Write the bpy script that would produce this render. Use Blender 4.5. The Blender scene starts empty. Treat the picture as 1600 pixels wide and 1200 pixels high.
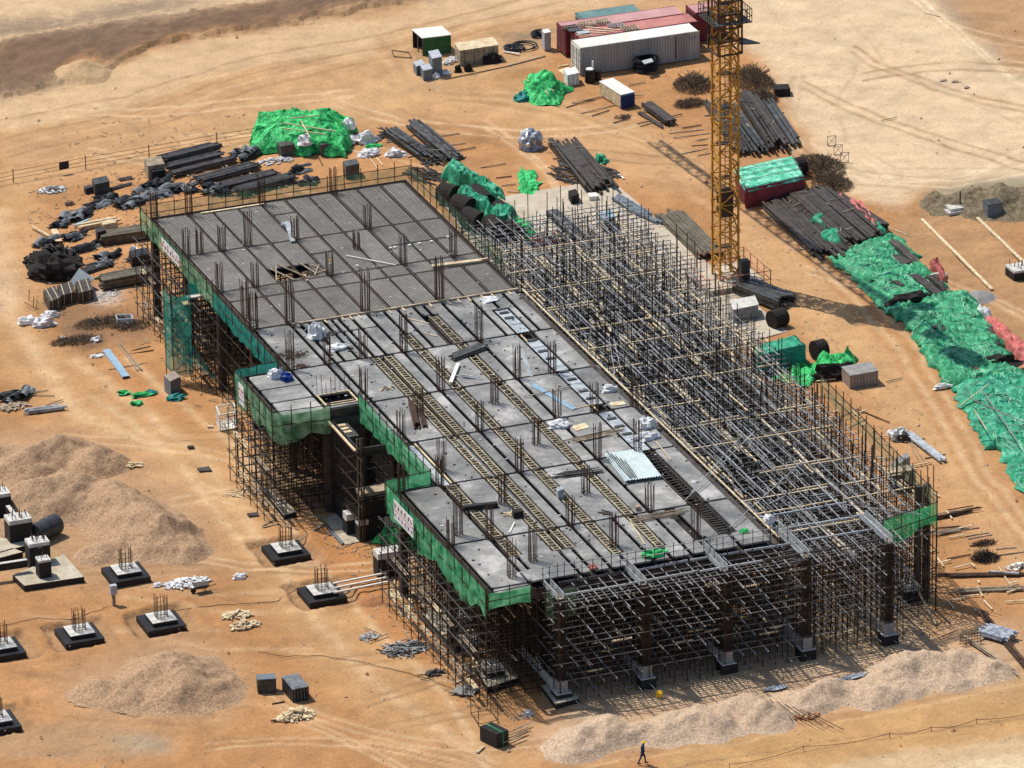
import bpy, bmesh, math, random
import numpy as np
from mathutils import Vector, Matrix, noise as MN
random.seed(7); RND=np.random.RandomState(5)
R=math.radians
# ---------------------------------------------------------------- camera, sun, sky, exposure
S=bpy.context.scene
PITCH=R(22.95); ROLL=R(-0.88); AZ=R(-69.436); FPX=10010.; DIST=538.
def rotm():
    t=math.pi/2-PITCH; yaw=-(math.pi/2+AZ)
    return Matrix.Rotation(yaw,3,'Z')@Matrix.Rotation(t,3,'X')@Matrix.Rotation(ROLL,3,'Z')
RW=rotm(); CAM=RW@Vector((0,0,1))*DIST
cd=bpy.data.cameras.new('camera'); cam=bpy.data.objects.new('camera',cd); S.collection.objects.link(cam)
cam.matrix_world=Matrix.Translation(CAM)@RW.to_4x4()
cd.sensor_width=36; cd.lens=36*FPX/1600; cd.clip_start=1; cd.clip_end=9000
S.camera=cam
S.render.resolution_x=1024; S.render.resolution_y=768
SUNV=Vector((-.575*math.cos(R(60.6)), .818*math.cos(R(60.6)), math.sin(R(60.6)))).normalized()
w=bpy.data.worlds.new('World'); S.world=w; w.use_nodes=True
sky=w.node_tree.nodes.new('ShaderNodeTexSky'); sky.sky_type='NISHITA'; sky.sun_disc=False
sky.sun_elevation=R(60.6); sky.sun_rotation=math.atan2(SUNV.x,SUNV.y)
w.node_tree.links.new(sky.outputs[0],w.node_tree.nodes['Background'].inputs[0]); w.node_tree.nodes['Background'].inputs[1].default_value=.12
sl=bpy.data.lights.new('sun','SUN'); sl.energy=4.2; sl.angle=R(.5); sl.color=(1,.955,.88)
so=bpy.data.objects.new('sun',sl); S.collection.objects.link(so); so.rotation_euler=SUNV.to_track_quat('Z','Y').to_euler()
S.view_settings.view_transform='Standard'; S.view_settings.look='None'; S.view_settings.exposure=0.15; S.view_settings.gamma=1
# a pixel of the photograph (1600x1200) as a point on the level plane z
def G(x,y,z=0.):
    d=RW@Vector((x-800,-(y-600),-FPX)); t=(z-CAM.z)/d.z; return CAM+d*t
def topx(P):                                  # numpy: world points -> photo pixels (for choosing soil types)
    M=np.array(RW); q=(P-np.array(CAM))@M; return np.stack([800+FPX*q[:,0]/-q[:,2],600-FPX*q[:,1]/-q[:,2]],1)
C=S.collection
# ---------------------------------------------------------------- materials
def nt(name):
    m=bpy.data.materials.new(name); m.use_nodes=True; t=m.node_tree; return m,t,t.nodes['Principled BSDF']
def mat(name,c1,c2=None,scale=3.,rough=.8,metal=0.,bump=0.,detail=5.,lo=.35,hi=.65,streak=None,rnd=.0,c3=None,fine=5.):
    m,t,b=nt(name); N=t.nodes; L=t.links
    b.inputs['Roughness'].default_value=rough; b.inputs['Metallic'].default_value=metal
    b.inputs['Specular IOR Level'].default_value=.25
    if c2 is None: c2=tuple(x*.7 for x in c1)
    tc=N.new('ShaderNodeTexCoord'); mp=N.new('ShaderNodeMapping'); L.new(tc.outputs['Object'],mp.inputs[0])
    if streak: mp.inputs['Scale'].default_value=streak
    nz=N.new('ShaderNodeTexNoise'); nz.inputs['Scale'].default_value=scale; nz.inputs['Detail'].default_value=detail; nz.inputs['Roughness'].default_value=.65
    L.new(mp.outputs[0],nz.inputs['Vector'])
    cr=N.new('ShaderNodeValToRGB'); cr.color_ramp.elements[0].position=lo; cr.color_ramp.elements[1].position=hi
    cr.color_ramp.elements[0].color=(*c2,1); cr.color_ramp.elements[1].color=(*c1,1)
    if c3:
        e=cr.color_ramp.elements.new(min(.99,hi+.09)); e.color=(*c3,1)
    L.new(nz.outputs[0],cr.inputs[0]); out=cr.outputs[0]
    n9=N.new('ShaderNodeTexNoise'); n9.inputs['Scale'].default_value=fine; n9.inputs['Detail'].default_value=6; n9.inputs['Roughness'].default_value=.8; L.new(tc.outputs['Object'],n9.inputs['Vector'])
    mr9=N.new('ShaderNodeMapRange'); mr9.inputs[1].default_value=.3; mr9.inputs[2].default_value=.7; mr9.inputs[3].default_value=.74; mr9.inputs[4].default_value=1.26; L.new(n9.outputs[0],mr9.inputs[0])
    v9=N.new('ShaderNodeVectorMath'); v9.operation='SCALE'; L.new(out,v9.inputs[0]); L.new(mr9.outputs[0],v9.inputs['Scale']); out=v9.outputs[0]
    if rnd:
        oi=N.new('ShaderNodeObjectInfo'); hs=N.new('ShaderNodeHueSaturation'); mr=N.new('ShaderNodeMapRange')
        mr.inputs[3].default_value=1-rnd; mr.inputs[4].default_value=1+rnd
        L.new(oi.outputs['Random'],mr.inputs[0]); L.new(mr.outputs[0],hs.inputs['Value']); L.new(out,hs.inputs['Color']); out=hs.outputs[0]
    L.new(out,b.inputs['Base Color'])
    if bump:
        bp=N.new('ShaderNodeBump'); bp.inputs['Strength'].default_value=bump; bp.inputs['Distance'].default_value=.1
        L.new(nz.outputs[0],bp.inputs['Height']); L.new(bp.outputs[0],b.inputs['Normal'])
    return m
def netmat(name,c,alpha,c2=None):
    m,t,b=nt(name); N=t.nodes; L=t.links
    tr=N.new('ShaderNodeBsdfTransparent'); df=N.new('ShaderNodeBsdfDiffuse'); tl=N.new('ShaderNodeBsdfTranslucent')
    a=N.new('ShaderNodeMixShader'); a.inputs[0].default_value=.35; mx=N.new('ShaderNodeMixShader')
    nz=N.new('ShaderNodeTexNoise'); nz.inputs['Scale'].default_value=1.3; nz.inputs['Detail'].default_value=4; tc=N.new('ShaderNodeTexCoord')
    L.new(tc.outputs['Object'],nz.inputs['Vector'])
    mr=N.new('ShaderNodeMapRange'); mr.inputs[1].default_value=.3; mr.inputs[2].default_value=.7; mr.inputs[3].default_value=max(.05,alpha-.2); mr.inputs[4].default_value=min(1,alpha+.2)
    cr=N.new('ShaderNodeValToRGB'); cr.color_ramp.elements[0].position=.35; cr.color_ramp.elements[1].position=.65
    cr.color_ramp.elements[0].color=(*c,1); cr.color_ramp.elements[1].color=(*(c2 or c),1)
    L.new(nz.outputs[0],cr.inputs[0])
    for s in (df,tl): L.new(cr.outputs[0],s.inputs[0])
    L.new(nz.outputs[0],mr.inputs[0]); L.new(mr.outputs[0],mx.inputs[0]); L.new(df.outputs[0],a.inputs[1]); L.new(tl.outputs[0],a.inputs[2])
    L.new(tr.outputs[0],mx.inputs[1]); L.new(a.outputs[0],mx.inputs[2]); L.new(mx.outputs[0],t.nodes['Material Output'].inputs[0])
    return m
M={}
M['rust']=mat('rusty steel',(.10,.055,.035),(.05,.028,.02),2.,.8,.2)
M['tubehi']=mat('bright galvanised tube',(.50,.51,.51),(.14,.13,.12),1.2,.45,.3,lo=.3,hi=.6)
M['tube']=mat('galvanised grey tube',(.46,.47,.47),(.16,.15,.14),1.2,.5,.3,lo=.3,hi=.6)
M['stand']=mat('weathered and shaded brown tube',(.055,.04,.03),(.022,.017,.013),1.2,.7,.3)
M['tubemid']=mat('mid grey tube',(.27,.27,.265),(.09,.085,.08),1.2,.5,.3)
M['darktube']=mat('dark weathered tube',(.12,.115,.11),(.055,.05,.048),1.5,.6,.3)
M['silver']=mat('silver grey formwork panel',(.50,.53,.54),(.26,.28,.29),2.,.5,.1)
M['stripwood']=mat('dusty strip timber',(.46,.40,.27),(.20,.16,.10),2.5,.85,rnd=.25)
M['wood']=mat('pale sawn timber',(.72,.60,.40),(.45,.33,.18),2.,.8,rnd=.15)
M['oldwood']=mat('weathered timber',(.42,.34,.24),(.2,.15,.1),2.,.85,rnd=.2)
M['steelform']=mat('dark steel formwork',(.10,.098,.092),(.045,.043,.04),1.3,.5,.2,rnd=.25,c3=(.22,.23,.24))
M['brownform']=mat('dark brown steel formwork',(.085,.072,.06),(.045,.036,.03),1.3,.6,.2,rnd=.2)
M['tanform']=mat('weathered olive brown steel',(.17,.145,.10),(.08,.066,.045),1.,.65,.1,rnd=.1)
M['black']=mat('black bitumen',(.022,.022,.024),(.012,.012,.013),3.,.6)
M['blackplastic']=mat('black plastic pipe',(.02,.02,.022),(.01,.01,.011),3.,.35)
M['conc']=mat('fresh concrete',(.62,.60,.55),(.42,.40,.36),1.5,.9,bump=.2)
M['blind']=mat('concrete blinding',(.50,.44,.33),(.36,.30,.21),.8,.95,bump=.2)
M['bank']=mat('rough brown bank',(.23,.18,.11),(.11,.085,.05),2.5,.95,bump=.9,detail=10)
M['pad']=mat('pale dusty concrete',(.52,.45,.35),(.40,.33,.245),.5,.95,bump=.2)
M['ply']=mat('film faced plywood',(.265,.258,.24),(.15,.147,.14),.35,.6,bump=.05,detail=12,lo=.38,hi=.56,rnd=.16,c3=(.40,.385,.355),fine=3.)
M['plyfar']=mat('plywood under steel mesh',(.23,.22,.20),(.15,.143,.13),.5,.8,detail=10,rnd=.17,c3=(.29,.28,.26))
M['trough']=mat('beam trough with dark rebar',(.045,.04,.036),(.02,.018,.016),3.,.8)
M['mesh']=mat('slab reinforcement',(.15,.137,.12),(.09,.08,.07),2.,.7,.2)
M['yellow']=mat('yellow crane paint',(.62,.30,.035),(.34,.14,.02),1.,.5)
M['crdark']=mat('dark crane steel',(.09,.055,.035),(.04,.025,.02),1.,.6)
M['red']=mat('faded red paint',(.52,.17,.15),(.38,.10,.09),.8,.6)
M['pinkred']=mat('sun bleached red roof',(.50,.29,.27),(.40,.20,.19),.35,.7,detail=6)
M['redroof']=mat('scratched red roof',(.48,.20,.17),(.36,.13,.11),.5,.7,detail=6)
M['reddk']=mat('dark red steel',(.22,.035,.04),(.13,.02,.024),.8,.6)
M['redcloth']=mat('dark red tarpaulin',(.30,.05,.055),(.17,.028,.03),1.2,.7,bump=.4)
M['salmon']=mat('faded red fabric',(.62,.20,.17),(.40,.09,.08),1.6,.8,bump=.4)
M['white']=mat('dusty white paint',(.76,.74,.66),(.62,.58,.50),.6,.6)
M['whiteside']=mat('streaked grey white container side',(.42,.40,.37),(.30,.28,.26),.5,.7,streak=(2,2,.25))  # greyer than the white roof, in upright streaks
M['sack']=mat('white woven sack',(.80,.79,.77),(.50,.50,.50),3.,.8,bump=.5)
M['green']=mat('green sheet metal',(.03,.13,.045),(.02,.09,.03),1.,.5)
M['teal']=mat('teal container roof',(.15,.25,.23),(.10,.18,.17),.7,.6)
M['tarp']=mat('green tarpaulin',(.045,.34,.15),(.018,.15,.07),1.1,.5,bump=.7,detail=12,lo=.38,hi=.56,c3=(.19,.47,.29))
M['tarp2']=mat('bright green netting',(.03,.45,.11),(.015,.20,.06),1.8,.6,bump=.8,detail=10,lo=.4,hi=.52,c3=(.10,.62,.22))
M['tarp3']=mat('blue green tarpaulin',(.035,.34,.18),(.014,.15,.085),1.1,.5,bump=.7,detail=12,lo=.38,hi=.56,c3=(.17,.48,.32))
M['tarpteal']=mat('teal netting',(.02,.25,.22),(.015,.14,.13),3,.6,bump=.5)
M['dark']=mat('almost black brown bundle',(.03,.024,.02),(.014,.011,.01),4.,.9,bump=.5)
M['brush']=mat('dry brown brush',(.14,.10,.065),(.06,.042,.028),3.,.95)
M['cab']=mat('grey blue cabinet',(.16,.19,.21),(.12,.14,.16),1.,.5)
M['lightcab']=mat('light grey cabinet',(.45,.47,.49),(.36,.37,.39),1.,.5)
M['tankgrey']=mat('dark grey tank plastic',(.055,.06,.065),(.035,.038,.042),1.,.5)
M['baletop']=mat('mint green cover',(.10,.50,.30),(.03,.30,.17),1.6,.5,bump=.6,detail=10,lo=.36,hi=.5,c3=(.30,.68,.50))
M['blue']=mat('blue sheet',(.02,.06,.30),(.015,.04,.20),1.,.5)
M['navy']=mat('navy blue panel',(.012,.03,.12),(.01,.02,.08),1.,.5)
M['bluesteel']=mat('pale blue steel sheet',(.30,.43,.53),(.24,.36,.45),1.,.45)
M['roofsheet']=mat('pale blue grey corrugated sheet',(.50,.58,.57),(.40,.47,.47),1.,.45)
M['foil']=mat('silver foil wrap',(.55,.58,.62),(.18,.20,.23),2.,.35,.5,bump=.6)
M['stonegrey']=mat('grey blocks',(.30,.29,.27),(.2,.19,.18),2.,.85)
M['carton']=mat('grey brown cartons',(.34,.28,.23),(.24,.19,.16),1.3,.85)
M['soilheap']=mat('pale gravelly spoil',(.45,.29,.17),(.27,.165,.095),5.,.95,bump=.9,detail=10,lo=.3,hi=.65)
M['soilpink']=mat('pinkish gravel',(.56,.41,.28),(.36,.25,.165),5.,.95,bump=.9,detail=10,lo=.3,hi=.65)
M['soiltan']=mat('tan earth',(.50,.33,.18),(.38,.25,.135),3.,.95,bump=.6,detail=9)
M['soilred']=mat('red brown earth',(.40,.19,.085),(.28,.12,.05),1.5,.95,bump=.6,detail=9)
M['rock']=mat('loose stone',(.50,.38,.27),(.28,.2,.14),2.,.9,rnd=.3)
M['yel']=mat('yellow plastic',(.85,.55,.03),(.7,.42,.02),1,.5)
M['skin']=mat('dark skin',(.12,.06,.035),(.10,.05,.03),3,.6)
M['overall']=mat('dark blue work clothes',(.02,.03,.11),(.012,.02,.07),3,.8)
M['net']=netmat('green safety net',(.05,.46,.18),.68,(.22,.64,.34))
M['netleft']=netmat('faded green safety net',(.16,.50,.24),.52,(.38,.62,.38))
M['netdk']=netmat('thin dark green net',(.10,.20,.12),.42,(.16,.26,.15))
M['netteal']=netmat('teal safety net',(.03,.30,.25),.68,(.06,.38,.30))
M['netdrape']=netmat('dense green net',(.04,.40,.14),.68,(.08,.50,.2))
M['netpale']=netmat('faded olive net',(.30,.38,.20),.40,(.4,.42,.25))
M['ink']=mat('black lettering',(.05,.05,.06)); M['inkblue']=mat('blue lettering',(.1,.16,.5)); M['inkred']=mat('red line',(.5,.06,.05))
# ---------------------------------------------------------------- mesh builder
BF=[(0,3,2,1),(4,5,6,7),(0,1,5,4),(1,2,6,5),(2,3,7,6),(3,0,4,7)]
class MB:
    def __init__(s): s.v=[]; s.f=[]
    def _b(s,c):
        n=len(s.v); s.v+=c; s.f+=[tuple(n+i for i in q) for q in BF]; return s
    def box(s,x0,y0,z0,x1,y1,z1): return s._b([(x0,y0,z0),(x1,y0,z0),(x1,y1,z0),(x0,y1,z0),(x0,y0,z1),(x1,y0,z1),(x1,y1,z1),(x0,y1,z1)])
    def prism(s,base,h,z0=0.,top=None):                 # base: 4 xy points counter-clockwise or not
        tp=top or base; return s._b([(p[0],p[1],z0) for p in base]+[(p[0],p[1],z0+h) for p in tp])
    def bar(s,p,q,w=.06,h=None):
        p=Vector(p); q=Vector(q); d=q-p
        if d.length<1e-5: return s
        d.normalize(); up=Vector((0,0,1)) if abs(d.z)<.95 else Vector((1,0,0))
        a=d.cross(up).normalized(); b=a.cross(d).normalized(); h=h or w; a=a*w/2; b=b*h/2
        return s._b([tuple(p-a-b),tuple(p+a-b),tuple(p+a+b),tuple(p-a+b),tuple(q-a-b),tuple(q+a-b),tuple(q+a+b),tuple(q-a+b)])
    def tube(s,p,q,r,n=8,r2=None,cap=True):
        p=Vector(p); q=Vector(q); d=(q-p).normalized(); up=Vector((0,0,1)) if abs(d.z)<.95 else Vector((1,0,0))
        a=d.cross(up).normalized(); b=a.cross(d); k=len(s.v); r2=r if r2 is None else r2
        for c,rr in ((p,r),(q,r2)):
            for i in range(n):
                t=2*math.pi*i/n; s.v.append(tuple(c+a*math.cos(t)*rr+b*math.sin(t)*rr))
        for i in range(n): j=(i+1)%n; s.f.append((k+i,k+j,k+n+j,k+n+i))
        if cap: s.f+= [tuple(k+i for i in reversed(range(n))),tuple(k+n+i for i in range(n))]
        return s
    def ring(s,c,R0,r,n=24,m=6,tilt=0.):
        k=len(s.v); c=Vector(c)
        for i in range(n):
            t=2*math.pi*i/n
            for j in range(m):
                u=2*math.pi*j/m; rr=R0+r*math.cos(u)
                s.v.append((c.x+rr*math.cos(t),c.y+rr*math.sin(t),c.z+r*math.sin(u)+tilt*math.cos(t)))
        for i in range(n):
            for j in range(m): s.f.append((k+i*m+j,k+((i+1)%n)*m+j,k+((i+1)%n)*m+(j+1)%m,k+i*m+(j+1)%m))
        return s
    def grid(s,P,closed=False):                          # P: rows of points
        k=len(s.v); n=len(P); m=len(P[0])
        for r_ in P: s.v+= [tuple(p) for p in r_]
        for i in range(n-1):
            for j in range(m-1 if not closed else m):
                j2=(j+1)%m; s.f.append((k+i*m+j,k+i*m+j2,k+(i+1)*m+j2,k+(i+1)*m+j))
        return s
    def blob(s,c,rx,ry,rz,seed=0,amp=.3,n=10,m=7,freq=1.5,flat=True):
        k=len(s.v); c=Vector(c)
        for i in range(m+1):
            ph=math.pi*i/m
            for j in range(n):
                t=2*math.pi*j/n; d=Vector((math.sin(ph)*math.cos(t),math.sin(ph)*math.sin(t),math.cos(ph)))
                a=1+amp*MN.noise(d*freq+Vector((seed*3.1,seed*1.7,seed)))*2
                z=d.z*rz*a
                if flat and z<-.35*rz: z=-.35*rz
                s.v.append((c.x+d.x*rx*a,c.y+d.y*ry*a,c.z+z))
        for i in range(m):
            for j in range(n): s.f.append((k+i*n+j,k+(i+1)*n+j,k+(i+1)*n+(j+1)%n,k+i*n+(j+1)%n))
        return s
    def build(s,name,m,parent=None,smooth=False,origin=None):
        V=np.array(s.v,dtype=float).reshape(-1,3)
        if parent is not None: o=np.array(wloc(parent))
        elif origin is not None: o=np.array(origin)
        else:
            o=np.array([(V[:,0].min()+V[:,0].max())/2,(V[:,1].min()+V[:,1].max())/2,V[:,2].min()])
        me=bpy.data.meshes.new(name); me.from_pydata((V-o).tolist(),[],s.f); me.materials.append(M[m] if isinstance(m,str) else m)
        if smooth: me.polygons.foreach_set('use_smooth',[True]*len(me.polygons))
        ob=bpy.data.objects.new(name,me); C.objects.link(ob)
        if parent is not None: ob.parent=parent
        else: ob.location=o
        return ob
def wloc(o):
    p=Vector(o.location)
    return p if o.parent is None else p+wloc(o.parent)
def tag(o,label,cat,group=None,kind=None):
    if label: o['label']=label
    if cat: o['category']=cat
    if group: o['group']=group
    if kind: o['kind']=kind
    return o
def thing(name,label,cat,loc,group=None):
    o=bpy.data.objects.new(name,None); C.objects.link(o); o.location=loc; o.empty_display_size=.3
    return tag(o,label,cat,group)
def dup(root,loc,rotz=0,label=None,group=None):
    r=root.copy(); C.objects.link(r); r.location=loc; r.rotation_euler=(0,0,rotz)
    if label: r['label']=label
    if group: r['group']=group
    for ch in list(root.children):
        c=ch.copy(); C.objects.link(c); c.parent=r
        for g in ch.children: d=g.copy(); C.objects.link(d); d.parent=c
    return r
def xy(v): return (v[0],v[1])
def n3(x,y,z=0.): return MN.noise(Vector((x,y,z)))
def fr(x,y,z=0.,o=5): return MN.fractal(Vector((x,y,z)),1.,2.1,o,noise_basis='PERLIN_ORIGINAL')
# ---------------------------------------------------------------- ground
def vnoise(x,y,seed=0):
    xi=np.floor(x).astype(np.int64); yi=np.floor(y).astype(np.int64); xf=x-xi; yf=y-yi
    def h(a,b):
        n=(a*374761393+b*668265263+seed*974634777)&0x7fffffff; n=(n^(n>>13))*1274126177&0x7fffffff; return ((n^(n>>16))&0xffff)/65535.
    u=xf*xf*(3-2*xf); v=yf*yf*(3-2*yf)
    return (h(xi,yi)*(1-u)+h(xi+1,yi)*u)*(1-v)+(h(xi,yi+1)*(1-u)+h(xi+1,yi+1)*u)*v
def fbm(x,y,seed=0,o=5):
    r=0;a=.5
    for i in range(o): r=r+a*(vnoise(x*2**i,y*2**i,seed+i)-.5)*2; a*=.5
    return r
def inpoly(P,poly):
    x,y=P[:,0],P[:,1]; c=np.zeros(len(x),bool); n=len(poly)
    for i in range(n):
        x1,y1=poly[i]; x2,y2=poly[(i+1)%n]
        if y1==y2: continue
        c^=((y1>y)!=(y2>y))&(x<(x2-x1)*(y-y1)/(y2-y1)+x1)
    return c
def sdline(P,pl):
    d=np.full(len(P),1e9)
    for i in range(len(pl)-1):
        a=np.array(pl[i],float); b=np.array(pl[i+1],float); ab=b-a
        t=np.clip(((P-a)@ab)/(ab@ab),0,1); d=np.minimum(d,np.hypot(*(P-a-t[:,None]*ab).T))
    return d
fwd=np.array([.352,.936]); rgt=np.array([.936,-.352])
us=np.concatenate([-np.geomspace(2500,60,14),np.arange(-56,56.01,.22),np.geomspace(60,2500,14)])
vs=np.concatenate([-np.geomspace(1200,100,8),np.arange(-86,132.01,.29),np.geomspace(140,3200,14)])
UU,VV=np.meshgrid(us,vs); XY=UU.ravel()[:,None]*rgt+VV.ravel()[:,None]*fwd
X,Y=XY[:,0],XY[:,1]
PX=topx(np.stack([X,Y,np.zeros_like(X)],1))
wp=PX+np.stack([fbm(X/3.,Y/3.,3)*16,fbm(X/3.,Y/3.,9)*9],1)+np.stack([fbm(X*1.3,Y*1.3,13)*5,fbm(X*1.3,Y*1.3,19)*4],1)
base=np.array([.425,.218,.093]); col=np.tile(base,(len(X),1))
big=fbm(X/14,Y/14,31)[:,None]; col=col*(1+.22*big)+big*np.array([.03,.018,.01])
J1=np.stack([fbm(X/1.1,Y/1.1,113)*7,fbm(X/1.1,Y/1.1,119)*5],1); J2=np.stack([fbm(X*2.3,Y*2.3,123)*5,fbm(X*2.3,Y*2.3,129)*4],1); J0=np.stack([fbm(X/5.,Y/5.,3)*16,fbm(X/5.,Y/5.,9)*8],1)
def reg(poly,c,a=1.,jag=1.,soft=1.):
    pa=np.array(poly,float); I=np.where((PX[:,0]>pa[:,0].min()-60)&(PX[:,0]<pa[:,0].max()+60)&(PX[:,1]>pa[:,1].min()-45)&(PX[:,1]<pa[:,1].max()+45))[0]
    if len(I)==0: return
    m=np.zeros(len(I))
    for k,(ox,oy,a1,a2) in enumerate(((0,0,1,1),(9,3,1.6,-1),(-9,-3,-1,2),(5,-6,-1.5,1.5),(-5,6,2,-1.5),(16,-2,1,2),(-16,2,2,1),(2,10,-2,-2),(-2,-10,0,2))): m+=inpoly(PX[I]+jag*(J0[I]+J1[I]*a1+J2[I]*a2)+np.array([ox,oy])*soft,poly)
    m=(m/9*a)[:,None]; col[I]=col[I]*(1-m)+np.array(c)*m
def _o(m,c):
    global col; col=col*(1-m[:,None])+np.array(c)*m[:,None]
TAN=(.56,.385,.22); MID=(.49,.30,.15); PALE=(.62,.46,.29); GRAV=(.165,.105,.068); BRN=(.40,.245,.13)
reg([(0,150),(200,95),(450,35),(700,-60),(1700,-60),(1700,0),(900,25),(850,95),(600,160),(250,225),(0,262)],MID,.8)
reg([(-200,140),(180,108),(240,80),(330,60),(450,38),(640,20),(700,-60),(1000,-60),(1050,-10),(860,22),(640,40),(560,90),(420,95),(300,130),(150,180),(-200,230)],TAN,.85)
reg([(-300,20),(-300,-200),(700,-200),(560,0),(380,12),(200,60),(0,75)],(.55,.39,.235),.9)
reg([(-300,45),(0,33),(120,24),(180,8),(260,-5),(330,4),(300,12),(160,30),(60,48),(-300,80)],(.235,.17,.115),.85)
reg([(-300,80),(0,66),(110,44),(190,38),(270,30),(340,16),(420,2),(560,-30),(900,-90),(900,-60),(620,5),(560,15),(440,36),(300,60),(225,75),(185,98),(170,112),(150,92),(120,92),(95,128),(60,142),(0,152),(-300,160)],GRAV,.93)
reg([(1150,-90),(1370,-90),(1470,0),(1520,60),(1700,170),(1700,290),(1460,285),(1400,325),(1325,305),(1255,205),(1195,100),(1150,60)],PALE,.92)
reg([(780,50),(870,48),(880,62),(800,72)],(.22,.165,.11),.8); reg([(430,95),(500,88),(520,96),(440,106)],(.33,.22,.13),.7)
reg([(1465,-60),(1700,-60),(1700,180),(1600,110),(1540,70),(1495,25)],BRN,.85)
reg([(1455,-30),(1480,-10),(1530,60),(1600,120),(1600,140),(1520,75),(1470,20)],(.33,.27,.2),.6)
reg([(1455,300),(1480,285),(1530,278),(1640,272),(1640,312),(1560,330),(1500,338),(1440,332)],(.30,.26,.17),.85)
reg([(1400,335),(1470,330),(1700,320),(1700,620),(1600,560),(1500,470),(1400,390)],(.40,.235,.115),.8)
reg([(1560,330),(1640,330),(1640,420),(1590,400)],(.40,.2,.09),.7)
reg([(1440,125),(1480,122),(1495,140),(1478,146)],(.42,.35,.26),.55)
reg([(1700,1010),(1500,1085),(1300,1125),(1060,1165),(1000,1240),(1700,1240)],(.50,.30,.13),.8)
reg([(1700,1135),(1400,1178),(1180,1215),(1180,1300),(1700,1300)],(.58,.42,.25),.75)
reg([(1700,1170),(1500,1192),(1400,1230),(1700,1260)],(.70,.54,.34),.8)
reg([(0,400),(25,430),(30,480),(8,500),(-50,480),(-50,400)],(.55,.47,.38),.6); reg([(130,452),(185,446),(195,470),(150,478)],(.62,.56,.50),.7)
reg([(430,640),(600,700),(760,1080),(640,1100),(500,960),(380,860),(300,620)],(.50,.27,.115),.35)
reg([(370,790),(540,830),(620,930),(560,960),(460,880),(400,840)],(.45,.19,.07),.6)
reg([(560,930),(720,950),(760,1050),(660,1060)],(.46,.20,.08),.5)
reg([(60,470),(240,490),(225,535),(120,545),(85,505)],(.20,.125,.08),.55); reg([(85,520),(150,512),(165,545),(110,550)],(.13,.08,.05),.5)
reg([(0,1140),(120,1120),(260,1150),(220,1180),(0,1185)],(.36,.25,.15),.55); reg([(160,1150),(270,1148),(265,1175),(215,1178)],(.30,.27,.2),.5)
reg([(800,260),(1100,280),(1240,500),(1450,800),(1640,980),(1640,880),(1420,560),(1200,330),(1100,250),(900,200)],(.52,.285,.135),.6)
reg([(1440,970),(1600,960),(1600,1030),(1500,1000)],(.5,.33,.2),.5)
reg([(880,1010),(1440,930),(1440,1010),(1200,1070),(900,1130),(860,1090)],(.58,.42,.25),.8,.6)
reg([(230,480),(420,640),(400,770),(460,800),(560,800),(720,1000),(900,1070),(1440,960),(1440,840),(1150,480),(900,400),(700,340)],(.33,.215,.13),.75)  # shade under the building put into the soil colour as darker brown
reg([(405,880),(480,860),(500,880),(430,890)],(.3,.27,.24),.5); reg([(60,600),(250,560),(330,640),(180,760),(20,700)],(.43,.2,.08),.35)
reg([(-20,270),(60,260),(70,400),(60,520),(180,620),(330,690),(430,800),(520,930),(640,1040),(800,1150),(860,1230),(650,1230),(560,1110),(470,1020),(380,900),(290,790),(180,710),(60,640),(-20,560)],(.53,.315,.15),.6,1.2,1.6)
reg([(1150,310),(1260,400),(1400,540),(1520,700),(1640,860),(1640,960),(1480,760),(1360,620),(1230,500),(1150,410)],(.54,.33,.16),.65,.8,1.5)
reg([(620,110),(760,120),(900,150),(1060,220),(1120,300),(1020,290),(900,225),(740,190),(560,200),(300,260),(0,300),(0,262),(280,215),(500,150)],(.53,.33,.165),.6,1.,1.6)
for pg,c_ in (([(-40,670),(100,660),(190,700),(330,790),(350,890),(200,920),(-40,900)],(.45,.29,.165)),([(70,1070),(180,1020),(280,985),(390,1060),(350,1130),(160,1130)],(.45,.29,.165)),([(820,1160),(900,1100),(1200,1050),(1450,990),(1600,1010),(1590,1070),(1300,1110),(1050,1160),(900,1190)],(.53,.38,.25))): reg(pg,c_,.7,1.,2.2)
# wheel tracks: light and dark worn lines in the soil
QT=PX+np.stack([fbm(X/6,Y/6,41)*10,fbm(X/6,Y/6,43)*6],1); TN=.55+.9*vnoise(X*1.1,Y*1.1,5)
def track(pl,c,wm,a=.5):
    global col
    pa=np.array(pl,float); I=np.where((PX[:,0]>pa[:,0].min()-30)&(PX[:,0]<pa[:,0].max()+30)&(PX[:,1]>pa[:,1].min()-20)&(PX[:,1]<pa[:,1].max()+20))[0]
    if len(I)==0: return
    d=sdline(QT[I]*[1,2.2],[(x,y*2.2) for x,y in pl]); m=np.exp(-(d/(wm*.85))**2)*a*1.35*TN[I]; m=np.clip(m,0,1)[:,None]; col[I]=col[I]*(1-m)+np.array(c)*m
LT=(.62,.42,.235); DK=(.27,.15,.07)
for k in range(5):
    o=k*9
    track([(-20,250-o*1.6),(200,205-o*1.6),(420,135-o*1.5),(620,85-o),(880,20-o)],LT if k%2 else DK,4,.32)
for k in range(4): track([(1150+12*k,300-4*k),(1260+12*k,400-4*k),(1400+12*k,560-4*k),(1520+10*k,760-4*k),(1640+8*k,900)],LT if k%2 else (.42,.21,.09),6,.42)
for k in range(3): track([(900+10*k,200+6*k),(1000+8*k,240+6*k),(1120+8*k,330+6*k)],LT if k%2 else (.42,.21,.09),7,.4)
track([(120,560),(300,700),(420,860),(480,960),(600,1080),(760,1190)],LT,16,.4); track([(200,560),(370,700),(450,820),(560,960),(700,1090),(760,1200)],LT,9,.5)
track([(0,330),(20,500),(120,640),(250,700)],LT,18,.45); track([(150,620),(250,690),(330,790),(400,870)],LT,12,.45)
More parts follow.
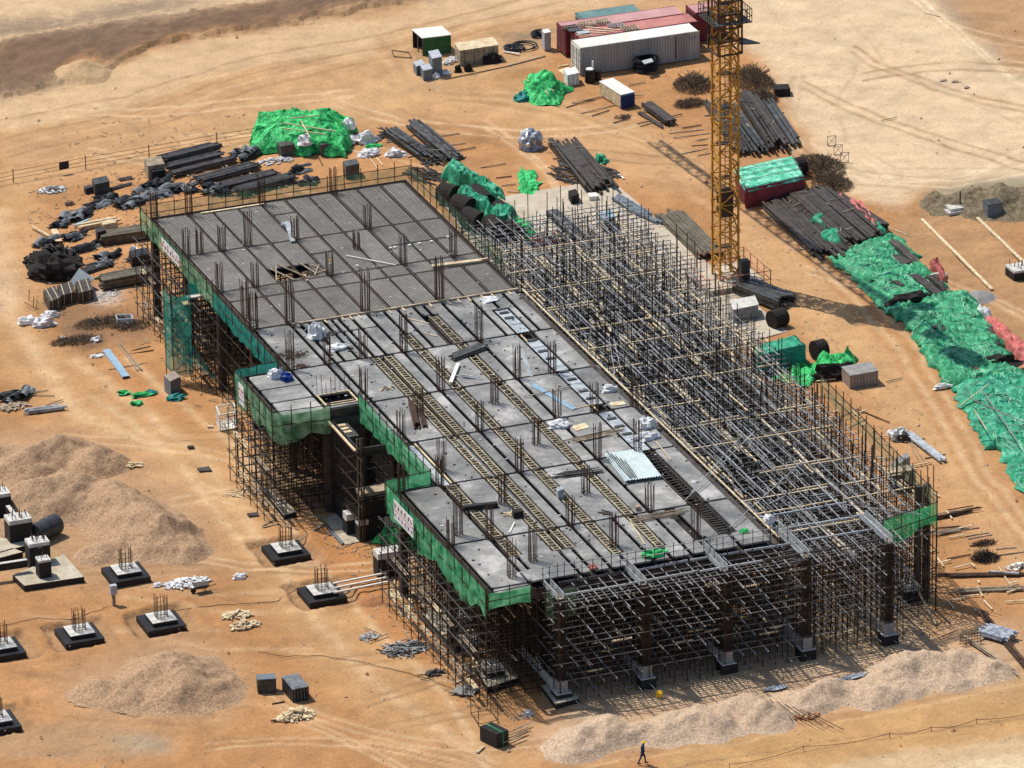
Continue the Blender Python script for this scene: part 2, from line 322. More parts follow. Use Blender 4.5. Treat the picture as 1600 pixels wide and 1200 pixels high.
for k in range(7): track([(1230+20*k,210+7*k),(1270+22*k,255+5*k),(1360+20*k,285-k),(1480+10*k,292-5*k),(1620,268-8*k)],(.60,.43,.25) if k%2 else (.76,.58,.38),4,.4)
for k in range(5): track([(1395+k*8,-20),(1450+k*8,25+k),(1540+k*5,90),(1640,165-k)],(.50,.34,.19) if k%2==0 else (.78,.62,.42),4,.45)
for k in range(5): track([(560+30*k,60-5*k),(620+10*k,110),(700,140+4*k),(860,150+8*k),(1100,250+5*k)],DK if k%2 else LT,5,.2)
for k in range(6): track([(900,1200-k*9),(1150,1160-k*10),(1400,1110-k*8),(1640,1060-k*9)],(.38,.21,.09) if k%2 else (.62,.41,.2),4,.4)
track([(900,1235),(1100,1190),(1350,1150),(1640,1120)],(.30,.18,.09),3,.5)
for k in range(8):
    a=random.uniform(0,500); track([(a,900+k*30),(a+150,930+k*28),(a+300,925+k*30)],random.choice([LT,DK]),9,.25)
rr_=random.Random(3)
for k in range(34):                                                # sweeping pairs of wheel ruts over the worked ground
    x0,y0=rr_.choice([(rr_.uniform(1180,1500),rr_.uniform(20,240)),(rr_.uniform(1150,1300),rr_.uniform(330,420)),(rr_.uniform(600,900),rr_.uniform(150,190)),(rr_.uniform(0,650),rr_.uniform(60,240)),(rr_.uniform(0,400),rr_.uniform(520,1180)),(rr_.uniform(400,750),rr_.uniform(950,1190))])
    a=rr_.uniform(-.5,.9); cv=rr_.uniform(-.16,.16); pts=[]
    x,y=x0,y0
    for j in range(10): pts.append((x,y)); x+=55*math.cos(a); y+=30*math.sin(a); a+=cv
    lt=rr_.random()<.5
    if x0<450 and y0<170: continue
    for dy in (0,rr_.uniform(9,13)): track([(p[0],p[1]+dy) for p in pts],(.62,.43,.25) if lt else (.33,.19,.095),4.2,.5)
track([(1240,120),(1225,190),(1250,250),(1330,285),(1480,300)],(.45,.31,.19),5,.5); track([(1255,115),(1242,180),(1268,238),(1350,270),(1500,280)],(.45,.31,.19),4,.4)
track([(1340,100),(1310,160),(1320,220),(1400,262),(1550,262)],(.47,.33,.2),4,.45); track([(1325,30),(1400,110),(1500,150),(1640,215)],(.47,.33,.2),4,.4)
reg([(-22,0),(0,0),(0,0)],base,0)
sp=fbm(X*1.1,Y*1.1,61); s2=fbm(X/2.6,Y/2.6,67); s3=fbm(UU.ravel()/7.,VV.ravel()/1.6,69); col=col*(1+.10*sp+.11*s2+.08*s3)[:,None]; col=np.clip(col,.02,.8)
Z=fbm(X/2.2,Y/2.2,71)*.10+fbm(X/9,Y/9,75)*.10-.05
pt=sdline(PX,[(0,230),(300,150),(600,60)]); far=np.clip((PX[:,0]*0+200-PX[:,1])/150,0,1); 
gm=inpoly(wp,[(0,66),(110,44),(340,16),(560,-30),(620,5),(440,36),(225,75),(170,112),(60,142),(0,152)]).astype(float)
Z+=gm*(.35+.3*fbm(X/1.2,Y/1.2,81))
rm=inpoly(PX,[(1400,335),(1700,320),(1700,620),(1600,560),(1500,470)]).astype(float); Z+=rm*(fbm(X/1.6,Y/1.6,83)*.16-.08+fbm(X*1.2,Y*1.2,87)*.07)
FOOT=[(197,902,0),(124,991,1),(252,971,1),(2,1013,1),(447,861,1),(503,927,1),(-6,1128,1)]
Z=np.where(inpoly(PX,[(40,960),(340,960),(340,1200),(40,1200)]),Z+fbm(X/1.5,Y/1.5,85)*.14-.03,Z)
for fx,fy,dg_ in FOOT:
    if not dg_: continue
    g=G(fx,fy); dx=np.abs(X-g.x)+fbm(X,Y,91)*.35; dy=np.abs(Y-g.y)+fbm(X,Y,93)*.35; d=np.maximum(dx,dy)
    Z=np.where(d<2.25,-.42,np.where(d<2.6,-.42+(d-2.25)/.35*.5,Z+np.exp(-((d-2.9)/.5)**2)*.12))
    col=np.where((d<2.5)[:,None],np.array([.38,.22,.11])*(1+.2*sp[:,None]),col)
# the excavation of the founded block at far left
PITP=[G(-60,800),G(130,930),G(45,945),G(-80,900)]
far_out=(np.abs(UU.ravel())>58)|(VV.ravel()<-88)|(VV.ravel()>134); Z=np.where(far_out,-.05,Z)
n,m=UU.shape; idx=np.arange(n*m).reshape(n,m)
F=np.stack([idx[:-1,:-1],idx[:-1,1:],idx[1:,1:],idx[1:,:-1]],-1).reshape(-1,4)
me=bpy.data.meshes.new('ground'); me.vertices.add(len(X)); me.vertices.foreach_set('co',np.stack([X,Y,Z],1).ravel())
me.loops.add(F.size); me.loops.foreach_set('vertex_index',F.ravel()); me.polygons.add(len(F)); me.polygons.foreach_set('loop_start',np.arange(len(F))*4); me.polygons.foreach_set('loop_total',np.full(len(F),4))
me.polygons.foreach_set('use_smooth',np.ones(len(F),bool)); me.update(calc_edges=True)
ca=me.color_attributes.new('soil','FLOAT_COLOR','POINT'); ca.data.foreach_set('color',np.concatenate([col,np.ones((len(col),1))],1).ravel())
gm_,t,b=nt('bare earth'); N=t.nodes; L=t.links; b.inputs['Roughness'].default_value=.95; b.inputs['Specular IOR Level'].default_value=.1
vc=N.new('ShaderNodeVertexColor'); vc.layer_name='soil'; tc=N.new('ShaderNodeTexCoord')
def noise(sc,de=6,ro=.65):
    z=N.new('ShaderNodeTexNoise'); z.inputs['Scale'].default_value=sc; z.inputs['Detail'].default_value=de; z.inputs['Roughness'].default_value=ro; L.new(tc.outputs['Object'],z.inputs['Vector']); return z
n1=noise(.35,9,.7); n2=noise(3.2,8,.75); vz=N.new('ShaderNodeTexVoronoi'); vz.inputs['Scale'].default_value=1.6; L.new(tc.outputs['Object'],vz.inputs['Vector'])
def mrng(s,a,b_,c,d):
    r=N.new('ShaderNodeMapRange'); r.inputs[1].default_value=a; r.inputs[2].default_value=b_; r.inputs[3].default_value=c; r.inputs[4].default_value=d; L.new(s,r.inputs[0]); return r.outputs[0]
ml=N.new('ShaderNodeMath'); ml.operation='MULTIPLY'; L.new(mrng(n1.outputs[0],.3,.7,.84,1.15),ml.inputs[0]); L.new(mrng(n2.outputs[0],.3,.7,.82,1.18),ml.inputs[1])
m2=N.new('ShaderNodeMath'); m2.operation='MULTIPLY'; L.new(ml.outputs[0],m2.inputs[0]); L.new(mrng(vz.outputs['Distance'],.03,.08,1.3,1.),m2.inputs[1])
hv=N.new('ShaderNodeVectorMath'); hv.operation='SCALE'; L.new(vc.outputs[0],hv.inputs[0]); L.new(m2.outputs[0],hv.inputs['Scale']); L.new(hv.outputs[0],b.inputs['Base Color'])
bp=N.new('ShaderNodeBump'); bp.inputs['Strength'].default_value=.8; bp.inputs['Distance'].default_value=.2; L.new(n2.outputs[0],bp.inputs['Height']); L.new(bp.outputs[0],b.inputs['Normal'])
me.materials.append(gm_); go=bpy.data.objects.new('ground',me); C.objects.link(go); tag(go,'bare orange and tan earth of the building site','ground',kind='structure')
# ---------------------------------------------------------------- soil heaps
def heap(name,label,peaks,m,base=0.,rough=.12,ext=1.5,seed=0,step=.2,group=None,clip=None):
    # peaks: (px x, px y of the crest, height, radius[, ridge end px x, y])
    P=[]
    for p in peaks:
        a=G(p[0],p[1],p[2]); bq=G(p[4],p[5],p[2]) if len(p)>4 else a; P.append((a,bq,p[2],p[3]))
    x0=min(min(a.x,b.x)-r*ext for a,b,h,r in P); x1=max(max(a.x,b.x)+r*ext for a,b,h,r in P)
    y0=min(min(a.y,b.y)-r*ext for a,b,h,r in P); y1=max(max(a.y,b.y)+r*ext for a,b,h,r in P)
    nx=int((x1-x0)/step)+2; ny=int((y1-y0)/step)+2; gx,gy=np.meshgrid(x0+np.arange(nx)*step,y0+np.arange(ny)*step)
    fx,fy=gx.ravel(),gy.ravel(); Q=np.stack([fx,fy],1); H=np.zeros(len(fx))-.4
    wob=fbm(fx/2.,fy/2.,seed+5)*.9
    for a,b,h,r in P:
        if (a-b).length<.1: d=np.hypot(fx-a.x,fy-a.y)
        else: d=sdline(Q,[(a.x,a.y),(b.x,b.y)])
        d=np.maximum(0,d+wob*min(1,r/4)); t=d/r; hh=np.where(t<.8,h*(1-np.sqrt(t*t+.004)+.06),h*.26*np.exp(-(t-.8)*4)-(t-.8)*.9); H=np.log(np.exp(H*4)+np.exp(hh*4))/4
    H+=np.clip(H+.1,0,.7)/.7*(fbm(fx/1.9,fy/1.9,seed)*rough*4.2+(.5-np.abs(fbm(fx/1.1,fy/1.1,seed+2)))*rough*1.5+fbm(fx*1.2,fy*1.2,seed+3)*rough*1.7+(vnoise(fx*4,fy*4,seed+9)-.5)*rough*.9)
    H=np.maximum(H,-.12); H=H.reshape(ny,nx); keep=H>-.1
    mb=MB(); ids={}
    def vid(i,j):
        if (i,j) not in ids: ids[(i,j)]=len(mb.v); mb.v.append((gx[i,j],gy[i,j],H[i,j]+base))
        return ids[(i,j)]
    for i in range(ny-1):
        for j in range(nx-1):
            if keep[i:i+2,j:j+2].any(): mb.f.append((vid(i,j),vid(i,j+1),vid(i+1,j+1),vid(i+1,j)))
    return tag(mb.build(name,m,smooth=True),label,'soil heap',group)
heap('soil_heap','large pale brown spoil heap with a long right slope, beside black blocks at left',[(105,740,2.6,3.9,60,745),(180,754,2.4,3.6,245,805),(280,848,.9,2.0),(30,800,1.2,2.6),(160,850,.9,2.2)],'soilheap',seed=1)
heap('soil_heap','lower greyish spoil heap just behind the large one at left',[(100,682,1.6,2.8,30,706),(150,700,1.5,2.6),(-30,690,1.6,3.2)],'soilheap',seed=4)
heap('soil_heap','twin peaked spoil heap in front of the black footings, lower left',[(268,1020,2.1,4.0,285,1035),(150,1063,1.0,2.0,215,1075),(330,1065,1.0,2.2)],'soilheap',seed=8,rough=.14)
heap('soil_heap','long pale gravel ridge with several peaks in front of the scaffold, behind the walking person',[(945,1124,1.3,2.6,900,1142),(1010,1130,.8,1.8,1060,1114),(1088,1102,1.4,2.2,1105,1108),(1165,1090,1.35,2.3,1195,1098),(1235,1082,.8,1.8),(1298,1064,1.05,1.9,1260,1080),(1345,1066,.75,1.8),(1400,1034,1.3,2.4,1440,1022),(1500,1020,1.2,2.3,1460,1024),(1545,1034,.8,2.0),(1370,1078,.75,1.8,1420,1062),(1480,1046,.9,2.0),(1130,1112,.8,2.0,1040,1130)],'soilpink',seed=12,rough=.15)
heap('soil_heap','low tan earth mound against the dark gravel bank, top left',[(128,95,1.3,3.0)],'soiltan',seed=27,rough=.06)
heap('soil_heap','rough brown grey cut bank at the right edge, behind the dark box',[(1475,305,.9,2.2,1560,292),(1560,292,1.5,2.9,1640,290),(1520,318,.6,1.8,1620,322)],'bank',seed=29,rough=.22)
heap('soil_heap','small grey sand pile beside the green tarpaulin row',[(1532,455,.5,1.2)],'stonegrey',seed=33,rough=.03)
heap('soil_heap','small dark red earth pile by the footing with timbers',[(580,932,.5,1.1)],'soilred',seed=35,rough=.08)
# ---------------------------------------------------------------- concrete pad and founded blocks
def struct(mb,name,m,label): return tag(mb.build(name,m),label,name.replace('_',' '),kind='structure')
struct(MB().prism([(5,-3),(25.8,1.5),(25.2,41),(9,40.5)],.10,-.02),'concrete_pad','pad','pale concrete pad behind the scaffold')
FZ=-.42
def footing(g,label,group='stepped column footings on the left',rot=0):
    t=thing('column_footing',label,'footing',(g.x,g.y,FZ),group)
    x,y=g.x,g.y
    MB().box(x-1.55,y-1.55,FZ,x+1.55,y+1.55,FZ+.5).build('base_block','black',t)
    MB().box(x-.98,y-.98,FZ+.5,x+.98,y+.98,FZ+.8).build('upper_block','black',t)
    MB().box(x-.99,y-.99,FZ+.802,x+.99,y+.99,FZ+.84).build('bare_top','conc',t)
    for i in range(12):
        a=i/12*4; s=int(a); f=(a-s)*2-1; s4=[(f,-1),(1,f),(-f,1),(-1,-f)][s]; lx=s4[0]*.42; ly=s4[1]*.42
        MB().bar((x+lx,y+ly,FZ+.84),(x+lx+random.uniform(-.08,.08),y+ly+random.uniform(-.08,.08),FZ+.84+random.uniform(1.5,2.0)),.035).build('starter_bar','rust',t)
    tb=MB()
    for z in (.95,1.2,1.5,1.9,2.3):
        for a,b_ in (((-1,-1),(1,-1)),((1,-1),(1,1)),((1,1),(-1,1)),((-1,1),(-1,-1))): tb.bar((x+a[0]*.43,y+a[1]*.43,FZ+z),(x+b_[0]*.43,y+b_[1]*.43,FZ+z),.022)
    tb.build('tie_bars','rust',t); return t
FL=['black footing just in front of the large spoil heap, its starter bars upright','black footing in the middle of the lower left group','black footing nearest to the loose timber scraps','black footing cut by the left edge, left of the row','black footing right of the dirt track, nearest the building corner','black footing with pale timbers leading to it','black footing at the bottom left corner of the picture']
for (fx,fy,dg_),l in zip(FOOT,FL):
    FZ=-.42 if dg_ else -.05
    footing(G(fx,fy),l)
def pedestal(name,label,gx,gy,w,h,cat='pedestal',cap=.35,group=None,z0=-.1,d=None,bars=6):
    t=thing(name,label,cat,(gx,gy,z0),group); d=d or w
    MB().box(gx-w/2,gy-d/2,z0,gx+w/2,gy+d/2,z0+h-cap).build('bitumen_coat','black',t)
    MB().box(gx-w/2+.004,gy-d/2+.004,z0+h-cap,gx+w/2-.004,gy+d/2-.004,z0+h).build('bare_top','conc',t)
    for i in range(bars):
        a=random.uniform(-.35,.35)*w; b_=random.uniform(-.35,.35)*d; MB().bar((gx+a,gy+b_,z0+h),(gx+a+random.uniform(-.1,.1),gy+b_,z0+h+random.uniform(.3,.6)),.05).build('starter_bar','rust',t)
    return t
def slab(name,label,pts,h,m,z=0.,cat='slab',m2=None):
    base=[xy(G(*p,z)) for p in pts]; t=thing(name,label,cat,(sum(p[0] for p in base)/4,sum(p[1] for p in base)/4,z-.1))
    MB().prism(base,h,z-.1).build('edge','black' if m2 is None else m2,t)
    c=np.mean(base,0); ins=[tuple(c+(np.array(p)-c)*.99) for p in base]; MB().prism(ins,.03,z-.1+h).build('top','blind' if m is None else m,t); return t
slab('foundation_slab','tan blinding slab carrying the short black pedestal at left',[(20,905),(100,872),(132,908),(38,922)],.45,None,.1)
slab('foundation_slab','tan blinding slab between the black blocks, cut by the left edge',[(-40,880),(20,862),(36,868),(-30,885)],.4,None,.1)
slab('foundation_slab','grey blinding slab under the double black block',[(-60,862),(-10,845),(60,852),(0,870)],.4,None,.1)
g=G(69,908); pedestal('pedestal','short free standing black pedestal on the tan slab',g.x,g.y,1.0,1.6,z0=.4,cap=.18)
g=G(60,885); pedestal('pedestal','black block with white top joined by two thin beams',g.x,g.y,1.7,2.1,z0=.2,cap=.3,bars=14,d=1.3)
g=G(30,848); pedestal('pedestal','black block with white top left of the plastic tank',g.x,g.y,1.9,2.1,z0=.2,cap=.35,bars=14,d=1.5)
g=G(-2,810); pedestal('pedestal','black block with white top cut by the left edge',g.x,g.y,1.8,2.2,z0=.2,cap=.3,bars=10,d=1.5)
def tiebeam(label,a,b,z,wd=.35,h=.6):
    p=G(*a,z); q=G(*b,z); t=thing('tie_beam',label,'tie beam',(p.x,p.y,z-h))
    MB().bar(p-Vector((0,0,h/2)),q-Vector((0,0,h/2)),wd,h).build('side','black',t); MB().bar(p+Vector((0,0,.01)),q+Vector((0,0,.01)),wd-.01,.03).build('top','conc',t)
tiebeam('white topped tie beam between the two upper black blocks at left',(12,790),(32,817),1.9)
tiebeam('white topped tie beam between the tank and the lower black block',(50,838),(62,856),1.9)
tiebeam('long white topped tie beam running out of the left edge',(-30,885),(42,874),1.5)
# plastic tank
p=G(54,835,.75); q=G(88,818,.75); t=thing('water_tank','dark grey cylindrical plastic tank lying on its side beside black blocks','tank',(p.x,p.y,0))
MB().tube(p,q,.82,20).build('shell','tankgrey',t,smooth=False); d=(q-p).normalized(); MB().tube(q,q+d*.12,.62,16).build('lid','blackplastic',t)
for f in (.15,.5,.85): c=p.lerp(q,f); MB().tube(c-d*.03,c+d*.03,.84,20).build('rib','tankgrey',t)
# ---------------------------------------------------------------- the building under construction
H=8.8
XL=[-22.8,-19.65,-13.05,-6.5,.1]; YF=[26.3,17.1,8.3,-.5]; YN=[-.5,-9.8,-18.55,-27.4,-36.1,-47.0,-55.6]
def cut(x0,x1,y0,y1,holes):
    out=[(x0,x1,y0,y1)]
    for hx0,hx1,hy0,hy1 in holes:
        nw=[]
        for a,b,c,d in out:
            if hx1<=a or hx0>=b or hy1<=c or hy0>=d: nw.append((a,b,c,d)); continue
            if c<hy0: nw.append((a,b,c,hy0))
            if hy1<d: nw.append((a,b,hy1,d))
            c2=max(c,hy0); d2=min(d,hy1)
            if a<hx0: nw.append((a,hx0,c2,d2))
            if hx1<b: nw.append((hx1,b,c2,d2))
        out=nw
    return [o for o in out if o[1]-o[0]>.12 and o[3]-o[2]>.12]
def panel(x0,x1,y0,y1,parent,m='ply',th=.14,z=H):
    mb=MB(); c=.12; P=[(x0+c,y0),(x1-c,y0),(x1,y0+c),(x1,y1-c),(x1-c,y1),(x0+c,y1),(x0,y1-c),(x0,y0+c)]
    n=8; mb.v=[(p[0],p[1],z-th) for p in P]+[(p[0],p[1],z) for p in P]
    mb.f=[tuple(reversed(range(8))),tuple(range(8,16))]+[(i,(i+1)%8,8+(i+1)%8,8+i) for i in range(8)]
    return mb.build('deck_panel',m,parent)
# far deck : plywood panels between beam troughs, reinforcement laid on top
far_=thing('formwork_deck','dark far floor deck covered with striped reinforcement and a square opening','formwork deck',(-11,13,H-.9))
xs=[-22.8,-19.65,-17.5,-15.25,-13.05,-10.85,-8.7,-6.5,-4.3,-2.1,.1]; bw=.17
HOLE=[(-17.6,-13.9,8.7,11.6)]
for i in range(10):
    for j in range(3):
        y1,y0=YF[j],YF[j+1]; x0,x1=xs[i],xs[i+1]
        ysplit=[y0,y1]
        if j==2: ysplit=[y0,5.95,y1]
        if j==1 and i in (8,9,7): ysplit=[y0,12.6,y1]
        if j==0 and i==4: ysplit=[y0,23.2,y1]
        if j==1 and i in (4,): ysplit=[y0,13.4,y1]
        for a,b in zip(ysplit[:-1],ysplit[1:]):
            for r_ in cut(x0+bw,x1-bw,a+bw*.9,b-bw*.9,HOLE): panel(*r_,far_,'plyfar')
tb=MB(); tb.box(-23.05,-.8,H-.75,.35,26.55,H-.6)
for r_ in cut(-23.05,.35,-.8,26.55,[(-17.4,-14.1,8.9,11.4)]): pass
tb=MB()
for r_ in cut(-23.05,.35,-.8,26.55,[(-17.4,-14.1,8.9,11.4)]): tb.box(r_[0],r_[2],H-.62,r_[1],r_[3],H-.55)
tb.build('trough_floor','trough',far_)
mb=MB(); x=-22.7
while x<.05:
    for a,b,c,d in cut(x,x+.2,-.45,26.25,[(-17.6,-13.9,8.7,11.6)]):
        if b-a>.15: mb.bar((x,c,H+.05+random.uniform(-.01,.01)),(x+random.uniform(-.03,.03),d,H+.05),.045,.03)
    x+=.21
mb.build('slab_reinforcement','mesh',far_)
mb=MB()
for xx in xs:
    for k in (-.1,0,.1): mb.bar((xx+k,-.6,H-.12),(xx+k,26.4,H-.12+.03),.045)
for yy in YF+[5.95]:
    for k in (-.1,0,.1): mb.bar((-22.9,yy+k,H-.08),(.2,yy+k,H-.08),.045)
mb.build('beam_reinforcement','rust',far_)
e=MB(); 
for a,b in (((-23.0,26.5),(.35,26.5)),((.35,26.5),(.35,-.8)),((-23.0,26.5),(-23.0,-.8))): e.bar((*a,H-.28),(*b,H-.28),.07,.75)
e.build('edge_board','brownform',far_); e=MB(); e.bar((-19.6,-.86,H+.02),(.35,-.86,H+.02),.22,.30); e.build('edge_board','oldwood',far_)
x=-19.2
e=None
while x<.2:
    if random.random()<.85: MB().bar((x,-.9,H+.06),(x+.02,-1.5-random.random()*.35,H+.08),.11,.09).build('timber_spacer','wood',far_)
    x+=random.choice([.7,.9,1.2,1.5])
o=MB(); o.bar((-18.6,25.9,H+.1),(-12.9,25.9,H+.1),.22,.06); tag(o.build('plank','wood'),'long pale plank lying along the far edge of the dark deck','plank')
# near deck
near=thing('formwork_deck','large light grey plywood floor deck in the middle, with pale timber strips in its joints','formwork deck',(-11,-28,H-.9))
SH=(-19.9,-17.0) 
LAD=[(-15.95,-15.2,-9.9,-50.9),(-14.9,-14.15,-9.9,-50.8),(-12.0,-11.2,-6.2,-53.2),(-8.55,-7.75,-3.2,-53.2),(-3.15,-1.85,-4.2,-53),(-19.35,-18.45,-27.6,-50.6)]
holes=[(a-.13,b+.13,d-.1,c+.1) for a,b,c,d in LAD]+[(-22.6,-19.9,-18.0,-15.7)]
# long narrow joints that show as dark lines (x, y from, y to)
LJ=[(-18.1,-.5,-9.8),(-16.2,-1,-9.8),(-10.4,-1,-9.8),(-9.0,-1,-9.8),(-4.0,-1,-9.8),(-1.1,-4.2,-9.8),(-13.05,-.5,-55),(-6.5,-.5,-53),(-19.65,-.5,-55.6),(-16.9,-1,-9.8),(-9.6,-47,-53),(-4.7,-47.6,-53),(-5.2,-50,-55)]
regs=[]
for k in range(6):
    y1,y0=YN[k],YN[k+1]
    xl=-22.8 if k in (0,4,5) else (-26.6 if k==1 else -19.9)
    if k==5: xl=-22.8
    regs.append((xl,.1,y0+.15,y1-.15,k))
npan=0; big=[]
for xl,xr,y0,y1,k in regs:
    cuts=sorted(set([xl,xr]+[x for x in (-22.8,-19.65,-13.05,-6.5) if x>xl+.3]+[x for x,a,b in LJ if a>=y1-4.4 and b<=y0+4.2 and x>xl+.3]+[.5*(a+b) for a,b,c,d in LAD if xl<a]))
    for a,b in zip(cuts[:-1],cuts[1:]):
        g=.165
        ys=[y0,y1]
        if k==1 and b<=-22.7: ys=[y0,-15.7,-12.9,y1]
        if k==0 and a>=-17 and b<=-12: ys=[y0,-3.8,y1]
        if k==4 and -6.6<a<-3: ys=[y0,-41.6,y1]
        for c,d in zip(ys[:-1],ys[1:]):
            for r_ in cut(a+g,b-g,c+(.1 if c!=y0 else 0),d-(.1 if d!=y1 else 0),holes):
                if r_[1]-r_[0]>.25: big.append(r_)
big.sort(key=lambda r:-(r[1]-r[0])*(r[3]-r[2]))
for i,r_ in enumerate(big[:99]): panel(*r_,near,'ply',z=H+random.uniform(-.012,.012))
if len(big)>99:
    mb=MB()
    for r_ in big[99:]: mb.box(r_[0],r_[2],H-.14,r_[1],r_[3],H)
    tag(mb.build('deck_panel','ply',near),None,None,kind='stuff')
# beam troughs floor below the panels, except where timber strips are open
tr=MB()
for xl,xr,y0,y1,k in regs:
    for r_ in cut(xl-.2,xr+.3,y0-.3,y1+.3,[(-22.3,-20.1,-17.8,-15.9),(-2.95,-2.05,-46.6,-36.6)]): tr.box(r_[0],r_[2],H-.62-.004*k,r_[1],r_[3],H-.55-.004*k)
tr.build('trough_floor','trough',near)
rb=MB()
for yy in YN[1:-1]:
    for k in (-.08,.08): rb.bar((-22.8 if yy<-30 or yy>-20 else -19.8,yy+k,H-.16),(.3,yy+k,H-.16),.035)
rb.build('beam_reinforcement','rust',near)
NOG=[]
# timber strips with ladder noggings
for li,(a,b,c,d) in enumerate(LAD):
    for k in range(6):
        y1=min(c,YN[k]-.2); y0=max(d,YN[k+1]+.2)
        if y1-y0<.8: continue
        if li==4:
            if k in (4,5):
                pr=MB()
                for q in (a+.08,b-.08): pr.bar((q,y0,H-.12),(q,y1,H-.12),.09,.12)
                y=y0
                while y<y1: pr.bar((a+.1,y,H-.2+random.uniform(-.05,.05)),(b-.1,y+random.uniform(-.1,.1),H-.2),.09,.09); y+=random.uniform(.35,.6)
                pr.build('dark_nogging_strip','brownform',near)
            else:
                y=y0
                while y<y1-.3:
                    l=random.uniform(.8,1.9); e=min(y+l,y1)
                    if random.random()<.85: MB().box(a+.1,y+.05,H-.08,b-.1,e-.05,H-.03).build('infill_panel','silver',near)
                    else: MB().bar((a+.2,y,H-.05),(a+.25,e,H-.05),.1,.1).build('timber_runner','wood',near)
                    y=e
                    if random.random()<.5: MB().box(a+.25,y-.15,H-.03,b-.3,y+.2,H+.07).build('block','steelform',near)
            continue
        if li==5 and k==3:
            MB().box(a+.05,y0,H-.25,b-.3,y1,H-.2).build('infill_panel','silver',near); MB().bar((b-.15,y0,H-.1),(b-.15,y1,H-.1),.12,.1).build('timber_runner','wood',near); continue
        run=MB()
        for q in (a+.1,b-.1): 
            y=y0
            while y<y1-.2:
                e=min(y1,y+random.uniform(2,4)); run.bar((q+random.uniform(-.03,.03),y,H-.06),(q+random.uniform(-.03,.03),e-.05,H-.06),.085,.10); y=e
        run.build('timber_runner','stripwood',near)
        y=y0+.2
        while y<y1:
            NOG.append(((a+.12,y+random.uniform(-.06,.06),H-.10),(b-.12,y+random.uniform(-.1,.1),H-.10),.11,.09))
            y+=random.uniform(.38,.55) if li in (0,1) or k>=3 else random.uniform(.5,1.0)
        MB().box(a+.02,y0,H-.34,b-.02,y1,H-.30).build('strip_bottom','brownform',near)
NOG.sort(key=lambda s:s[0][1]*.936+s[0][0]*.352)
for s_ in NOG[:100]: MB().bar(*s_).build('timber_nogging','stripwood',near)
mb=MB()
for s_ in NOG[100:]: mb.bar(*s_)
tag(mb.build('timber_nogging','stripwood',near),None,None,kind='stuff')
# grey duct between the paired strips
for k in (3,4):
    MB().box(-15.13,YN[k+1]+.3,H-.22,-14.97,YN[k]-.3,H-.17).build('grey_channel','cab',near)
# edges of the deck
e=MB()
for a,b in (((.45,-.9),(.45,-55.5)),): e.bar((*a,H-.4),(*b,H-.4),.5,.06)
for a,b in (((-22.95,-.9),(-22.95,-9.6)),((-26.8,-9.7),(-26.8,-18.7)),((-26.8,-18.7),(-19.9,-18.7)),((-26.8,-9.6),(-22.9,-9.6)),((-20.05,-18.6),(-20.05,-36.0)),((-22.95,-36.1),(-22.95,-56.6)),((-22.9,-35.95),(-19.9,-35.95)),((-22.95,-56.6),(-19.6,-56.6))): e.bar((*a,H-.36),(*b,H-.36),.06,.7)
e.build('edge_board','brownform',near)
e=MB(); y=-.9
while y>-55.3:
    e2=max(-55.4,y-random.uniform(3,5)); e.bar((.72,y,H+.02),(.72,e2+.05,H+.02),.10,.10); y=e2
e.build('edge_timber','wood',near)
panel(-22.7,-19.8,-56.5,-55.75,near); panel(-19.6,-18.6,-55.4,-53.4,near)
# soffit under both decks so that light does not leak down
# opening kerbs
e=MB()
for x0,x1,y0,y1 in ((-22.6,-19.9,-18.0,-15.7),):
    for a,b in (((x0,y0),(x1,y0)),((x1,y0),(x1,y1)),((x1,y1),(x0,y1)),((x0,y1),(x0,y0))): e.bar((*a,H+.03),(*b,H+.03),.1,.12)
    e.bar((x0,(y0+y1)/2,H-.3),(x1,(y0+y1)/2,H-.3),.1)
e.build('opening_kerb','wood',near)
# square opening of the far deck with crossed timbers
for a,b in (((-17.7,8.6),(-16.6,11.9)),((-17.3,11.4),(-16.2,8.2)),((-16.4,12.0),(-14.9,8.0)),((-14.6,11.9),(-14.1,9.0)),((-14.3,8.6),(-13.2,10.6)),((-14.2,8.9),(-12.9,9.3)),((-13.8,10.9),(-13.2,9.0))):
    MB().bar((*a,H+.12),(*b,H+.14),.1,.08).build('timber_prop','oldwood',far_)
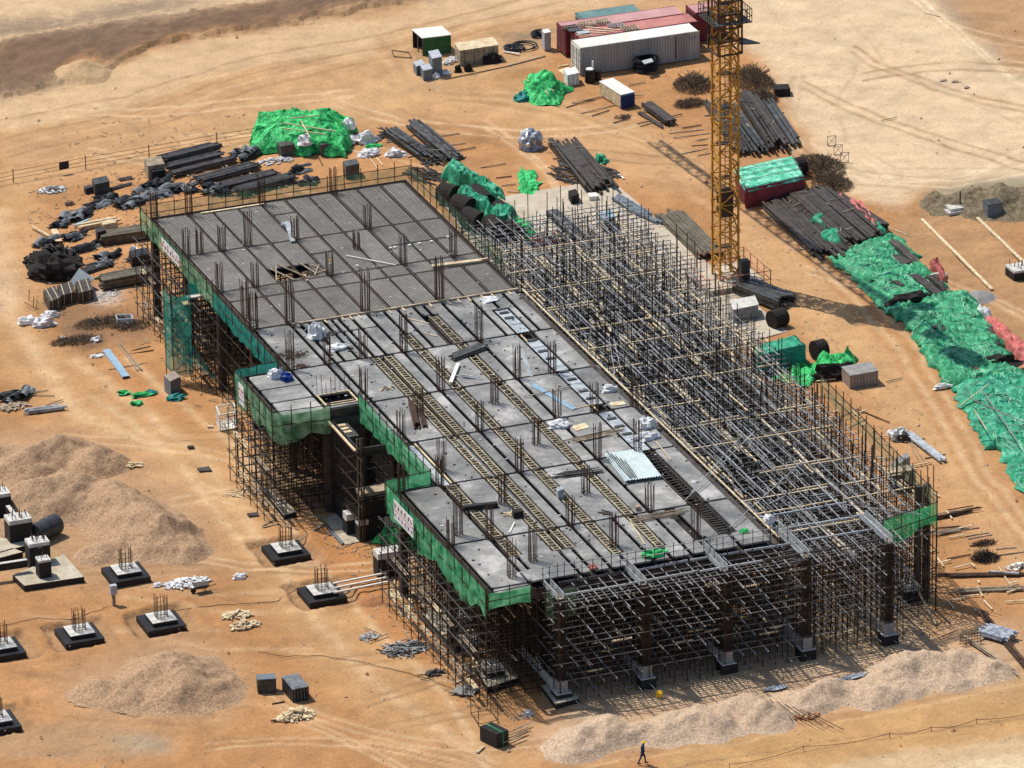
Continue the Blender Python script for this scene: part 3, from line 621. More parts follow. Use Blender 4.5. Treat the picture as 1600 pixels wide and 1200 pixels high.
# ---------------------------------------------------------------- column cages on the decks
COLN=['dark far deck','dark far deck','dark far deck','joint between the two decks','near deck']
rows=[(26.0,'at the far edge of the dark deck'),(17.1,'on the second beam row of the dark deck'),(8.3,'on the third beam row of the dark deck'),(-.5,'on the joint between the dark and light decks'),(-9.8,'on the first cross joint of the light deck'),(-18.55,'on the second cross joint of the light deck'),(-27.4,'on the third cross joint of the light deck'),(-36.1,'on the fourth cross joint of the light deck'),(-47.0,'on the fifth cross joint of the light deck')]
ordn=['first','second','third','fourth','fifth','sixth']
def cage(x,y,h,label,w=.5,nb=8,z=H-.4,group='column reinforcement cages on the decks',dark=False,sz=1):
    t=thing('column_cage',label,'rebar cage',(x,y,z),group); k=0
    for i in range(nb):
        a=i/nb*4; s=int(a); f=(a-s)*2-1; s4=[(f,-1),(1,f),(-f,1),(-1,-f)][s]; hh=h*random.uniform(.8,1.05) if i%2 else h
        lx=s4[0]*w/2; ly=s4[1]*w/2
        MB().bar((x+lx,y+ly,z),(x+lx+random.uniform(-.06,.06),y+ly+random.uniform(-.06,.06),z+.4+hh),.045).build('vertical_bar','rust',t)
    tb=MB()
    for zz in ([.5,.8] if not dark else [.5,.7,.9,1.1,1.3,1.6,1.9]):
        for a,b_ in (((-1,-1),(1,-1)),((1,-1),(1,1)),((1,1),(-1,1)),((-1,1),(-1,-1))): tb.bar((x+a[0]*w/2,y+a[1]*w/2,z+zz),(x+b_[0]*w/2,y+b_[1]*w/2,z+zz),.025)
    tb.build('tie_bars','rust',t); return t
for ri,(yy,rl) in enumerate(rows):
    xs_=XL
    if ri in (6,): xs_=XL[1:]
    for ci,xx in enumerate(xs_):
        if ri==5 and ci==0: continue
        hh={0:2.6,1:2.4,2:2.5,3:3.3,4:3.1,5:2.9,6:2.7,7:2.8,8:2.7}[ri]*random.uniform(.85,1.1)
        if ri==3 and ci in (1,2,3): hh=3.9
        if ci==4: continue
        cage(xx,yy,hh,'rebar cage %s from the left %s'%(ordn[ci],rl),nb=12 if ri==3 else 8,w=.6 if ri==3 else .5)
ex=[(-16.6,-9.9,2.6,'rebar cage between the paired timber strips and the second column of the first cross joint'),(-16.3,-22.5,2.4,'rebar cage beside the rusty rods on the light deck'),(-18.5,-33.4,2.6,'rebar cage just right of the narrow green netted notch'),(-10.0,-22.6,2.4,'rebar cage in the middle of the light deck'),(-9.9,-31.6,2.3,'rebar cage in the middle of the fourth bay'),(-3.3,-27.4,2.6,'rebar cage near the white sacks'),(-3.2,-36.3,2.9,'rebar cage by the pale corrugated sheets'),(-16.4,-41.3,2.6,'rebar cage beside the black panel on the light deck'),(-21.6,-45.5,3.4,'rebar cage inside the near left netted corner'),(-20.6,-54.2,3.1,'rebar cage at the near left corner of the light deck'),(-18.1,-52.1,3.0,'rebar cage behind the front net drape'),(-11.4,-51.9,2.6,'rebar cage near the front rail, left of the green cloth'),(-5.0,-52.6,2.8,'rebar cage near the front rail, right of the green cloth'),(-9.8,-42.,2.3,'rebar cage in the fifth bay'),(-3.5,-18.6,2.6,'rebar cage by the pale blue tubes'),(-21.6,17.2,2.4,'rebar cage near the left edge of the dark deck'),(-22.6,2.2,3.4,'slim post like cage with white cap at the left edge of the dark deck'),(-9.,13.,1.6,'short rebar cage in the middle of the dark deck'),(-17.2,17.4,3.2,'rebar cage by the white bars on the dark deck'),(-2.,8.3,2.6,'rebar cage near the pale planks on the dark deck')]
for x,y,h,l in ex: cage(x,y,h,l,nb=8)
# short bars standing round openings
for bx,by,nm in ((-22.6,-15.7,'opening in the light deck'),):
    t=thing('opening_starter_bars','row of thin bars standing round the small square opening','rebar',(bx,by,H-.2))
    for i in range(8): MB().bar((bx+i*.4,by+random.uniform(-.2,.2),H-.2),(bx+i*.4,by+.1,H+random.uniform(1,2)),.035).build('bar','rust',t)
# ---------------------------------------------------------------- falsework
def fw_things(root,standards,ledgers,joists,topst,bright=True):
    def keyn(s): return (s[0][0]*.352+s[0][1]*.936)
    standards.sort(key=keyn); ledgers.sort(key=lambda s:(s[0][0]+s[1][0])/2*.352+(s[0][1]+s[1][1])/2*.936)
    low=[s for s in ledgers if max(s[0][2],s[1][2])<5.5 and s[0][1]>-54 and bright and random.random()<.85]; ls=set(map(id,low)); ledgers=[s for s in ledgers if id(s) not in ls]; low.sort(key=lambda s:s[0][1]); cross=[s for s in ledgers if abs(s[0][1]-s[1][1])<.2]; hi=[s for s in ledgers if s[2]>.062]; hi=[(a,b,.048,.048) if w_<.08 else (a,b,w_*.7,w_*.7) for a,b,w_,h_ in hi]; ledgers=[s for s in ledgers if abs(s[0][1]-s[1][1])>=.2 and s[2]<=.062]  # low ledgers split off: shade inside the falsework goes into their darker colour
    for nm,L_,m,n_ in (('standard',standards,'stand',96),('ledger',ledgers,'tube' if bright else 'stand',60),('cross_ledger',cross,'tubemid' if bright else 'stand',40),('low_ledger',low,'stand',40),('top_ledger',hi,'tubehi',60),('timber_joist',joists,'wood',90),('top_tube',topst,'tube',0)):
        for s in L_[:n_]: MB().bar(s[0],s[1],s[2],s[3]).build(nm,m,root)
        if len(L_)>n_:
            mb=MB()
            for s in L_[n_:]: mb.bar(s[0],s[1],s[2],s[3])
            tag(mb.build(nm,m,root),None,None,kind='stuff')
def insideO(x,y):
    if y<-56.0 and -18.4<x<14.8 and y>-58.9: return True
    if 1.1<x and -58.9<y<12.4: return x<15.6-.0*(y)
    return False
root=thing('falsework','dense open grid of scaffold tubes filling the right and front of the building','scaffold',(8,-25,0))
st=[];lg=[];jo=[];tp=[]
XB=lambda y:13.9+(y+54)*.042
sx=[1.2+i*.93 for i in range(17)]; sy=[-58.7+i*.96 for i in range(79)]
for y in sy:
    for x in sx:
        top=H-.35
        if y>-14: top+=random.choice([0,.6,1.2,1.8,2.4])*(1 if random.random()<.65 else 0)
        elif y>-34: top+=random.choice([0,.3,.8,1.4,1.9])
        elif x>XB(y)-3.2: top+=random.choice([0,.8,1.6,2.4])
        if y>8 and random.random()<.4: continue
        if x>9.6 and y<-54.2 or x>XB(y)+.3: continue
        j=random.uniform(-.16,.16); j2=random.uniform(-.16,.16); st.append(((x+j,y+j2,0),(x+j+random.uniform(-.12,.12),y+j2+random.uniform(-.12,.12),top),.055,.055))
fx=[-18.6+i*1.03 for i in range(19)]
for y in (-58.9,-57.9,-56.9):
    for x in fx: st.append(((x,y,0),(x,y,H-.3+(random.choice([0,.9]) if y==-56.9 else 0)),.062,.062))
for lv,z in enumerate((.35,1.8,3.25,4.7,6.15,7.6,8.35)):
    for y in sy:
        if lv==0 and random.random()<.4: continue
        if y>-54 and random.random()<.14: continue
        x=.9+random.uniform(-.5,.3)
        xm=XB(y) if y>-54.2 else 9.4
        while x<xm-.1:
            e=min(x+random.choice([3,4,6,6]),xm+random.uniform(0,.7)); lg.append(((x,y+.05,z+random.uniform(-.03,.03)),(e,y+.05,z+random.uniform(-.03,.03)),.05,.05)); x=e
    for x in sx:
        y=(-59.3 if x<9.6 else max(-54.6,(x-13.9)/.042-54))+random.uniform(-.4,.4)
        while y<16:
            e=min(y+random.choice([3,4,6,6]),16.2); 
            if random.random()<.84: lg.append(((x+.05+random.uniform(-.12,.12),y,z+.06+random.uniform(-.1,.1)),(x+.05+random.uniform(-.12,.12),e,z+.06+random.uniform(-.1,.1)),.054,.054))
            y=e
    for y in (-58.9,-57.9,-56.9):
        x=-19.2
        while x<1: e=x+random.choice([3,4,6]); lg.append(((x,y,z),(min(e,1.5),y,z),.055,.055)); x=e
    for x in fx:
        if random.random()<.86: dz=random.uniform(-.12,.12); lg.append(((x+.04+random.uniform(-.1,.1),-59.2-random.random()*1.1,z+dz),(x+.04+random.uniform(-.15,.15),random.choice([-55.2,-53,-52]),z+dz+random.uniform(-.1,.1)),.055,.055))
# hand height rail along the front edge of the light deck
x=-18.6
while x<1.6: st.append(((x,-55.55,H-.3),(x,-55.55,H+1.0+random.uniform(-.1,.25)),.045,.045)); x+=random.uniform(.5,.9)
for z in (H+.45,H+.95): tp.append(((-18.8,-55.5,z),(1.8,-55.5,z),.055,.055))
# head tubes near the top, running along Y, their sunlit brightness painted as a paler grey
for x in [1.6+i*1.0 for i in range(13)]:
    y=(-58. if x<9.6 else -53.5)+random.random()*3
    while y<14:
        l=random.uniform(3,6.5); 
        if random.random()<.36: lg.append(((x,y,H-.28),(x+random.uniform(-.1,.1),min(12,y+l),H-.28),.066,.066))
        y+=l+.2
# joists of pale timber along the beam lines
for x in (1.65,4.9,8.55,11.6,13.9):
    for dx in (0,.42):
        y=-58. if x<9 else -53.5
        while y<9:
            l=random.uniform(1.6,3.6)
            if random.random()<(.72 if x!=11.6 else .5): jo.append(((x+dx,y,H-.62+random.uniform(-.05,.05)),(x+dx+random.uniform(-.06,.06),y+l,H-.62),.12,.10))
            y+=l+random.choice([.1,.5,1.3])
for x in [3.1,6.4,7.4,10.1,13.1]:
    y=-55.
    while y<5:
        l=random.uniform(.8,2.2)
        if random.random()<.4: jo.append(((x,y,H-.9-random.random()*2.5),(x+random.uniform(-.1,.1),y+l,H-.9-random.random()*.3-1),.11,.10))
        y+=l+random.uniform(.4,1.8)
for y in (-53.6,-49.6,-47,-42.5,-38,-36.1,-32,-27.4,-22.8,-18.5,-14,-9.8,-5,-.5,4,8.3,10.5):
    for dy in (0,.5):
        x=1.2
        while x<13.6:
            l=random.uniform(2.5,5.)
            if random.random()<.8 and dy==0 or random.random()<.25: jo.append(((x,y+dy,H-.5),(min(x+l,14.6),y+dy+random.uniform(-.06,.06),H-.5),.11,.10))
            x+=l+random.choice([.1,.6,1.2])
for _ in range(60):
    x=random.uniform(-17,13); y=random.uniform(-58.6,-56) if x<1 else random.uniform(-53,-46); z=random.uniform(1.8,7); l=random.uniform(.6,1.8)
    if random.random()<.6: jo.append(((x,y,z),(x,y+l,z),.12,.1))
    else: jo.append(((x,y,z),(x+l,y,z),.12,.1))
# dense bright clutter at the far end where the tops are seen
for _ in range(260):
    x=random.uniform(1.5,14.2); y=random.uniform(-16,15); z=H-.5-random.random()*3.2; l=random.uniform(.3,1.5)
    if random.random()<.5: jo.append(((x,y,z),(x+random.uniform(-.1,.1),y+l,z),.13,.12))
    else: tp.append(((x,y,z),(x+l,y+random.uniform(-.1,.1),z),.1,.1))
for _ in range(1300):
    x=random.uniform(1.2,14.2); y=random.uniform(-54,15); z=random.uniform(3.4,8.5); a=random.choice([0,1])
    tp.append(((x,y,z),(x+(1-a)*random.uniform(.3,1.4),y+a*random.uniform(.3,1.4),z+random.uniform(-.5,.5)*random.choice([0,0,1])),.055,.055))
random.shuffle(jo); jo.sort(key=lambda s:-(s[0][2]>H-.7)+s[0][1]*.01)
for a,b,z,h in ((2.3,-40,H+.1,0),): pass
for p,q in (((-3.6,-46.8),(6.2,-37.6)),((-2.4,-45.4),(4.4,-38.6)),((-2.2,-52.6),(7.6,-44.2)),((7,-51.6),(11.8,-57.2)),((.9,-21.2),(2.7,-15.5)),((1.6,-20.8),(3.1,-15.5))):
    lg.insert(0,((*p,H+.25),(*q,H+.8),.07,.07))
# long silver walings seen from above
lg.append(((3.,-47.5,H+.0),(3.1,8.5,H),.10,.1)); lg.append(((5.9,-41,H+.0),(6.0,-9,H),.10,.1))
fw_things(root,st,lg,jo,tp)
# silver side forms of the front beams
for x,l in ((-18.3,4.4),(-11.65,4.6),(-5.05,5.0),(1.65,6.0),(8.55,5.2)):
    for dx in (-.26,.26): MB().bar((x+dx,-58.45,H-.2),(x+dx,-58.45+l,H-.2),.05,.5).build('beam_side_form','silver',root)
    MB().bar((x,-58.3,H-.52),(x,-58.4+l,H-.52),.45,.06).build('beam_bottom_form','oldwood',root)
for y,x0,x1 in ((-58.0,-18,8.6),(-55.9,-17.5,8.4),(-53.2,1.6,8.4),(-50.6,1.2,8.6)):
    x=x0
    while x<x1: e=min(x1,x+random.uniform(4,6.4)); MB().bar((x,y,H-.35+random.uniform(-.05,.05)),(e-.15,y+random.uniform(-.15,.15),H-.35),.09,.15).build('cross_beam_form','silver' if random.random()<.6 else 'darktube',root); x=e
# scaffold under the light and dark decks (perimeter bays, seen from outside)
root=thing('falsework','dark scaffold bays under the left and front edges of the decks','scaffold',(-20,-20,0))
st=[];lg=[];jo=[]
def bay(x0,x1,y0,y1,top,sp=1.15,lv=(.35,1.8,3.25,4.7,6.15,7.6)):
    nx=max(1,round((x1-x0)/sp)); ny=max(1,round((y1-y0)/sp))
    for i in range(nx+1):
        for j in range(ny+1):
            x=x0+(x1-x0)*i/nx; y=y0+(y1-y0)*j/ny; st.append(((x,y,0),(x,y,top),.062,.062))
    for z in lv:
        if z>top: continue
        for j in range(ny+1): y=y0+(y1-y0)*j/ny; lg.append(((x0-.3,y,z),(x1+.3,y,z),.055,.055))
        for i in range(nx+1):
            x=x0+(x1-x0)*i/nx; y=y0-.4
            while y<y1: e=min(y1+.4,y+random.choice([3,4,6])); lg.append(((x+.05,y,z+.06),(x+.05,e,z+.06),.055,.055)); y=e
bay(-22.6,-16.9,-1,26,H-.7); bay(-22.6,-17,-9.5,-1.2,H-.7); bay(-26.4,-19.9,-18.4,-9.9,H-.7); bay(-19.8,-15,-36,-18.7,H-.7); bay(-22.7,-17.2,-56.3,-36.2,H-.7)
bay(-17.0,.4,-55.8,-51.,H-.7)
for _ in range(160):
    x=random.uniform(-22.6,-18.5); y=random.uniform(-56,25); z=random.uniform(.3,7); l=random.uniform(.6,2.)
    if -35<y<-19: x+=3
    jo.append(((x,y,z),(x,y+l,z+random.uniform(-.4,.4)),.1,.09))
def fillbay(x0,x1,y0,y1):  # unseen inner bays, added so the space under the decks turns dark
    x=x0
    while x<=x1:
        y=y0
        while y<=y1: st.append(((x,y,0),(x,y,H-.7),.062,.062)); y+=1.45
        x+=1.45
    for z in (1.8,3.25,4.7,6.15,7.6):
        y=y0
        while y<=y1: lg.append(((x0,y,z),(x1,y,z),.055,.055)); y+=1.45
        x=x0
        while x<=x1: lg.append(((x,y0,z),(x,y1,z),.055,.055)); x+=1.45
fillbay(-16.2,-.2,-1,25.5); fillbay(-16.2,-.2,-9.5,-2.2); fillbay(-19,-.2,-18.4,-10.2); fillbay(-14,-.2,-35,-19); fillbay(-16.2,-.2,-50,-36.5)
fw_things(root,st,lg,jo,[],False)  # deck shade painted in: these ledgers take the dark tube colour
gt=thing('concrete_column','rows of dark columns and deep beams carrying the decks','columns',(-11,-15,0))
for yy in [26.0,17.1,8.3,-.5,-9.8,-18.55,-27.4,-36.1,-47.0]:
    for xx in XL+[]:
        if yy==-27.4 and xx<-20: continue
        MB().box(xx-.3,yy-.3,0,xx+.3,yy+.3,H-.72).build('column_shaft','brownform',gt)
for yy in [26.0,17.1,8.3,-.5,-9.8,-18.55,-27.4,-36.1,-47.0,-55.4]:
    MB().box(-22.9 if not -36<yy<-20 else -19.8,yy-.3,H-1.35,.3,yy+.3,H-.72).build('beam_form','brownform',gt)
# scaffold of the stair shaft and its form
SHX0,SHX1,SHY0,SHY1=-22.5,-20.2,-25.2,-18.9
t=thing('stair_shaft_form','tall black boxed stair shaft form in the notch of the light deck','formwork',((SHX0+SHX1)/2,(SHY0+SHY1)/2,0))
z0,z1=0.,8.0
def wall(a,b,za,zb,m='black',w_=.12): MB().bar((a[0],a[1],(za+zb)/2),(b[0],b[1],(za+zb)/2),w_,zb-za).build('wall_form',m,t)
SX1=-19.6
wall((SHX0,SHY0),(SX1,SHY0),0,3.6,'black'); wall((SHX0,SHY0),(SX1,SHY0),7.3,z1,'steelform'); wall((SHX0,SHY1),(SX1,SHY1),2,z1,'steelform')
wall((SHX0,SHY0),(SHX0,SHY1),0,2.4,'black'); wall((SHX0,SHY0),(SHX0,SHY1),7.2,z1,'steelform'); wall((SX1,SHY0),(SX1,SHY1),3,z1,'black')
MB().box(SHX0+.1,-22.,z1-.45,SHX0+1.2,SHY1,z1-.35).build('landing_form','steelform',t)
for i in range(3): MB().box(SHX0+.3,-21.2+i*.7,z1-.34,SHX0+.9,-20.8+i*.7,z1-.28).build('plank','wood',t)
MB().box(SHX0+.2,SHY0+.3,3.6,SX1-.2,SHY0+1.6,3.9).build('landing_form','oldwood',t)
for p in ((SHX0-.12,SHY0-.1),(SHX0+.15,SHY0-.1),(SHX0+.35,SHY0-.1),(SX1,SHY0-.1),(SHX0-.12,SHY1),(SX1,SHY1)):
    MB().bar((*p,0),(*p,z1+.9),.11,.11).build('corner_post','tanform' if p[1]<-25 and p[0]<-22.2 else 'rust',t)
e=MB()
for i in range(14): e.bar((SHX0-.16,SHY0+.4+i*.45,1.5+random.random()),(SHX0-.16,SHY0+.4+i*.45,z1+.2),.06)
for z in (2,3.4,4.8,6.2,7.5): e.bar((SHX0-.22,SHY0-1.5,z),(SHX0-.22,SHY1+.5,z-.0),.07); e.bar((SHX0-1.5,SHY0-.2,z),(SX1+.4,SHY0-.2,z),.07)
e.build('support_tubes','stand',t)
e=MB(); e.bar((SHX0-.3,SHY0-.1,z1-.1),(SHX0-.3,SHY1,z1-.1),.16,.14); e.build('timber_rail','wood',t)
# ---------------------------------------------------------------- big columns
pd=.95
fronts=[(-18.33,'leftmost'),(-11.5,'second from the left'),(-4.9,'middle'),(1.65,'fourth from the left'),(8.5,'rightmost')]
for i,(x,l) in enumerate(fronts):
    y=-58.4; t=thing('column','%s dark formed column of the front row, on a black footing block'%l,'column',(x,y,-.1),'columns along the front')
    MB().box(x-.62,y-.62,-.15,x+.62,y+.62,.75).build('footing_block','black',t)
    MB().box(x-.60,y-.60,.75,x+.60,y+.60,.80).build('footing_top','conc',t)
    MB().box(x-.38,y-.38,.8,x+.38,y+.38,1.7).build('concrete_stub','stonegrey',t)
    MB().box(x-.2,y-.2,1.7,x+.2,y+.2,H-.7).build('column_form','stand',t)
    e=MB()
    for q in (-.27,-.09,.09,.27):
        e.bar((x+q,y-.3,1.5),(x+q,y-.3,H-.4),.045); e.bar((x-.3,y+q,1.5),(x-.3,y+q,H-.4),.045); e.bar((x+.3,y+q,1.5),(x+.3,y+q,H-.4),.045)
    for z in (2,3,4,5,6,7): e.bar((x-.5,y-.48,z),(x+.5,y-.48,z),.05); e.bar((x-.48,y-.5,z),(x-.48,y+.5,z),.05)
    e.build('form_studs','stand',t)
    gb=thing('ground_beam_form','whitish ladder like ground beam form running back from the %s front column'%l,'formwork',(x,y+3.4,.7),'ground beam forms')
    for k in range(9): MB().box(x-.5,y+.6+k*.72,.75,x-.42,y+1.26+k*.72,1.45).build('form_panel','silver',gb)
    MB().bar((x-.45,y+.6,1.48),(x-.45,y+7.1,1.48),.12,.06).build('top_rail','conc',gb)
for (px_,py_,l) in ((1420,935,'dark bulky column base at the right front corner'),(770,1062,'black footing block with timbers at the near left corner'),(722,985,'black footing block on a tan slab near the left scaffold')):
    g=G(px_,py_); pedestal('pedestal',l,g.x,g.y,1.3,1.5,cap=.5,bars=5)
g=G(1437,925); 
for (px_,py_),l,hh in (((1438,935),'pair of dark column forms at the right front corner',9.6),):
    g=G(px_,py_); t=thing('column',l,'column',(g.x,g.y,0))
    for d in (-.5,.25): MB().box(g.x+d,g.y-.25,0,g.x+d+.45,g.y+.25,hh).build('column_form','brownform',t)
    for d in (.5,1.0): MB().bar((g.x+d,g.y,0),(g.x+d,g.y,hh+1.5),.06).build('standard','rust',t)
slab('foundation_slab','long tan slab with timbers across it beside the near left scaffold',[(660,968),(702,955),(748,1008),(710,1020)],.55,None,.05)
slab('foundation_slab','tan slab under the black block at the near left corner',[(744,1052),(790,1040),(812,1066),(762,1082)],.5,None,.05)
slab('foundation_slab','tan slab below the leftmost front column',[(846,1078),(880,1072),(905,1098),(868,1108)],.45,None,.05)
slab('foundation_slab','tan slab beneath the two white topped boxes, left of the notch',[(505,812),(530,800),(602,838),(540,852)],.12,None,.0)
slab('foundation_slab','tan stepped kerb slab along the left scaffold foot',[(412,772),(420,768),(464,806),(444,812)],.45,None,.0)
g=G(548,832); pedestal('pedestal','taller white topped box standing beside the notch',g.x,g.y,.95,1.9,cap=.6)
g=G(566,842); pedestal('pedestal','shorter white topped box standing beside the notch',g.x,g.y,.85,1.9,cap=.45)
g=G(606,895); pedestal('pedestal','wide black block with grey side and white top below the green netted corner',g.x,g.y,2.0,2.1,cap=.5,d=1.2)
g=G(613,838); pedestal('pedestal','grey topped black box in the shade of the netted corner',g.x,g.y,1.2,1.9,cap=.6)
# ---------------------------------------------------------------- edge scaffolds with nets
def edge(name,label,path,z0,z1,netm,foot=True,sag=.15,post='stand',drop=0.,seed=0,extra=True,netlabel=None):
    a0=Vector((*path[0],0)); t=thing(name,label,'edge scaffold',(a0.x,a0.y,0 if foot else z0))
    for i in range(len(path)-1):
        a=Vector((*path[i],0)); b=Vector((*path[i+1],0)); d=b-a; L_=d.length; d.normalize(); nrm=Vector((d.y,-d.x,0))
        k=max(1,round(L_/1.6))
        for j in range(k+1):
            if i>0 and j==0: continue
            p=a+d*(L_*j/k); MB().bar(p+Vector((0,0,0 if foot else z0-.3)),p+Vector((0,0,z1+random.uniform(.1,.7))),.06).build('standard',post,t)
        r_=MB()
        for z in ([z1,(z0+z1)/2]+([1.7,3.4,5.1,6.8] if foot else [])): r_.bar(a+Vector((0,0,z)),b+Vector((0,0,z)),.055)
        r_.build('rail',post,t)
        n=max(3,int(L_/.35)); rowsn=7; P=[]
        for q in range(rowsn):
            v=q/(rowsn-1); row=[]
            for j in range(n+1):
                u=j/n; p=a+d*(L_*u); zz=z1-(z1-z0)*v*(1+.15*n3(u*L_*.8+seed,seed)+drop*1.6*n3(u*L_*.33+seed,seed))-.12*abs(math.sin(u*L_*1.9))*(1-v)
                off=sag*(n3(u*L_*.9+seed,v*2,seed)+.5*n3(u*L_*2.5,v*5,seed+4))*(.3+v)
                row.append((p.x+nrm.x*off,p.y+nrm.y*off,zz))
            P.append(row)
        ob=MB().grid(P).build('net',netm,t,smooth=True)
        if netlabel: ob['label']=netlabel
    return t
sc=[]
edge('edge_scaffold','left edge scaffold of the dark deck with a light green net and banner',[(-23.7,26.9),(-23.7,7.4)],7.9,9.75,'netleft',seed=2)
edge('edge_scaffold','short teal netted edge scaffold behind the teal access tower',[(-23.7,7.3),(-23.7,-9.2),(-27.4,-9.5)],7.7,9.5,'netteal',seed=5)
edge('edge_scaffold','green netted edge scaffold round the projecting left wing of the light deck',[(-27.5,-9.6),(-27.5,-18.8),(-22.7,-19.2)],7.0,9.4,'netleft',seed=8,drop=.2)
edge('edge_scaffold','bright green netted rail along the notch of the light deck',[(-20.2,-18.9),(-20.2,-35.6),(-24.1,-35.9)],7.6,9.9,'net',foot=False,seed=11)
edge('edge_scaffold','green netted edge scaffold with a white banner at the near left corner',[(-24.1,-36.2),(-23.9,-57.4)],7.2,9.7,'net',seed=14,drop=.25,sag=.3)
edge('edge_scaffold','sagging green net across the near left corner of the light deck',[(-23.7,-57.4),(-20.2,-57.2)],8.0,9.4,'net',foot=False,seed=17,drop=.3)
edge('edge_scaffold','thin see through net along the far edge of the dark deck',[(-23.7,27.1),(1.1,27.1)],8.3,9.9,'netdk',seed=20,foot=False)
edge('edge_scaffold','thin see through green net along the right edge of the dark deck',[(1.1,27.1),(1.1,5.)],8.2,9.8,'netdk',seed=23,foot=False)
edge('edge_scaffold','faded olive net along the far right edge of the falsework',[(15.2,-30),(14.2,-54.6)],8.4,9.9,'netpale',seed=26,foot=True)
edge('edge_scaffold','dense green drape hanging at the right front corner of the falsework',[(14.2,-54.7),(9.0,-56.2)],7.0,9.2,'netdrape',seed=29,foot=True,drop=.4,sag=.4)
edge('edge_scaffold','ragged green net hanging behind the leftmost front beam form',[(-19.1,-57.3),(-16.6,-57.3)],6.6,8.7,'netdk',seed=31,foot=False,drop=.3)
# outer lift of tubes along the left faces
root=thing('side_scaffold','outer tube scaffold with plank lines along the whole left side','scaffold',(-24.5,-10,0))
def lift(x,y0,y1,dx,top):
    k=round((y1-y0)/1.6)
    for j in range(k+1):
        y=y0+(y1-y0)*j/k; MB().bar((x+dx,y,0),(x+dx,y,top+random.uniform(-.6,.2)),.06).build('standard','stand',root)
    r_=MB()
    for z in (1.2,2.7,4.2,5.7,7.2):
        r_.bar((x+dx,y0-.5,z),(x+dx,y1+.5,z+.03),.065)
        for j in range(k+1): y=y0+(y1-y0)*j/k; r_.bar((x+dx-.2,y,z),(x+1.4,y,z),.05)
    r_.build('ledger','darktube',root)
    for z in (1.3,4.3):
        y=y0
        while y<y1: e=y+random.uniform(1.5,3.5); MB().bar((x+dx+.45,y,z),(x+dx+.5,min(e,y1),z),.3,.05).build('plank','wood' if random.random()<.5 else 'oldwood',root); y=e+random.uniform(0,2.5)
lift(-23.7,9,26.5,-.75,7.0); lift(-27.5,-18.5,-10,-.8,6.4); lift(-24.0,-56.5,-37,-.9,6.6)
# teal access tower
a=G(272,600); t=thing('access_tower','narrow teal netted access tower at the left of the building','access tower',(a.x,a.y,0))
tx,ty=a.x,a.y
for dx in (0,1.7):
    for dy in (0,2.0): MB().bar((tx+dx,ty+dy,0),(tx+dx,ty+dy,8.4),.07).build('standard','rust',t)
P=[]
for q in range(14):
    z=.7+q/13*7.2; P.append([(tx-.02+u*1.72/6,ty-.06+.12*n3(u*.9,z,3),z) for u in range(7)])
MB().grid(P).build('net','netteal',t,smooth=True)
P=[]
for q in range(14):
    z=.9+q/13*7; P.append([(tx-.06+.12*n3(u*.9,z,7),ty+u*2.0/6,z) for u in range(7)])
MB().grid(P).build('net','netteal',t,smooth=True)
P=[[(tx+1.7+i*.3,ty-.4-.35*i+j*.1,1.6+1.8*(j/5)*(1-i/6)-.25*i) for j in range(6)] for i in range(6)]
MB().grid(P).build('net_tail','netteal',t,smooth=True)
r_=MB()
for z in (1,2.6,4.2,5.8,7.4): r_.bar((tx-.3,ty,z),(tx+2,ty,z),.055); r_.bar((tx,ty-.3,z),(tx,ty+2.3,z),.055); r_.bar((tx,ty,z),(tx+1.7,ty,z+1.5),.05)
r_.build('ledger','stand',t)
bx=tx+1.6
MB().box(bx,ty+.2,7.35,bx+3.9,ty+.75,7.5).build('plank_walkway','conc',t); MB().box(bx-.5,ty-.1,7.0,bx+.15,ty+.6,7.1).build('landing_board','wood',t)
P=[[(bx+.2+i*.4,ty+1.0+.06*n3(i,j),7.4+j*.35) for i in range(9)] for j in range(4)]; MB().grid(P).build('net','netteal',t,smooth=True)
r_=MB()
for i in range(4):
    for z in (0,): r_.bar((bx+i*1.25,ty+.2,0),(bx+i*1.25,ty+.2,8.6),.06); r_.bar((bx+i*1.25,ty+1.6,0),(bx+i*1.25,ty+1.6,8.6),.06)
for z in (1.5,3,4.5,6): r_.bar((bx,ty+.2,z),(bx+4,ty+.2,z),.055); r_.bar((bx,ty+1.6,z),(bx+4,ty+1.6,z),.055)
r_.build('walkway_frame','stand',t)
# banners on the nets
def banner(label,p0,p1,z0,z1,rows_):
    a=Vector((*p0,0)); b=Vector((*p1,0)); d=(b-a).normalized(); nrm=Vector((-1,0,0)); L_=(b-a).length
    t=thing('banner',label,'banner',(a.x,a.y,z0),'white banners tied to the nets')
    def V(u,z,o): return a+d*u+nrm*o+Vector((0,0,z))
    mb=MB(); mb.bar(V(0,(z0+z1)/2,0),V(L_,(z0+z1)/2,0),.03,z1-z0); mb.build('cloth','sack',t)
    hh=(z1-z0)
    for ri,(m,zf,nch,sz,gp) in enumerate(rows_):
        mb=MB(); rr=random.Random(ri+int(L_*10))
        for c in range(nch):
            u0=L_*(c+.5)/nch-sz/2; zc=z0+hh*zf
            for _ in range(4):                     # short crossed strokes, as the small characters look from here
                if rr.random()<.5: z=zc+rr.uniform(-.45,.45)*sz; mb.bar(V(u0+sz*.1,z,.022),V(u0+sz*.9,z,.022),.012,.05)
                else: u=u0+rr.uniform(.1,.9)*sz; mb.bar(V(u,zc-sz*.45,.022),V(u+.001,zc+sz*.45,.022),.012,.045)
        mb.build('lettering',m,t)
    MB().bar(V(.02,z0+hh*.5,.02),V(L_-.02,z0+hh*.5,.02),.012,.05).build('red_line','inkred',t)
    return t
banner('white banner with a row of black characters over blue ones, on the near left net',(-24.45,-38.9),(-24.4,-43.1),8.0,9.6,[('ink',.76,6,.36,0),('inkblue',.25,6,.34,0)])
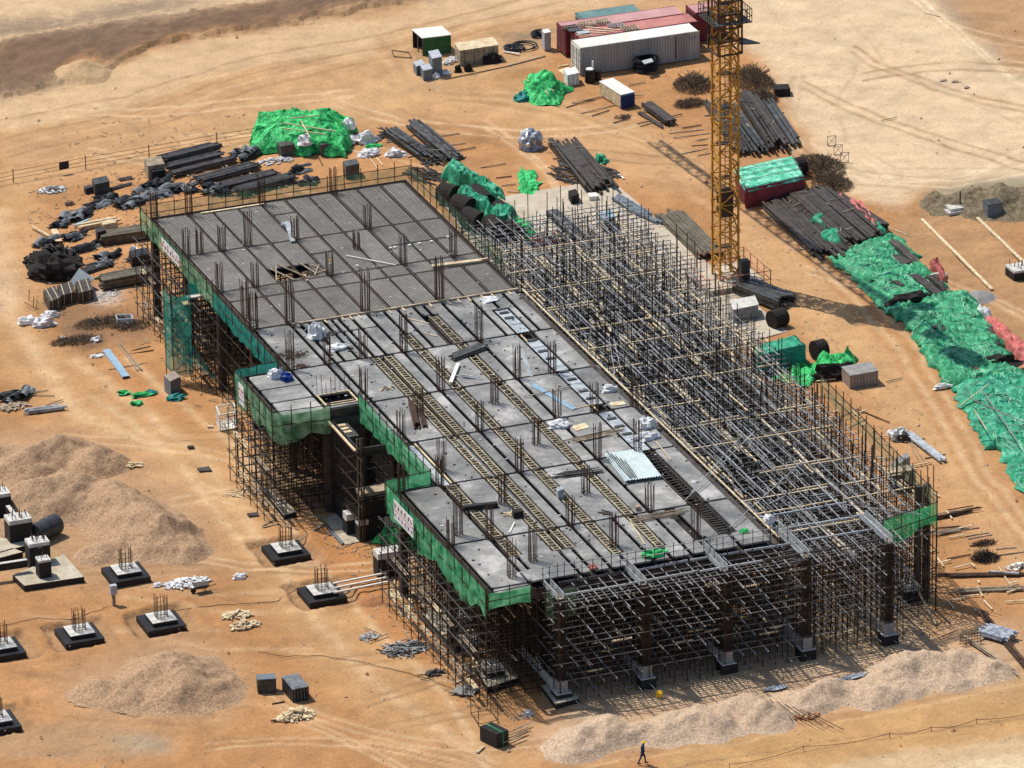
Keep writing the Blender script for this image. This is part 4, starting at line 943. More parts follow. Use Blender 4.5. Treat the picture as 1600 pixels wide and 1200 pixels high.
banner('pale blue and white banner with small dark characters, on the net of the dark deck',(-24.0,20.2),(-24.0,15.4),8.6,9.6,[('ink',.35,7,.28,0),('inkblue',.75,4,.26,0)])
banner('small upright white banner on the left wing net',(-27.85,-11.6),(-27.85,-12.9),7.5,9.3,[('inkred',.7,3,.26,0),('inkblue',.25,3,.26,0)])
# ---------------------------------------------------------------- tower crane
cx,cy=25.3,14.1; HM=31.6; hw=.86
t=thing('tower_crane','yellow lattice tower crane standing on the pale concrete pad','crane',(cx,cy,0))
LG=[(cx-hw,cy-hw),(cx+hw,cy-hw),(cx+hw,cy+hw),(cx-hw,cy+hw)]
for p in LG: MB().bar((*p,0),(*p,HM),.16).build('mast_leg','yellow',t)
br=MB(); sec=2.5; k=int(HM/sec)
for i in range(k+1):
    z=i*sec
    for j in range(4):
        a,b=LG[j],LG[(j+1)%4]; br.bar((*a,z),(*b,z),.09); br.bar((*a,z+sec/2),(*b,z+sec/2),.06)
        mid=((a[0]+b[0])/2,(a[1]+b[1])/2)
        br.bar((*a,z),(*b,z+sec/2),.1); br.bar((*b,z+sec/2),(*a,z+sec),.1)
br.build('mast_bracing','yellow',t)
for p in LG:
    for i in range(k+1): MB().box(p[0]-.13,p[1]-.13,i*sec-.14,p[0]+.13,p[1]+.13,i*sec+.14).build('mast_joint','yellow',t)
ld=MB(); z=1
for dx in (-.2,.2): ld.bar((cx+dx+.3,cy+.3,1),(cx+dx+.3,cy+.3,HM),.05)
while z<HM: ld.bar((cx+.1,cy+.3,z),(cx+.5,cy+.3,z),.03); z+=.35
for i in range(1,9):
    ld.box(cx-.7,cy-.1,i*3.2,cx+.6,cy+.8,i*3.2+.05)
ld.build('ladder','crdark',t)
MB().box(cx-.62,cy-.62,6.3,cx+.5,cy+.5,8.6).build('rest_platform','crdark',t)
pl=MB(); pz=24.3; e=1.75
for (a,b,c,d) in ((-e,-e,e,-hw-.15),(-e,hw+.15,e,e),(-e,-hw-.15,-hw-.15,hw+.15),(hw+.15,-hw-.15,e,hw+.15)): pl.box(cx+a,cy+b,pz,cx+c,cy+d,pz+.08)
pl.build('climbing_platform','steelform',t)
pl=MB()
for i in range(8):
    f=-e+2*e*i/7
    for q in ((f,-e),(f,e),(-e,f),(e,f)): pl.bar((cx+q[0],cy+q[1],pz),(cx+q[0],cy+q[1],pz+1.25),.05)
for z in (pz+.6,pz+1.25):
    for a,b in (((-e,-e),(e,-e)),((e,-e),(e,e)),((e,e),(-e,e)),((-e,e),(-e,-e))): pl.bar((cx+a[0],cy+a[1],z),(cx+b[0],cy+b[1],z),.05)
pl.build('platform_railing','crdark',t)
pl=MB(); h2=1.1
for q in ((-h2,-h2),(h2,-h2),(h2,h2),(-h2,h2)): pl.bar((cx+q[0],cy+q[1],21.4),(cx+q[0],cy+q[1],28.6),.14)
for z in (21.4,22.6,23.8,25,26.2,27.4,28.6):
    for a,b in (((-h2,-h2),(h2,-h2)),((h2,-h2),(h2,h2)),((h2,h2),(-h2,h2)),((-h2,h2),(-h2,-h2))): pl.bar((cx+a[0],cy+a[1],z),(cx+b[0],cy+b[1],z),.12)
pl.build('climbing_cage','crdark',t)
MB().prism([(cx+.9,cy-1.2),(cx+2.6,cy-1.6),(cx+1.8,cy+.1),(cx+.9,cy+.9)],.1,22.2).build('lower_step_plate','steelform',t)
MB().box(cx-1.1,cy-1.1,HM,cx+1.1,cy+1.1,HM+1.).build('slewing_ring','crdark',t)
jd=Vector((-.07,.9975,0)).normalized(); sd=Vector((jd.y,-jd.x,0)); o=Vector((cx,cy,HM+1.6))
jb=MB(); JL=50.
def jbar(u0,s0,z0_,u1,s1,z1_,w_): jb.bar(o+jd*u0+sd*s0+Vector((0,0,z0_)),o+jd*u1+sd*s1+Vector((0,0,z1_)),w_)
for s_ in (-.65,.65): jbar(0,s_,0,JL,s_,0,.2)
jbar(0,0,1.1,JL-1,0,1.1,.2)
for i in range(25):
    u=i*2.
    for s_ in (-.65,.65): jbar(u,s_,0,u+1,0,1.1,.12); jbar(u+1,0,1.1,u+2,s_,0,.12)
    jbar(u,-.65,0,u,.65,0,.12); jbar(u,-.65,0,u+2,.65,0,.1)
jb.build('jib','yellow',t)
jb=MB()
for s_ in (-.7,.7): jbar(0,s_,0,-13,s_,0,.16)
for i in range(7): jbar(-i*2,-.7,0,-i*2-2,.7,0,.08); jbar(-i*2,-.7,0,-i*2,.7,0,.08)
jb.build('counter_jib','yellow',t)
for u in (-9.6,-10.6,-11.6,-12.6):
    jb=MB(); jb.bar(o+jd*u+Vector((0,0,-.7))-sd*1.0,o+jd*u+Vector((0,0,-.7))+sd*1.0,.7,2.3); jb.build('counterweight','conc',t)
jb=MB(); jb.bar(o+jd*-5.5-sd*.6,o+jd*-5.5+sd*.6,2.,1.3); jb.build('winch','crdark',t)
jb=MB(); jb.bar(o+sd*1.2+jd*.8+Vector((0,0,.2)),o+sd*2.6+jd*.8+Vector((0,0,.2)),1.8,2.0); jb.build('operator_cab','white',t)
jb=MB()
for s_ in (-.5,.5): jbar(0,s_,0,0,0,6.,.14)
jbar(0,0,6,28,0,1.1,.07); jbar(0,0,6,-12.5,.6,0,.07); jbar(0,0,6,-12.5,-.6,0,.07); jb.build('tower_head','yellow',t)
# base
MB().box(cx-2.7,cy-2.7,-.1,cx+2.7,cy+2.7,.55).build('base_block','pad',t)
b_=MB()
fe=3.0
for a,b in (((-fe,-fe),(fe,-fe)),((fe,-fe),(fe,fe)),((fe,fe),(-fe,fe)),((-fe,fe),(-fe,-fe))):
    for i in range(5):
        f=i/4; b_.bar((cx+a[0]+(b[0]-a[0])*f,cy+a[1]+(b[1]-a[1])*f,.0),(cx+a[0]+(b[0]-a[0])*f,cy+a[1]+(b[1]-a[1])*f,1.7),.06)
    for z in (.9,1.7): b_.bar((cx+a[0],cy+a[1],z),(cx+b[0],cy+b[1],z),.05)
tag(b_.build('guard_rail','red'),'red guard rail round the foot of the tower crane','railing')
MB().box(cx+.6,cy-2.2,.55,cx+1.4,cy-1.5,2.6).build('electric_cabinet','steelform',t)
# ---------------------------------------------------------------- containers
def frame_from(a,b):
    d=Vector((b.x-a.x,b.y-a.y,0)); L_=d.length; d.normalize(); return d,Vector((-d.y,d.x,0)),L_
def container(label,pa,pb,roof,side,end,h=2.7,wd=2.44,length=None,z=0.,name='shipping_container'):
    a=G(*pa,z); b=G(*pb,z); d,n,L_=frame_from(a,b); L_=length or L_
    t=thing(name,label,'container',(a.x,a.y,z))
    def V(u,v,zz): p=a+d*u+n*v; return (p.x,p.y,z+zz)
    def obx(u0,v0,z0_,u1,v1,z1_): 
        m=MB(); m._b([V(u0,v0,z0_),V(u1,v0,z0_),V(u1,v1,z0_),V(u0,v1,z0_),V(u0,v0,z1_),V(u1,v0,z1_),V(u1,v1,z1_),V(u0,v1,z1_)]); return m
    obx(.06,.06,.1,L_-.06,wd-.06,h-.05).build('body',side,t)
    m=MB(); k=int(L_/.28)
    for i in range(k):
        u=.15+i*(L_-.3)/k
        q=obx(u,-.0,.2,u+.14,.07,h-.16); m.v+=[]; n0=len(m.v); m.v+=q.v; m.f+=[tuple(n0+j for j in f) for f in q.f]
    m.build('side_ribs',side,t)
    m=MB()
    for (u0,v0,z0_,u1,v1,z1_) in ((0,0,0,L_,.1,.16),(0,0,h-.14,L_,.1,h+.002),(0,wd-.1,0,L_,wd,.16),(0,wd-.1,h-.14,L_,wd,h+.002),(0,0,.16,.12,.12,h-.14),(L_-.12,0,.16,L_,.12,h-.14),(0,wd-.12,.16,.12,wd,h-.14)):
        q=obx(u0,v0,z0_,u1,v1,z1_); n0=len(m.v); m.v+=q.v; m.f+=[tuple(n0+j for j in f) for f in q.f]
    m.build('frame',end if end!='white' else side,t)
    m=MB(); k=int(L_/.35); m.v=[]; 
    q=obx(.1,.1,h-.06,L_-.1,wd-.1,h-.005); m.v+=q.v; m.f+=q.f
    for i in range(k):
        u=.2+i*(L_-.4)/k; q=obx(u,.12,h-.005,u+.17,wd-.12,h+.004); n0=len(m.v); m.v+=q.v; m.f+=[tuple(n0+j for j in f) for f in q.f]
    m.build('roof',roof,t)
    for v0,v1 in ((.13,wd/2-.01),(wd/2+.01,wd-.13)):
        dr=obx(-.03,v0,.16,.05,v1,h-.14).build('door',end,t)
        for f in (.3,.7):
            vv=v0+(v1-v0)*f; obx(-.08,vv-.02,.2,-.035,vv+.02,h-.2).build('lock_bar','stonegrey',dr)
        for zz in (.7,1.4,2.1): obx(-.06,v0+.05,zz,-.031,v1-.05,zz+.06).build('door_rib','reddk' if end=='reddk' else 'whiteside',dr)
    return t,V,L_
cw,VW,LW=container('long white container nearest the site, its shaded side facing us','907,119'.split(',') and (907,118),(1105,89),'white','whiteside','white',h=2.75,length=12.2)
a0=G(907,118); d0,n0_,_=frame_from(a0,G(1105,89))
def off(u,v):
    p=a0+d0*u+n0_*v; x,y=topx(np.array([[p.x,p.y,0.]]))[0]; return (x,y)
container('red container with planks and frames lying on its roof, behind the white one',off(1.0,2.65),off(13.2,2.65),'redroof','reddk','reddk',h=2.72,length=12.2)
container('pinkish red container in the middle of the group, behind the one with planks',off(.6,5.25),off(12.8,5.25),'pinkred','reddk','reddk',h=2.7,length=12.2)
container('short faded teal container at the back of the group',off(3.6,8.0),off(9.6,8.0),'teal','teal','teal',h=2.4,length=6.06)
container('dark red container mostly hidden behind the crane mast',off(13.6,4.4),off(19.6,4.4),'pinkred','reddk','reddk',h=2.9,length=3.2)
q=VW
tx_=MB()
for i in range(5): 
    u=11.2+i*.16; p0=a0+d0*u+n0_*-.02; tx_.bar((p0.x,p0.y,2.05),(p0.x,p0.y,2.3),.03)
tx_.build('faint_lettering','inkblue',cw)
pv=MB(); pv.bar(tuple(a0+d0*9.75+n0_*-.03+Vector((0,0,.3))),tuple(a0+d0*9.75+n0_*-.03+Vector((0,0,2.5))),.06); pv.build('door_post','black',cw)
def onroof(u,v,z=2.78): p=a0+d0*u+n0_*v; return Vector((p.x,p.y,z))
for k,(u0,v0,u1,v1,l) in enumerate([(1.1,4.6,3.8,2.9,'long pale plank crossing the red roof, leftmost'),(1.7,4.9,4.6,3.0,'long pale plank crossing the red roof, middle'),(2.6,5.3,5.4,3.1,'long pale plank crossing the red roof, rightmost'),(1.0,3.4,2.3,2.9,'short pale plank at the near corner of the red roof')]):
    tag(MB().bar(onroof(u0,v0),onroof(u1,v1),.14,.05).build('plank','wood'),l,'plank',None)
def pallet(label,c,w_,l_,m='oldwood',dd=None,nn=None,nm='pallet'):
    dd=dd or d0; nn=nn or n0_; t=thing(nm,label,'pallet',tuple(c))
    for i in range(6): p=c+dd*(-w_/2+w_*i/5); MB().bar(p-nn*l_/2+Vector((0,0,.1)),p+nn*l_/2+Vector((0,0,.1)),.12,.03).build('slat',m,t)
    for v in (-.45,0,.45): MB().bar(c-dd*w_/2+nn*(v*l_)+Vector((0,0,.04)),c+dd*w_/2+nn*(v*l_)+Vector((0,0,.04)),.1,.08).build('bearer',m,t)
    return t
pallet('slatted wooden frame on the near right part of the red roof',onroof(6.3,3.2),1.5,1.2)
pallet('slatted wooden frame on the far part of the red roof',onroof(4.6,6.0),1.3,1.0); pallet('grey brown pallet in the centre of the red roof',onroof(5.4,4.4),1.4,1.1,'stonegrey')
pallet('stack of weathered slats at the far left of the red roof',onroof(3.0,6.0),1.5,1.1); pallet('brown slatted pallet at the left end of the red roof',onroof(1.2,5.6),1.4,1.1,'brownform')
tag(MB()._b([tuple(onroof(u,v,z)) for z in (2.8,2.9) for u,v in ((.7,4.3),(2.0,4.3),(2.0,5.0),(.7,5.0))]).build('black_sheet','steelform'),'dark ribbed panel on the red roof','panel')
tag(MB()._b([tuple(onroof(u,v,z)) for z in (2.8,2.88) for u,v in ((1.2,3.4),(2.4,3.4),(2.4,4.1),(1.2,4.1))]).build('grey_sheet','lightcab'),'light grey panel on the red roof','panel')
# ---------------------------------------------------------------- generic props from photo points
def gbox(name,label,cat,A,B,Cc,h,m,z=0.,topm=None,group=None,build=True,bands=None,inset=0):
    """A left, B nearest, C right bottom corners in photo pixels"""
    a=G(*A,z); b=G(*B,z); c=G(*Cc,z); d=a+(c-b)
    base=[xy(a),xy(b),xy(c),xy(d)]
    if topm is None and bands is None: return tag(MB().prism(base,h,z-.03).build(name,m),label,cat,group)
    t=thing(name,label,cat,((a.x+c.x)/2,(a.y+c.y)/2,z),group); MB().prism(base,h,z-.03).build('body',m,t)
    if topm:
        cc=np.mean(base,0); tp=[tuple(cc+(np.array(p)-cc)*1.03) for p in base]; MB().prism(tp,.06,z-.03+h).build('top',topm,t)
    if bands:
        nb,bm=bands
        for i in range(nb):
            f=(i+.5)/nb; p=b.lerp(c,f); q=a.lerp(d,f); o_=(b-a).normalized()*.03
            mb=MB(); mb.bar(p+o_+Vector((0,0,0)),p+o_+Vector((0,0,h)),.05,.03); mb.bar(p+Vector((0,0,h)),q+Vector((0,0,h)),.05,.03); mb.build('strap',bm,t)
    return t
def bundle(name,label,pa,pb,wd,ht,r,m,cat='tube bundle',z=0.,group=None,jit=.25,sq=False,ties=2,maxn=60,tm='oldwood'):
    a=G(*pa,z); b=G(*pb,z); d,n,L_=frame_from(a,b); t=thing(name,label,cat,((a.x+b.x)/2,(a.y+b.y)/2,z),group)
    if cat=='steel stack' and m in ('steelform','brownform','tanform') and wd>.8: r=r*.72; maxn=min(96,int(maxn*1.8)); jit*=1.1
    rows_=max(1,round(ht/(2*r))); cols=max(1,round(wd/(2*r))); cnt=0
    for i in range(rows_):
        for j in range(cols):
            if cnt>=maxn: break
            if i<rows_-1 and 0<j<cols-1 and i>0: continue
            v=(j-(cols-1)/2)*2*r+(.5*r if i%2 else 0); zz=z+r+i*r*1.8+(.12 if ties else 0)
            e0=random.uniform(-jit,jit); e1=random.uniform(-jit,jit); wob=random.uniform(-.03,.03)
            wob=random.gauss(0,.10 if sq and jit>.5 else .02); zz+=random.uniform(0,.05)+(.12*random.random()**2 if jit>.5 else 0); p=a+d*e0+n*v; q=b+d*e1+n*(v+wob); mb=MB()
            if sq: mb.bar((p.x,p.y,zz),(q.x,q.y,zz),r*1.9,r*1.6)
            else: mb.tube((p.x,p.y,zz),(q.x,q.y,zz),r,7)
            mb.build('tube' if not sq else 'bar',m,t); cnt+=1
    if cat=='steel stack' and wd>1.2 and jit>.5:
        for k in range(10):
            p=a+d*(L_*random.random())+n*random.uniform(-wd/2,wd/2)+Vector((0,0,ht+.15)); an=random.uniform(0,3.14); MB().bar(p,p+Vector((math.cos(an)*random.uniform(.3,1.4),math.sin(an)*random.uniform(.3,1.2),random.uniform(-.05,.1))),.08,.05).build('loose_piece',random.choice(['rust','oldwood','steelform']),t)
    for k in range(ties):
        f=.2+.6*k/max(1,ties-1); p=a+d*(L_*f); MB().bar((p-n*(wd/2+.5)+Vector((0,0,.05))),(p+n*(wd/2+.5)+Vector((0,0,.05))),.1,.1).build('bearer',tm,t)
    return t
def pile(name,label,px_,py_,rx,ry,hh,count,size,m,cat,group=None,z=0.,thin=.08,seed=0,flat=.3,rot=None,m2=None):
    """a heap of loose pieces as one thing"""
    c=G(px_,py_,z); rr=random.Random(seed+int(px_*7+py_)); t=thing(name,label,cat,(c.x,c.y,z),group)
    sets=[MB(),MB()]
    for i in range(count):
        a=rr.uniform(0,6.28); r_=math.sqrt(rr.random()); x=c.x+rx*r_*math.cos(a); y=c.y+ry*r_*math.sin(a); zz=z+hh*(1-r_)*rr.random()+thin/2
        an=rr.uniform(0,3.14) if rot is None else rot+rr.gauss(0,.25); l=size*rr.uniform(.5,1.2)/2; dz=rr.uniform(-flat,flat)*l*.5
        sets[i%2].bar((x-math.cos(an)*l,y-math.sin(an)*l,max(.02,zz-dz)),(x+math.cos(an)*l,y+math.sin(an)*l,max(.04,zz+dz)),thin*rr.uniform(.8,2.2),thin)
    sets[0].build('pieces',m,t)
    if sets[1].v: sets[1].build('pieces',m2 or m,t)
    return t
def stick(label,a,b,w_=.1,h_=.05,m='wood',z=.04,z2=None,group=None,name='plank',cat='plank'):
    p=G(*a,z); q=G(*b,z2 if z2 is not None else z); return tag(MB().bar(p,q,w_,h_).build(name,m),label,cat,group)
def crumple(name,label,px_,py_,rx,ry,rz,m,cat,seed=0,z=0.,amp=.35,n=16,mm=9,freq=2.2,group=None,build=True):
    c=G(px_,py_,z); mb=MB().blob((c.x,c.y,z+rz*.3),rx,ry,rz,seed,amp,n,mm,freq); return tag(mb.build(name,m),label,cat,group)
def drape(name,label,quad,hfun,m,cat,nu=40,nv=16,seed=0,amp=.14,group=None,z=0.,parent=None,edge=.18,rag=.5,skip=None):
    P4=[G(*p,z) for p in quad]; rows_=[]
    for i in range(nu+1):
        u=i/nu; row=[]
        for j in range(nv+1):
            v=j/nv; p=P4[0].lerp(P4[1],u).lerp(P4[3].lerp(P4[2],u),v)
            ed=min(1,min(u,1-u)*nu/5.,min(v,1-v)/edge); ed=max(0,ed)
            hgt=hfun(u,v)*(ed**.55)
            cr=abs(n3(p.x*1.4,p.y*1.4,seed))*1.3+abs(n3(p.x*3.3,p.y*3.3,seed+7))*.7+abs(n3(p.x*7,p.y*7,seed+8))*.3-.5
            cr+=(n3(u*nu*.12+seed,v*nv*.55,seed)*1.1+n3(u*nu*.3+seed,v*nv*1.1,seed)*.5)
            jx=n3(p.x*.9,p.y*.9,seed+3)*rag; jy=n3(p.x*.9,p.y*.9,seed+5)*rag
            f=1 if (0<i<nu and 0<j<nv) else 1.6
            row.append((p.x+jx*f,p.y+jy*f,max(.0,z+hgt+cr*amp*2*(.3+.7*ed)+.03)))
        rows_.append(row)
    ob=MB().grid(rows_).build(name,m,parent,smooth=False)
    if parent is None: tag(ob,label,cat,group)
    return ob
# top storage area
t=thing('site_shed','small green walled shed with a white roof and an open dark end','shed',tuple(G(662,86)))
a=G(661,87); b=G(705,82); c=G(646,74)
def quadbox(pts,h0,h1,name,m,par): MB().prism([xy(p) for p in pts],h1-h0,h0).build(name,m,par)
d=c+(b-a); w1=Vector((0,.08,0))
quadbox([a,b,b+(c-a)*.05,a+(c-a)*.05],0,1.75,'front_wall','green',t); quadbox([c,d,d+(a-c)*.04,c+(a-c)*.04],0,1.75,'back_wall','black',t); quadbox([b,d,d+(a-b)*.03,b+(a-b)*.03],0,1.75,'side_wall','green',t)
for p in (a,c,a.lerp(c,.5)): MB().bar(p,p+Vector((0,0,1.75)),.1).build('post','steelform',t)
ra=a+(a-b)*.03; quadbox([a+(a-d)*.04,b+(b-c)*.03,d+(d-a)*.03,c+(c-b)*.04],1.76,1.84,'roof','white',t)
gbox('timber_crate','long low wooden crate shelter right of the green shed','crate',(711,92),(719,104),(779,95),1.6,'oldwood',topm='wood',bands=(4,'brownform'))
c=G(728,97); tag(MB().tube((c.x,c.y,0),(c.x,c.y,1.5),.5,16).build('white_drum','lightcab'),'white cylindrical drum in front of the wooden crate','drum')
crumple('white_sack','white sack pile on the front of the long crate',754,95,.6,.4,.9,'sack','sack',3)
crumple('dark_heap','dark tangled heap in the shade at the right end of the crate',770,98,.9,.4,.7,'dark','rubbish',5)
crumple('dark_heap','small dark bag below the white drum, left one',716,112,.35,.3,.5,'dark','bag',6); crumple('dark_heap','small dark bag below the white drum, right one',731,111,.4,.3,.5,'dark','bag',8)
gbox('electric_cabinet','tall grey blue cabinet by the green shed','cabinet',(670,110),(676,121),(691,118),1.9,'cab',topm='lightcab')
gbox('electric_cabinet','short grey cabinet farther left of the tall one','cabinet',(646,111),(651,118),(664,114),.9,'cab',topm='lightcab'); gbox('electric_cabinet','short grey cabinet directly in front of the tall one','cabinet',(657,118),(662,126),(676,123),1.0,'cab',topm='lightcab')
for i,(x,y,l) in enumerate([(700,100,'leftmost white bundle between shed and crate'),(708,96,'second white bundle between shed and crate'),(681,122,'flat white bag right of the short cabinets'),(697,116,'white bag farther right of the short cabinets'),(754,82,'small white bag on the crate side')]): crumple('white_sack',l,x,y,.5,.35,.35,'sack','sack',20+i,n=12)
stick('long thin pole lying in front of the crate',(695,124),(800,102),.08,.06,'rust',cat='pole',name='pole')
t=thing('steel_trestle','small steel frame lying on the dirt left of the green shed','frame',tuple(G(628,88)))
P=[G(612,80),G(638,83),G(643,92),(G(616,90))]
for i in range(4): MB().bar(P[i]+Vector((0,0,.1)),P[(i+1)%4]+Vector((0,0,.1)),.07).build('bar','rust',t)
def hose(label,px_,py_,R0,n=4,r=.07,m='blackplastic',stack=1,z=0.):
    c=G(px_,py_,z); t=thing('hose_coil',label,'hose coil',(c.x,c.y,z))
    for s_ in range(stack):
        for i in range(n): MB().ring((c.x+random.uniform(-.12,.12),c.y+random.uniform(-.1,.1),z+.1+s_*.16),R0-i*.13+random.uniform(-.05,.05),r,20,5,tilt=random.uniform(-.1,.1)).build('loop',m,t)
    return t
hose('big stack of black hose coils leaning by the white container',1010,108,1.1,3,.09,stack=7)
tag(MB()._b([tuple(G(1003+x,96+y,1.3)+Vector((0,0,z))) for z in (0,.08) for x,y in ((0,0),(15,-4),(18,1),(4,5))]).build('light_panel','lightcab'),'small pale panel lying on the big hose stack','panel')
hose('flat black hose coil on the ground right of the crate',802,76,1.0,4); hose('tangled black hose with a white strip, far right of the crate',818,73,1.2,2); hose('black hose coil behind the grey stand cabinet',841,55,.6,3,stack=2)
tag(MB().bar(G(786,80,.1),G(812,84,.1),.2,.05).build('white_strip','sack'),'white strip lying across the flat hose coil','strip')
gbox('stand_cabinet','narrow grey cabinet with a white lid on short legs, left of the containers','cabinet',(847,74),(851,79),(861,77),1.75,'lightcab',topm='sack')
stick('long pale kerb strip left of the containers',(795,102),(852,87),.15,.08,'oldwood')
tag(MB().blob(G(884,84),.3,.3,.8,3).build('green_bag','tarp2'),'small green bag leaning on the red container door','bag')
stick('plank by the white container door',(872,104),(888,101),.25,.08); gbox('board','pale square board in front of the white container door','board',(872,111),(880,116),(896,110),.08,'wood')
gbox('wrapped_bale','white wrapped bale on a pallet at the white container corner','bale',(881,126),(887,135),(905,131),1.1,'sack',topm='sack',bands=(3,'lightcab'))
c=G(922,127); t=thing('drum','black drum holding an upturned white stool','drum',(c.x,c.y,0)); MB().tube((c.x,c.y,0),(c.x,c.y,1.2),.5,16).build('shell','blackplastic',t); MB().tube((c.x,c.y,1.2),(c.x,c.y,1.28),.4,12).build('lid','sack',t); MB().bar((c.x+.3,c.y,1.2),(c.x+.3,c.y,2.0),.15).build('stool_leg','sack',t)
c=G(934,124); tag(MB().tube((c.x,c.y,0),(c.x,c.y,.9),.35,14).build('black_drum','blackplastic'),'smaller black drum in the shade right of the stool drum','drum')
drape('net_heap','green netting heap with a pale stick, left of the containers',[(803,158),(870,168),(892,140),(830,118)],lambda u,v:1.5*math.exp(-((u-.5)**2+(v-.55)**2)*7)+.4,'tarp2','tarpaulin heap',26,18,3,.22)
crumple('net_heap','teal netting spilling from the left of the green heap',822,155,1.2,.8,.5,'tarpteal','tarpaulin heap',9)
stick('pale stick lying over the green netting heap',(820,124),(866,142),.08,.05,z=1.1); stick('short pale stick on the right of the green netting heap',(842,128),(856,147),.1,.05,z=1.0)
gbox('block_stack','cream coloured stack of long boards with a navy blue end','board stack',(937,147),(970,168),(991,163),1.25,'wood',topm='white',z=.12,bands=(9,'white'))
gbox('blue_sheet','navy blue panel closing the near end of the cream stack','panel',(969.5,168.5),(971,169.5),(992,164.5),1.2,'navy',z=.1)
BARN={}
def barlabel(a):
    x,y=a
    ar=('left of the cream board stack' if x<970 and y<185 and x>800 else 'behind the cream board stack' if x>970 and y<155 else 'by the short rusty bundle' if x>950 and y<200 and x<1030 else 'left of the crane mast' if x>1000 and x<1120 else 'beside the long black steel stacks' if 590<x<745 and y<240 else 'by the light green netting patch' if 745<=x<830 else 'above the black rolls' if 590<x<745 else 'at the right front corner' if x>1450 else 'behind the falsework near the road' if x>1300 else 'by the blue steel channel')
    BARN[ar]=BARN.get(ar,0)+1; return '%s thin bearer bar %s'%(['first','second','third','fourth','fifth','sixth','seventh','eighth','ninth','tenth','eleventh','twelfth','thirteenth'][BARN[ar]-1],ar)
for i,(a,b) in enumerate([((885,168),(938,151)),((893,161),(945,150)),((908,177),(965,163)),((925,181),(952,172)),((985,150),(1006,148)),((982,133),(1008,128)),((958,192),(980,186)),((995,193),(1020,187)),((1000,197),(1025,190)),((1040,184),(1066,178)),((1046,208),(1100,202)),((1052,215),(1110,208)),((1081,228),(1106,226)),((1065,240),(1105,232)),((1088,219),(1106,216)),((1066,200),(1096,195)),((1090,243),(1110,239)),((604,220),(628,215)),((622,229),(640,226)),((672,215),(718,208)),((690,229),(727,223)),((700,238),(743,230)),((750,262),(790,255)),((700,262),(716,260)),((775,278),(800,275)),((783,290),(806,287)),((792,299),(830,302)),((1480,797),(1521,790)),((1508,838),(1545,832)),((1513,842),(1550,835)),((1515,853),(1535,850)),((1522,860),(1545,857)),((1556,858),(1588,855)),((1480,873),(1516,866)),((1562,867),(1600,862)),((1460,803),(1520,795)),((1462,825),(1500,822)),((1475,832),(1530,824)),((1325,668),(1352,655)),((1340,640),(1390,660)),((1305,655),(1345,636)),((1385,596),(1410,590))]):
    stick(barlabel(a),a,b,.09,.07,'oldwood' if i%3 else 'rust',z=.05,group='thin bearer bars on the ground',name='bearer_bar',cat='bar')
def brush(label,px_,py_,rx,ry,h,n=500,m='brush',seed=1,name='dry_bush'):
    c=G(px_,py_); rr=random.Random(seed); t=thing(name,label,'bush',(c.x,c.y,0)); mb=MB(); tw=MB()
    for i in range(n):
        a=rr.uniform(0,6.28); r_=rr.random()**.6; p=Vector((c.x+rx*r_*math.cos(a),c.y+ry*r_*math.sin(a),h*rr.random()*(1.05-r_)+.03)); dv=Vector((rr.gauss(0,1),rr.gauss(0,1),rr.gauss(.4,.7))).normalized()*rr.uniform(.12,.4); mb.bar(p,p+dv,.026,.022)
    for i in range(14):
        a=rr.uniform(0,6.28); tw.bar((c.x,c.y,0),(c.x+rx*.8*math.cos(a),c.y+ry*.8*math.sin(a),h*.7),.05)
    mb.build('twigs',m,t); tw.build('stems','brush',t); return t
brush('dry brown bush just left of the crane mast',1084,135,1.9,2.2,1.5,1800,seed=2); brush('dry dark bush right of the crane mast',1174,128,2.0,3.0,1.9,2400,seed=3); brush('dry dark bush lower right of the crane mast',1190,156,1.6,1.5,1.1,1300,seed=4)
brush('dark flat brush left of the mast foot pile',1078,163,1.6,1.1,.5,800,seed=5)
brush('dark brown brush patch above the green and red bale',1282,262,2.1,3.2,1.1,2400,seed=6); brush('dark brown brush patch right of the green and red bale',1300,288,1.8,2.2,.9,1500,seed=7)
brush('dry weeds on the left yard, by the white crate',160,505,2.6,1.4,.35,900,seed=8); brush('low dark burnt weeds below the white crate',205,510,1.6,1.2,.3,500,seed=9); brush('dark weeds with white litter left of the blue channel',118,533,2.3,1.,.25,700,seed=10)
brush('dark tangled wire patch on the right yard',1540,872,1.1,1.0,.35,700,'dark',11,'wire_heap'); brush('rusty wire tangle above the dark wire patch',1538,850,1.0,.6,.2,250,'rust',12,'wire_heap')
brush('thin dry twigs by the rusty formwork bundle',974,184,.8,.6,.2,120,seed=13)
bundle('steel_bundle','short rusty brown formwork bundle below the cream stack',(1010,168),(1048,196),1.0,.5,.11,'brownform',sq=True,maxn=24)
bundle('steel_bundle','low brown formwork strips left of the short rusty bundle',(1000,178),(1035,200),.5,.15,.1,'brownform',sq=True,ties=0)
gbox('dark_block','small black bundle on the pale dirt right of the mast','bundle',(1208,143),(1211,151),(1235,150),.75,'dark')
for i,(a,b,wd,ht,m,l) in enumerate([((1112,165),(1160,240),1.6,.5,'brownform','dark steel panels lying behind the mast, left row'),((1135,170),(1185,240),1.7,.7,'steelform','dark steel panels behind the mast, middle row'),((1165,160),(1215,236),1.8,.8,'brownform','dark steel panels behind the mast, right row'),((1200,165),(1242,228),1.0,.4,'steelform','long dark steel strips at the right end behind the mast')]):
    bundle('steel_stack',l,a,b,wd,ht,.14,m,cat='steel stack',sq=True,maxn=40,jit=.9)
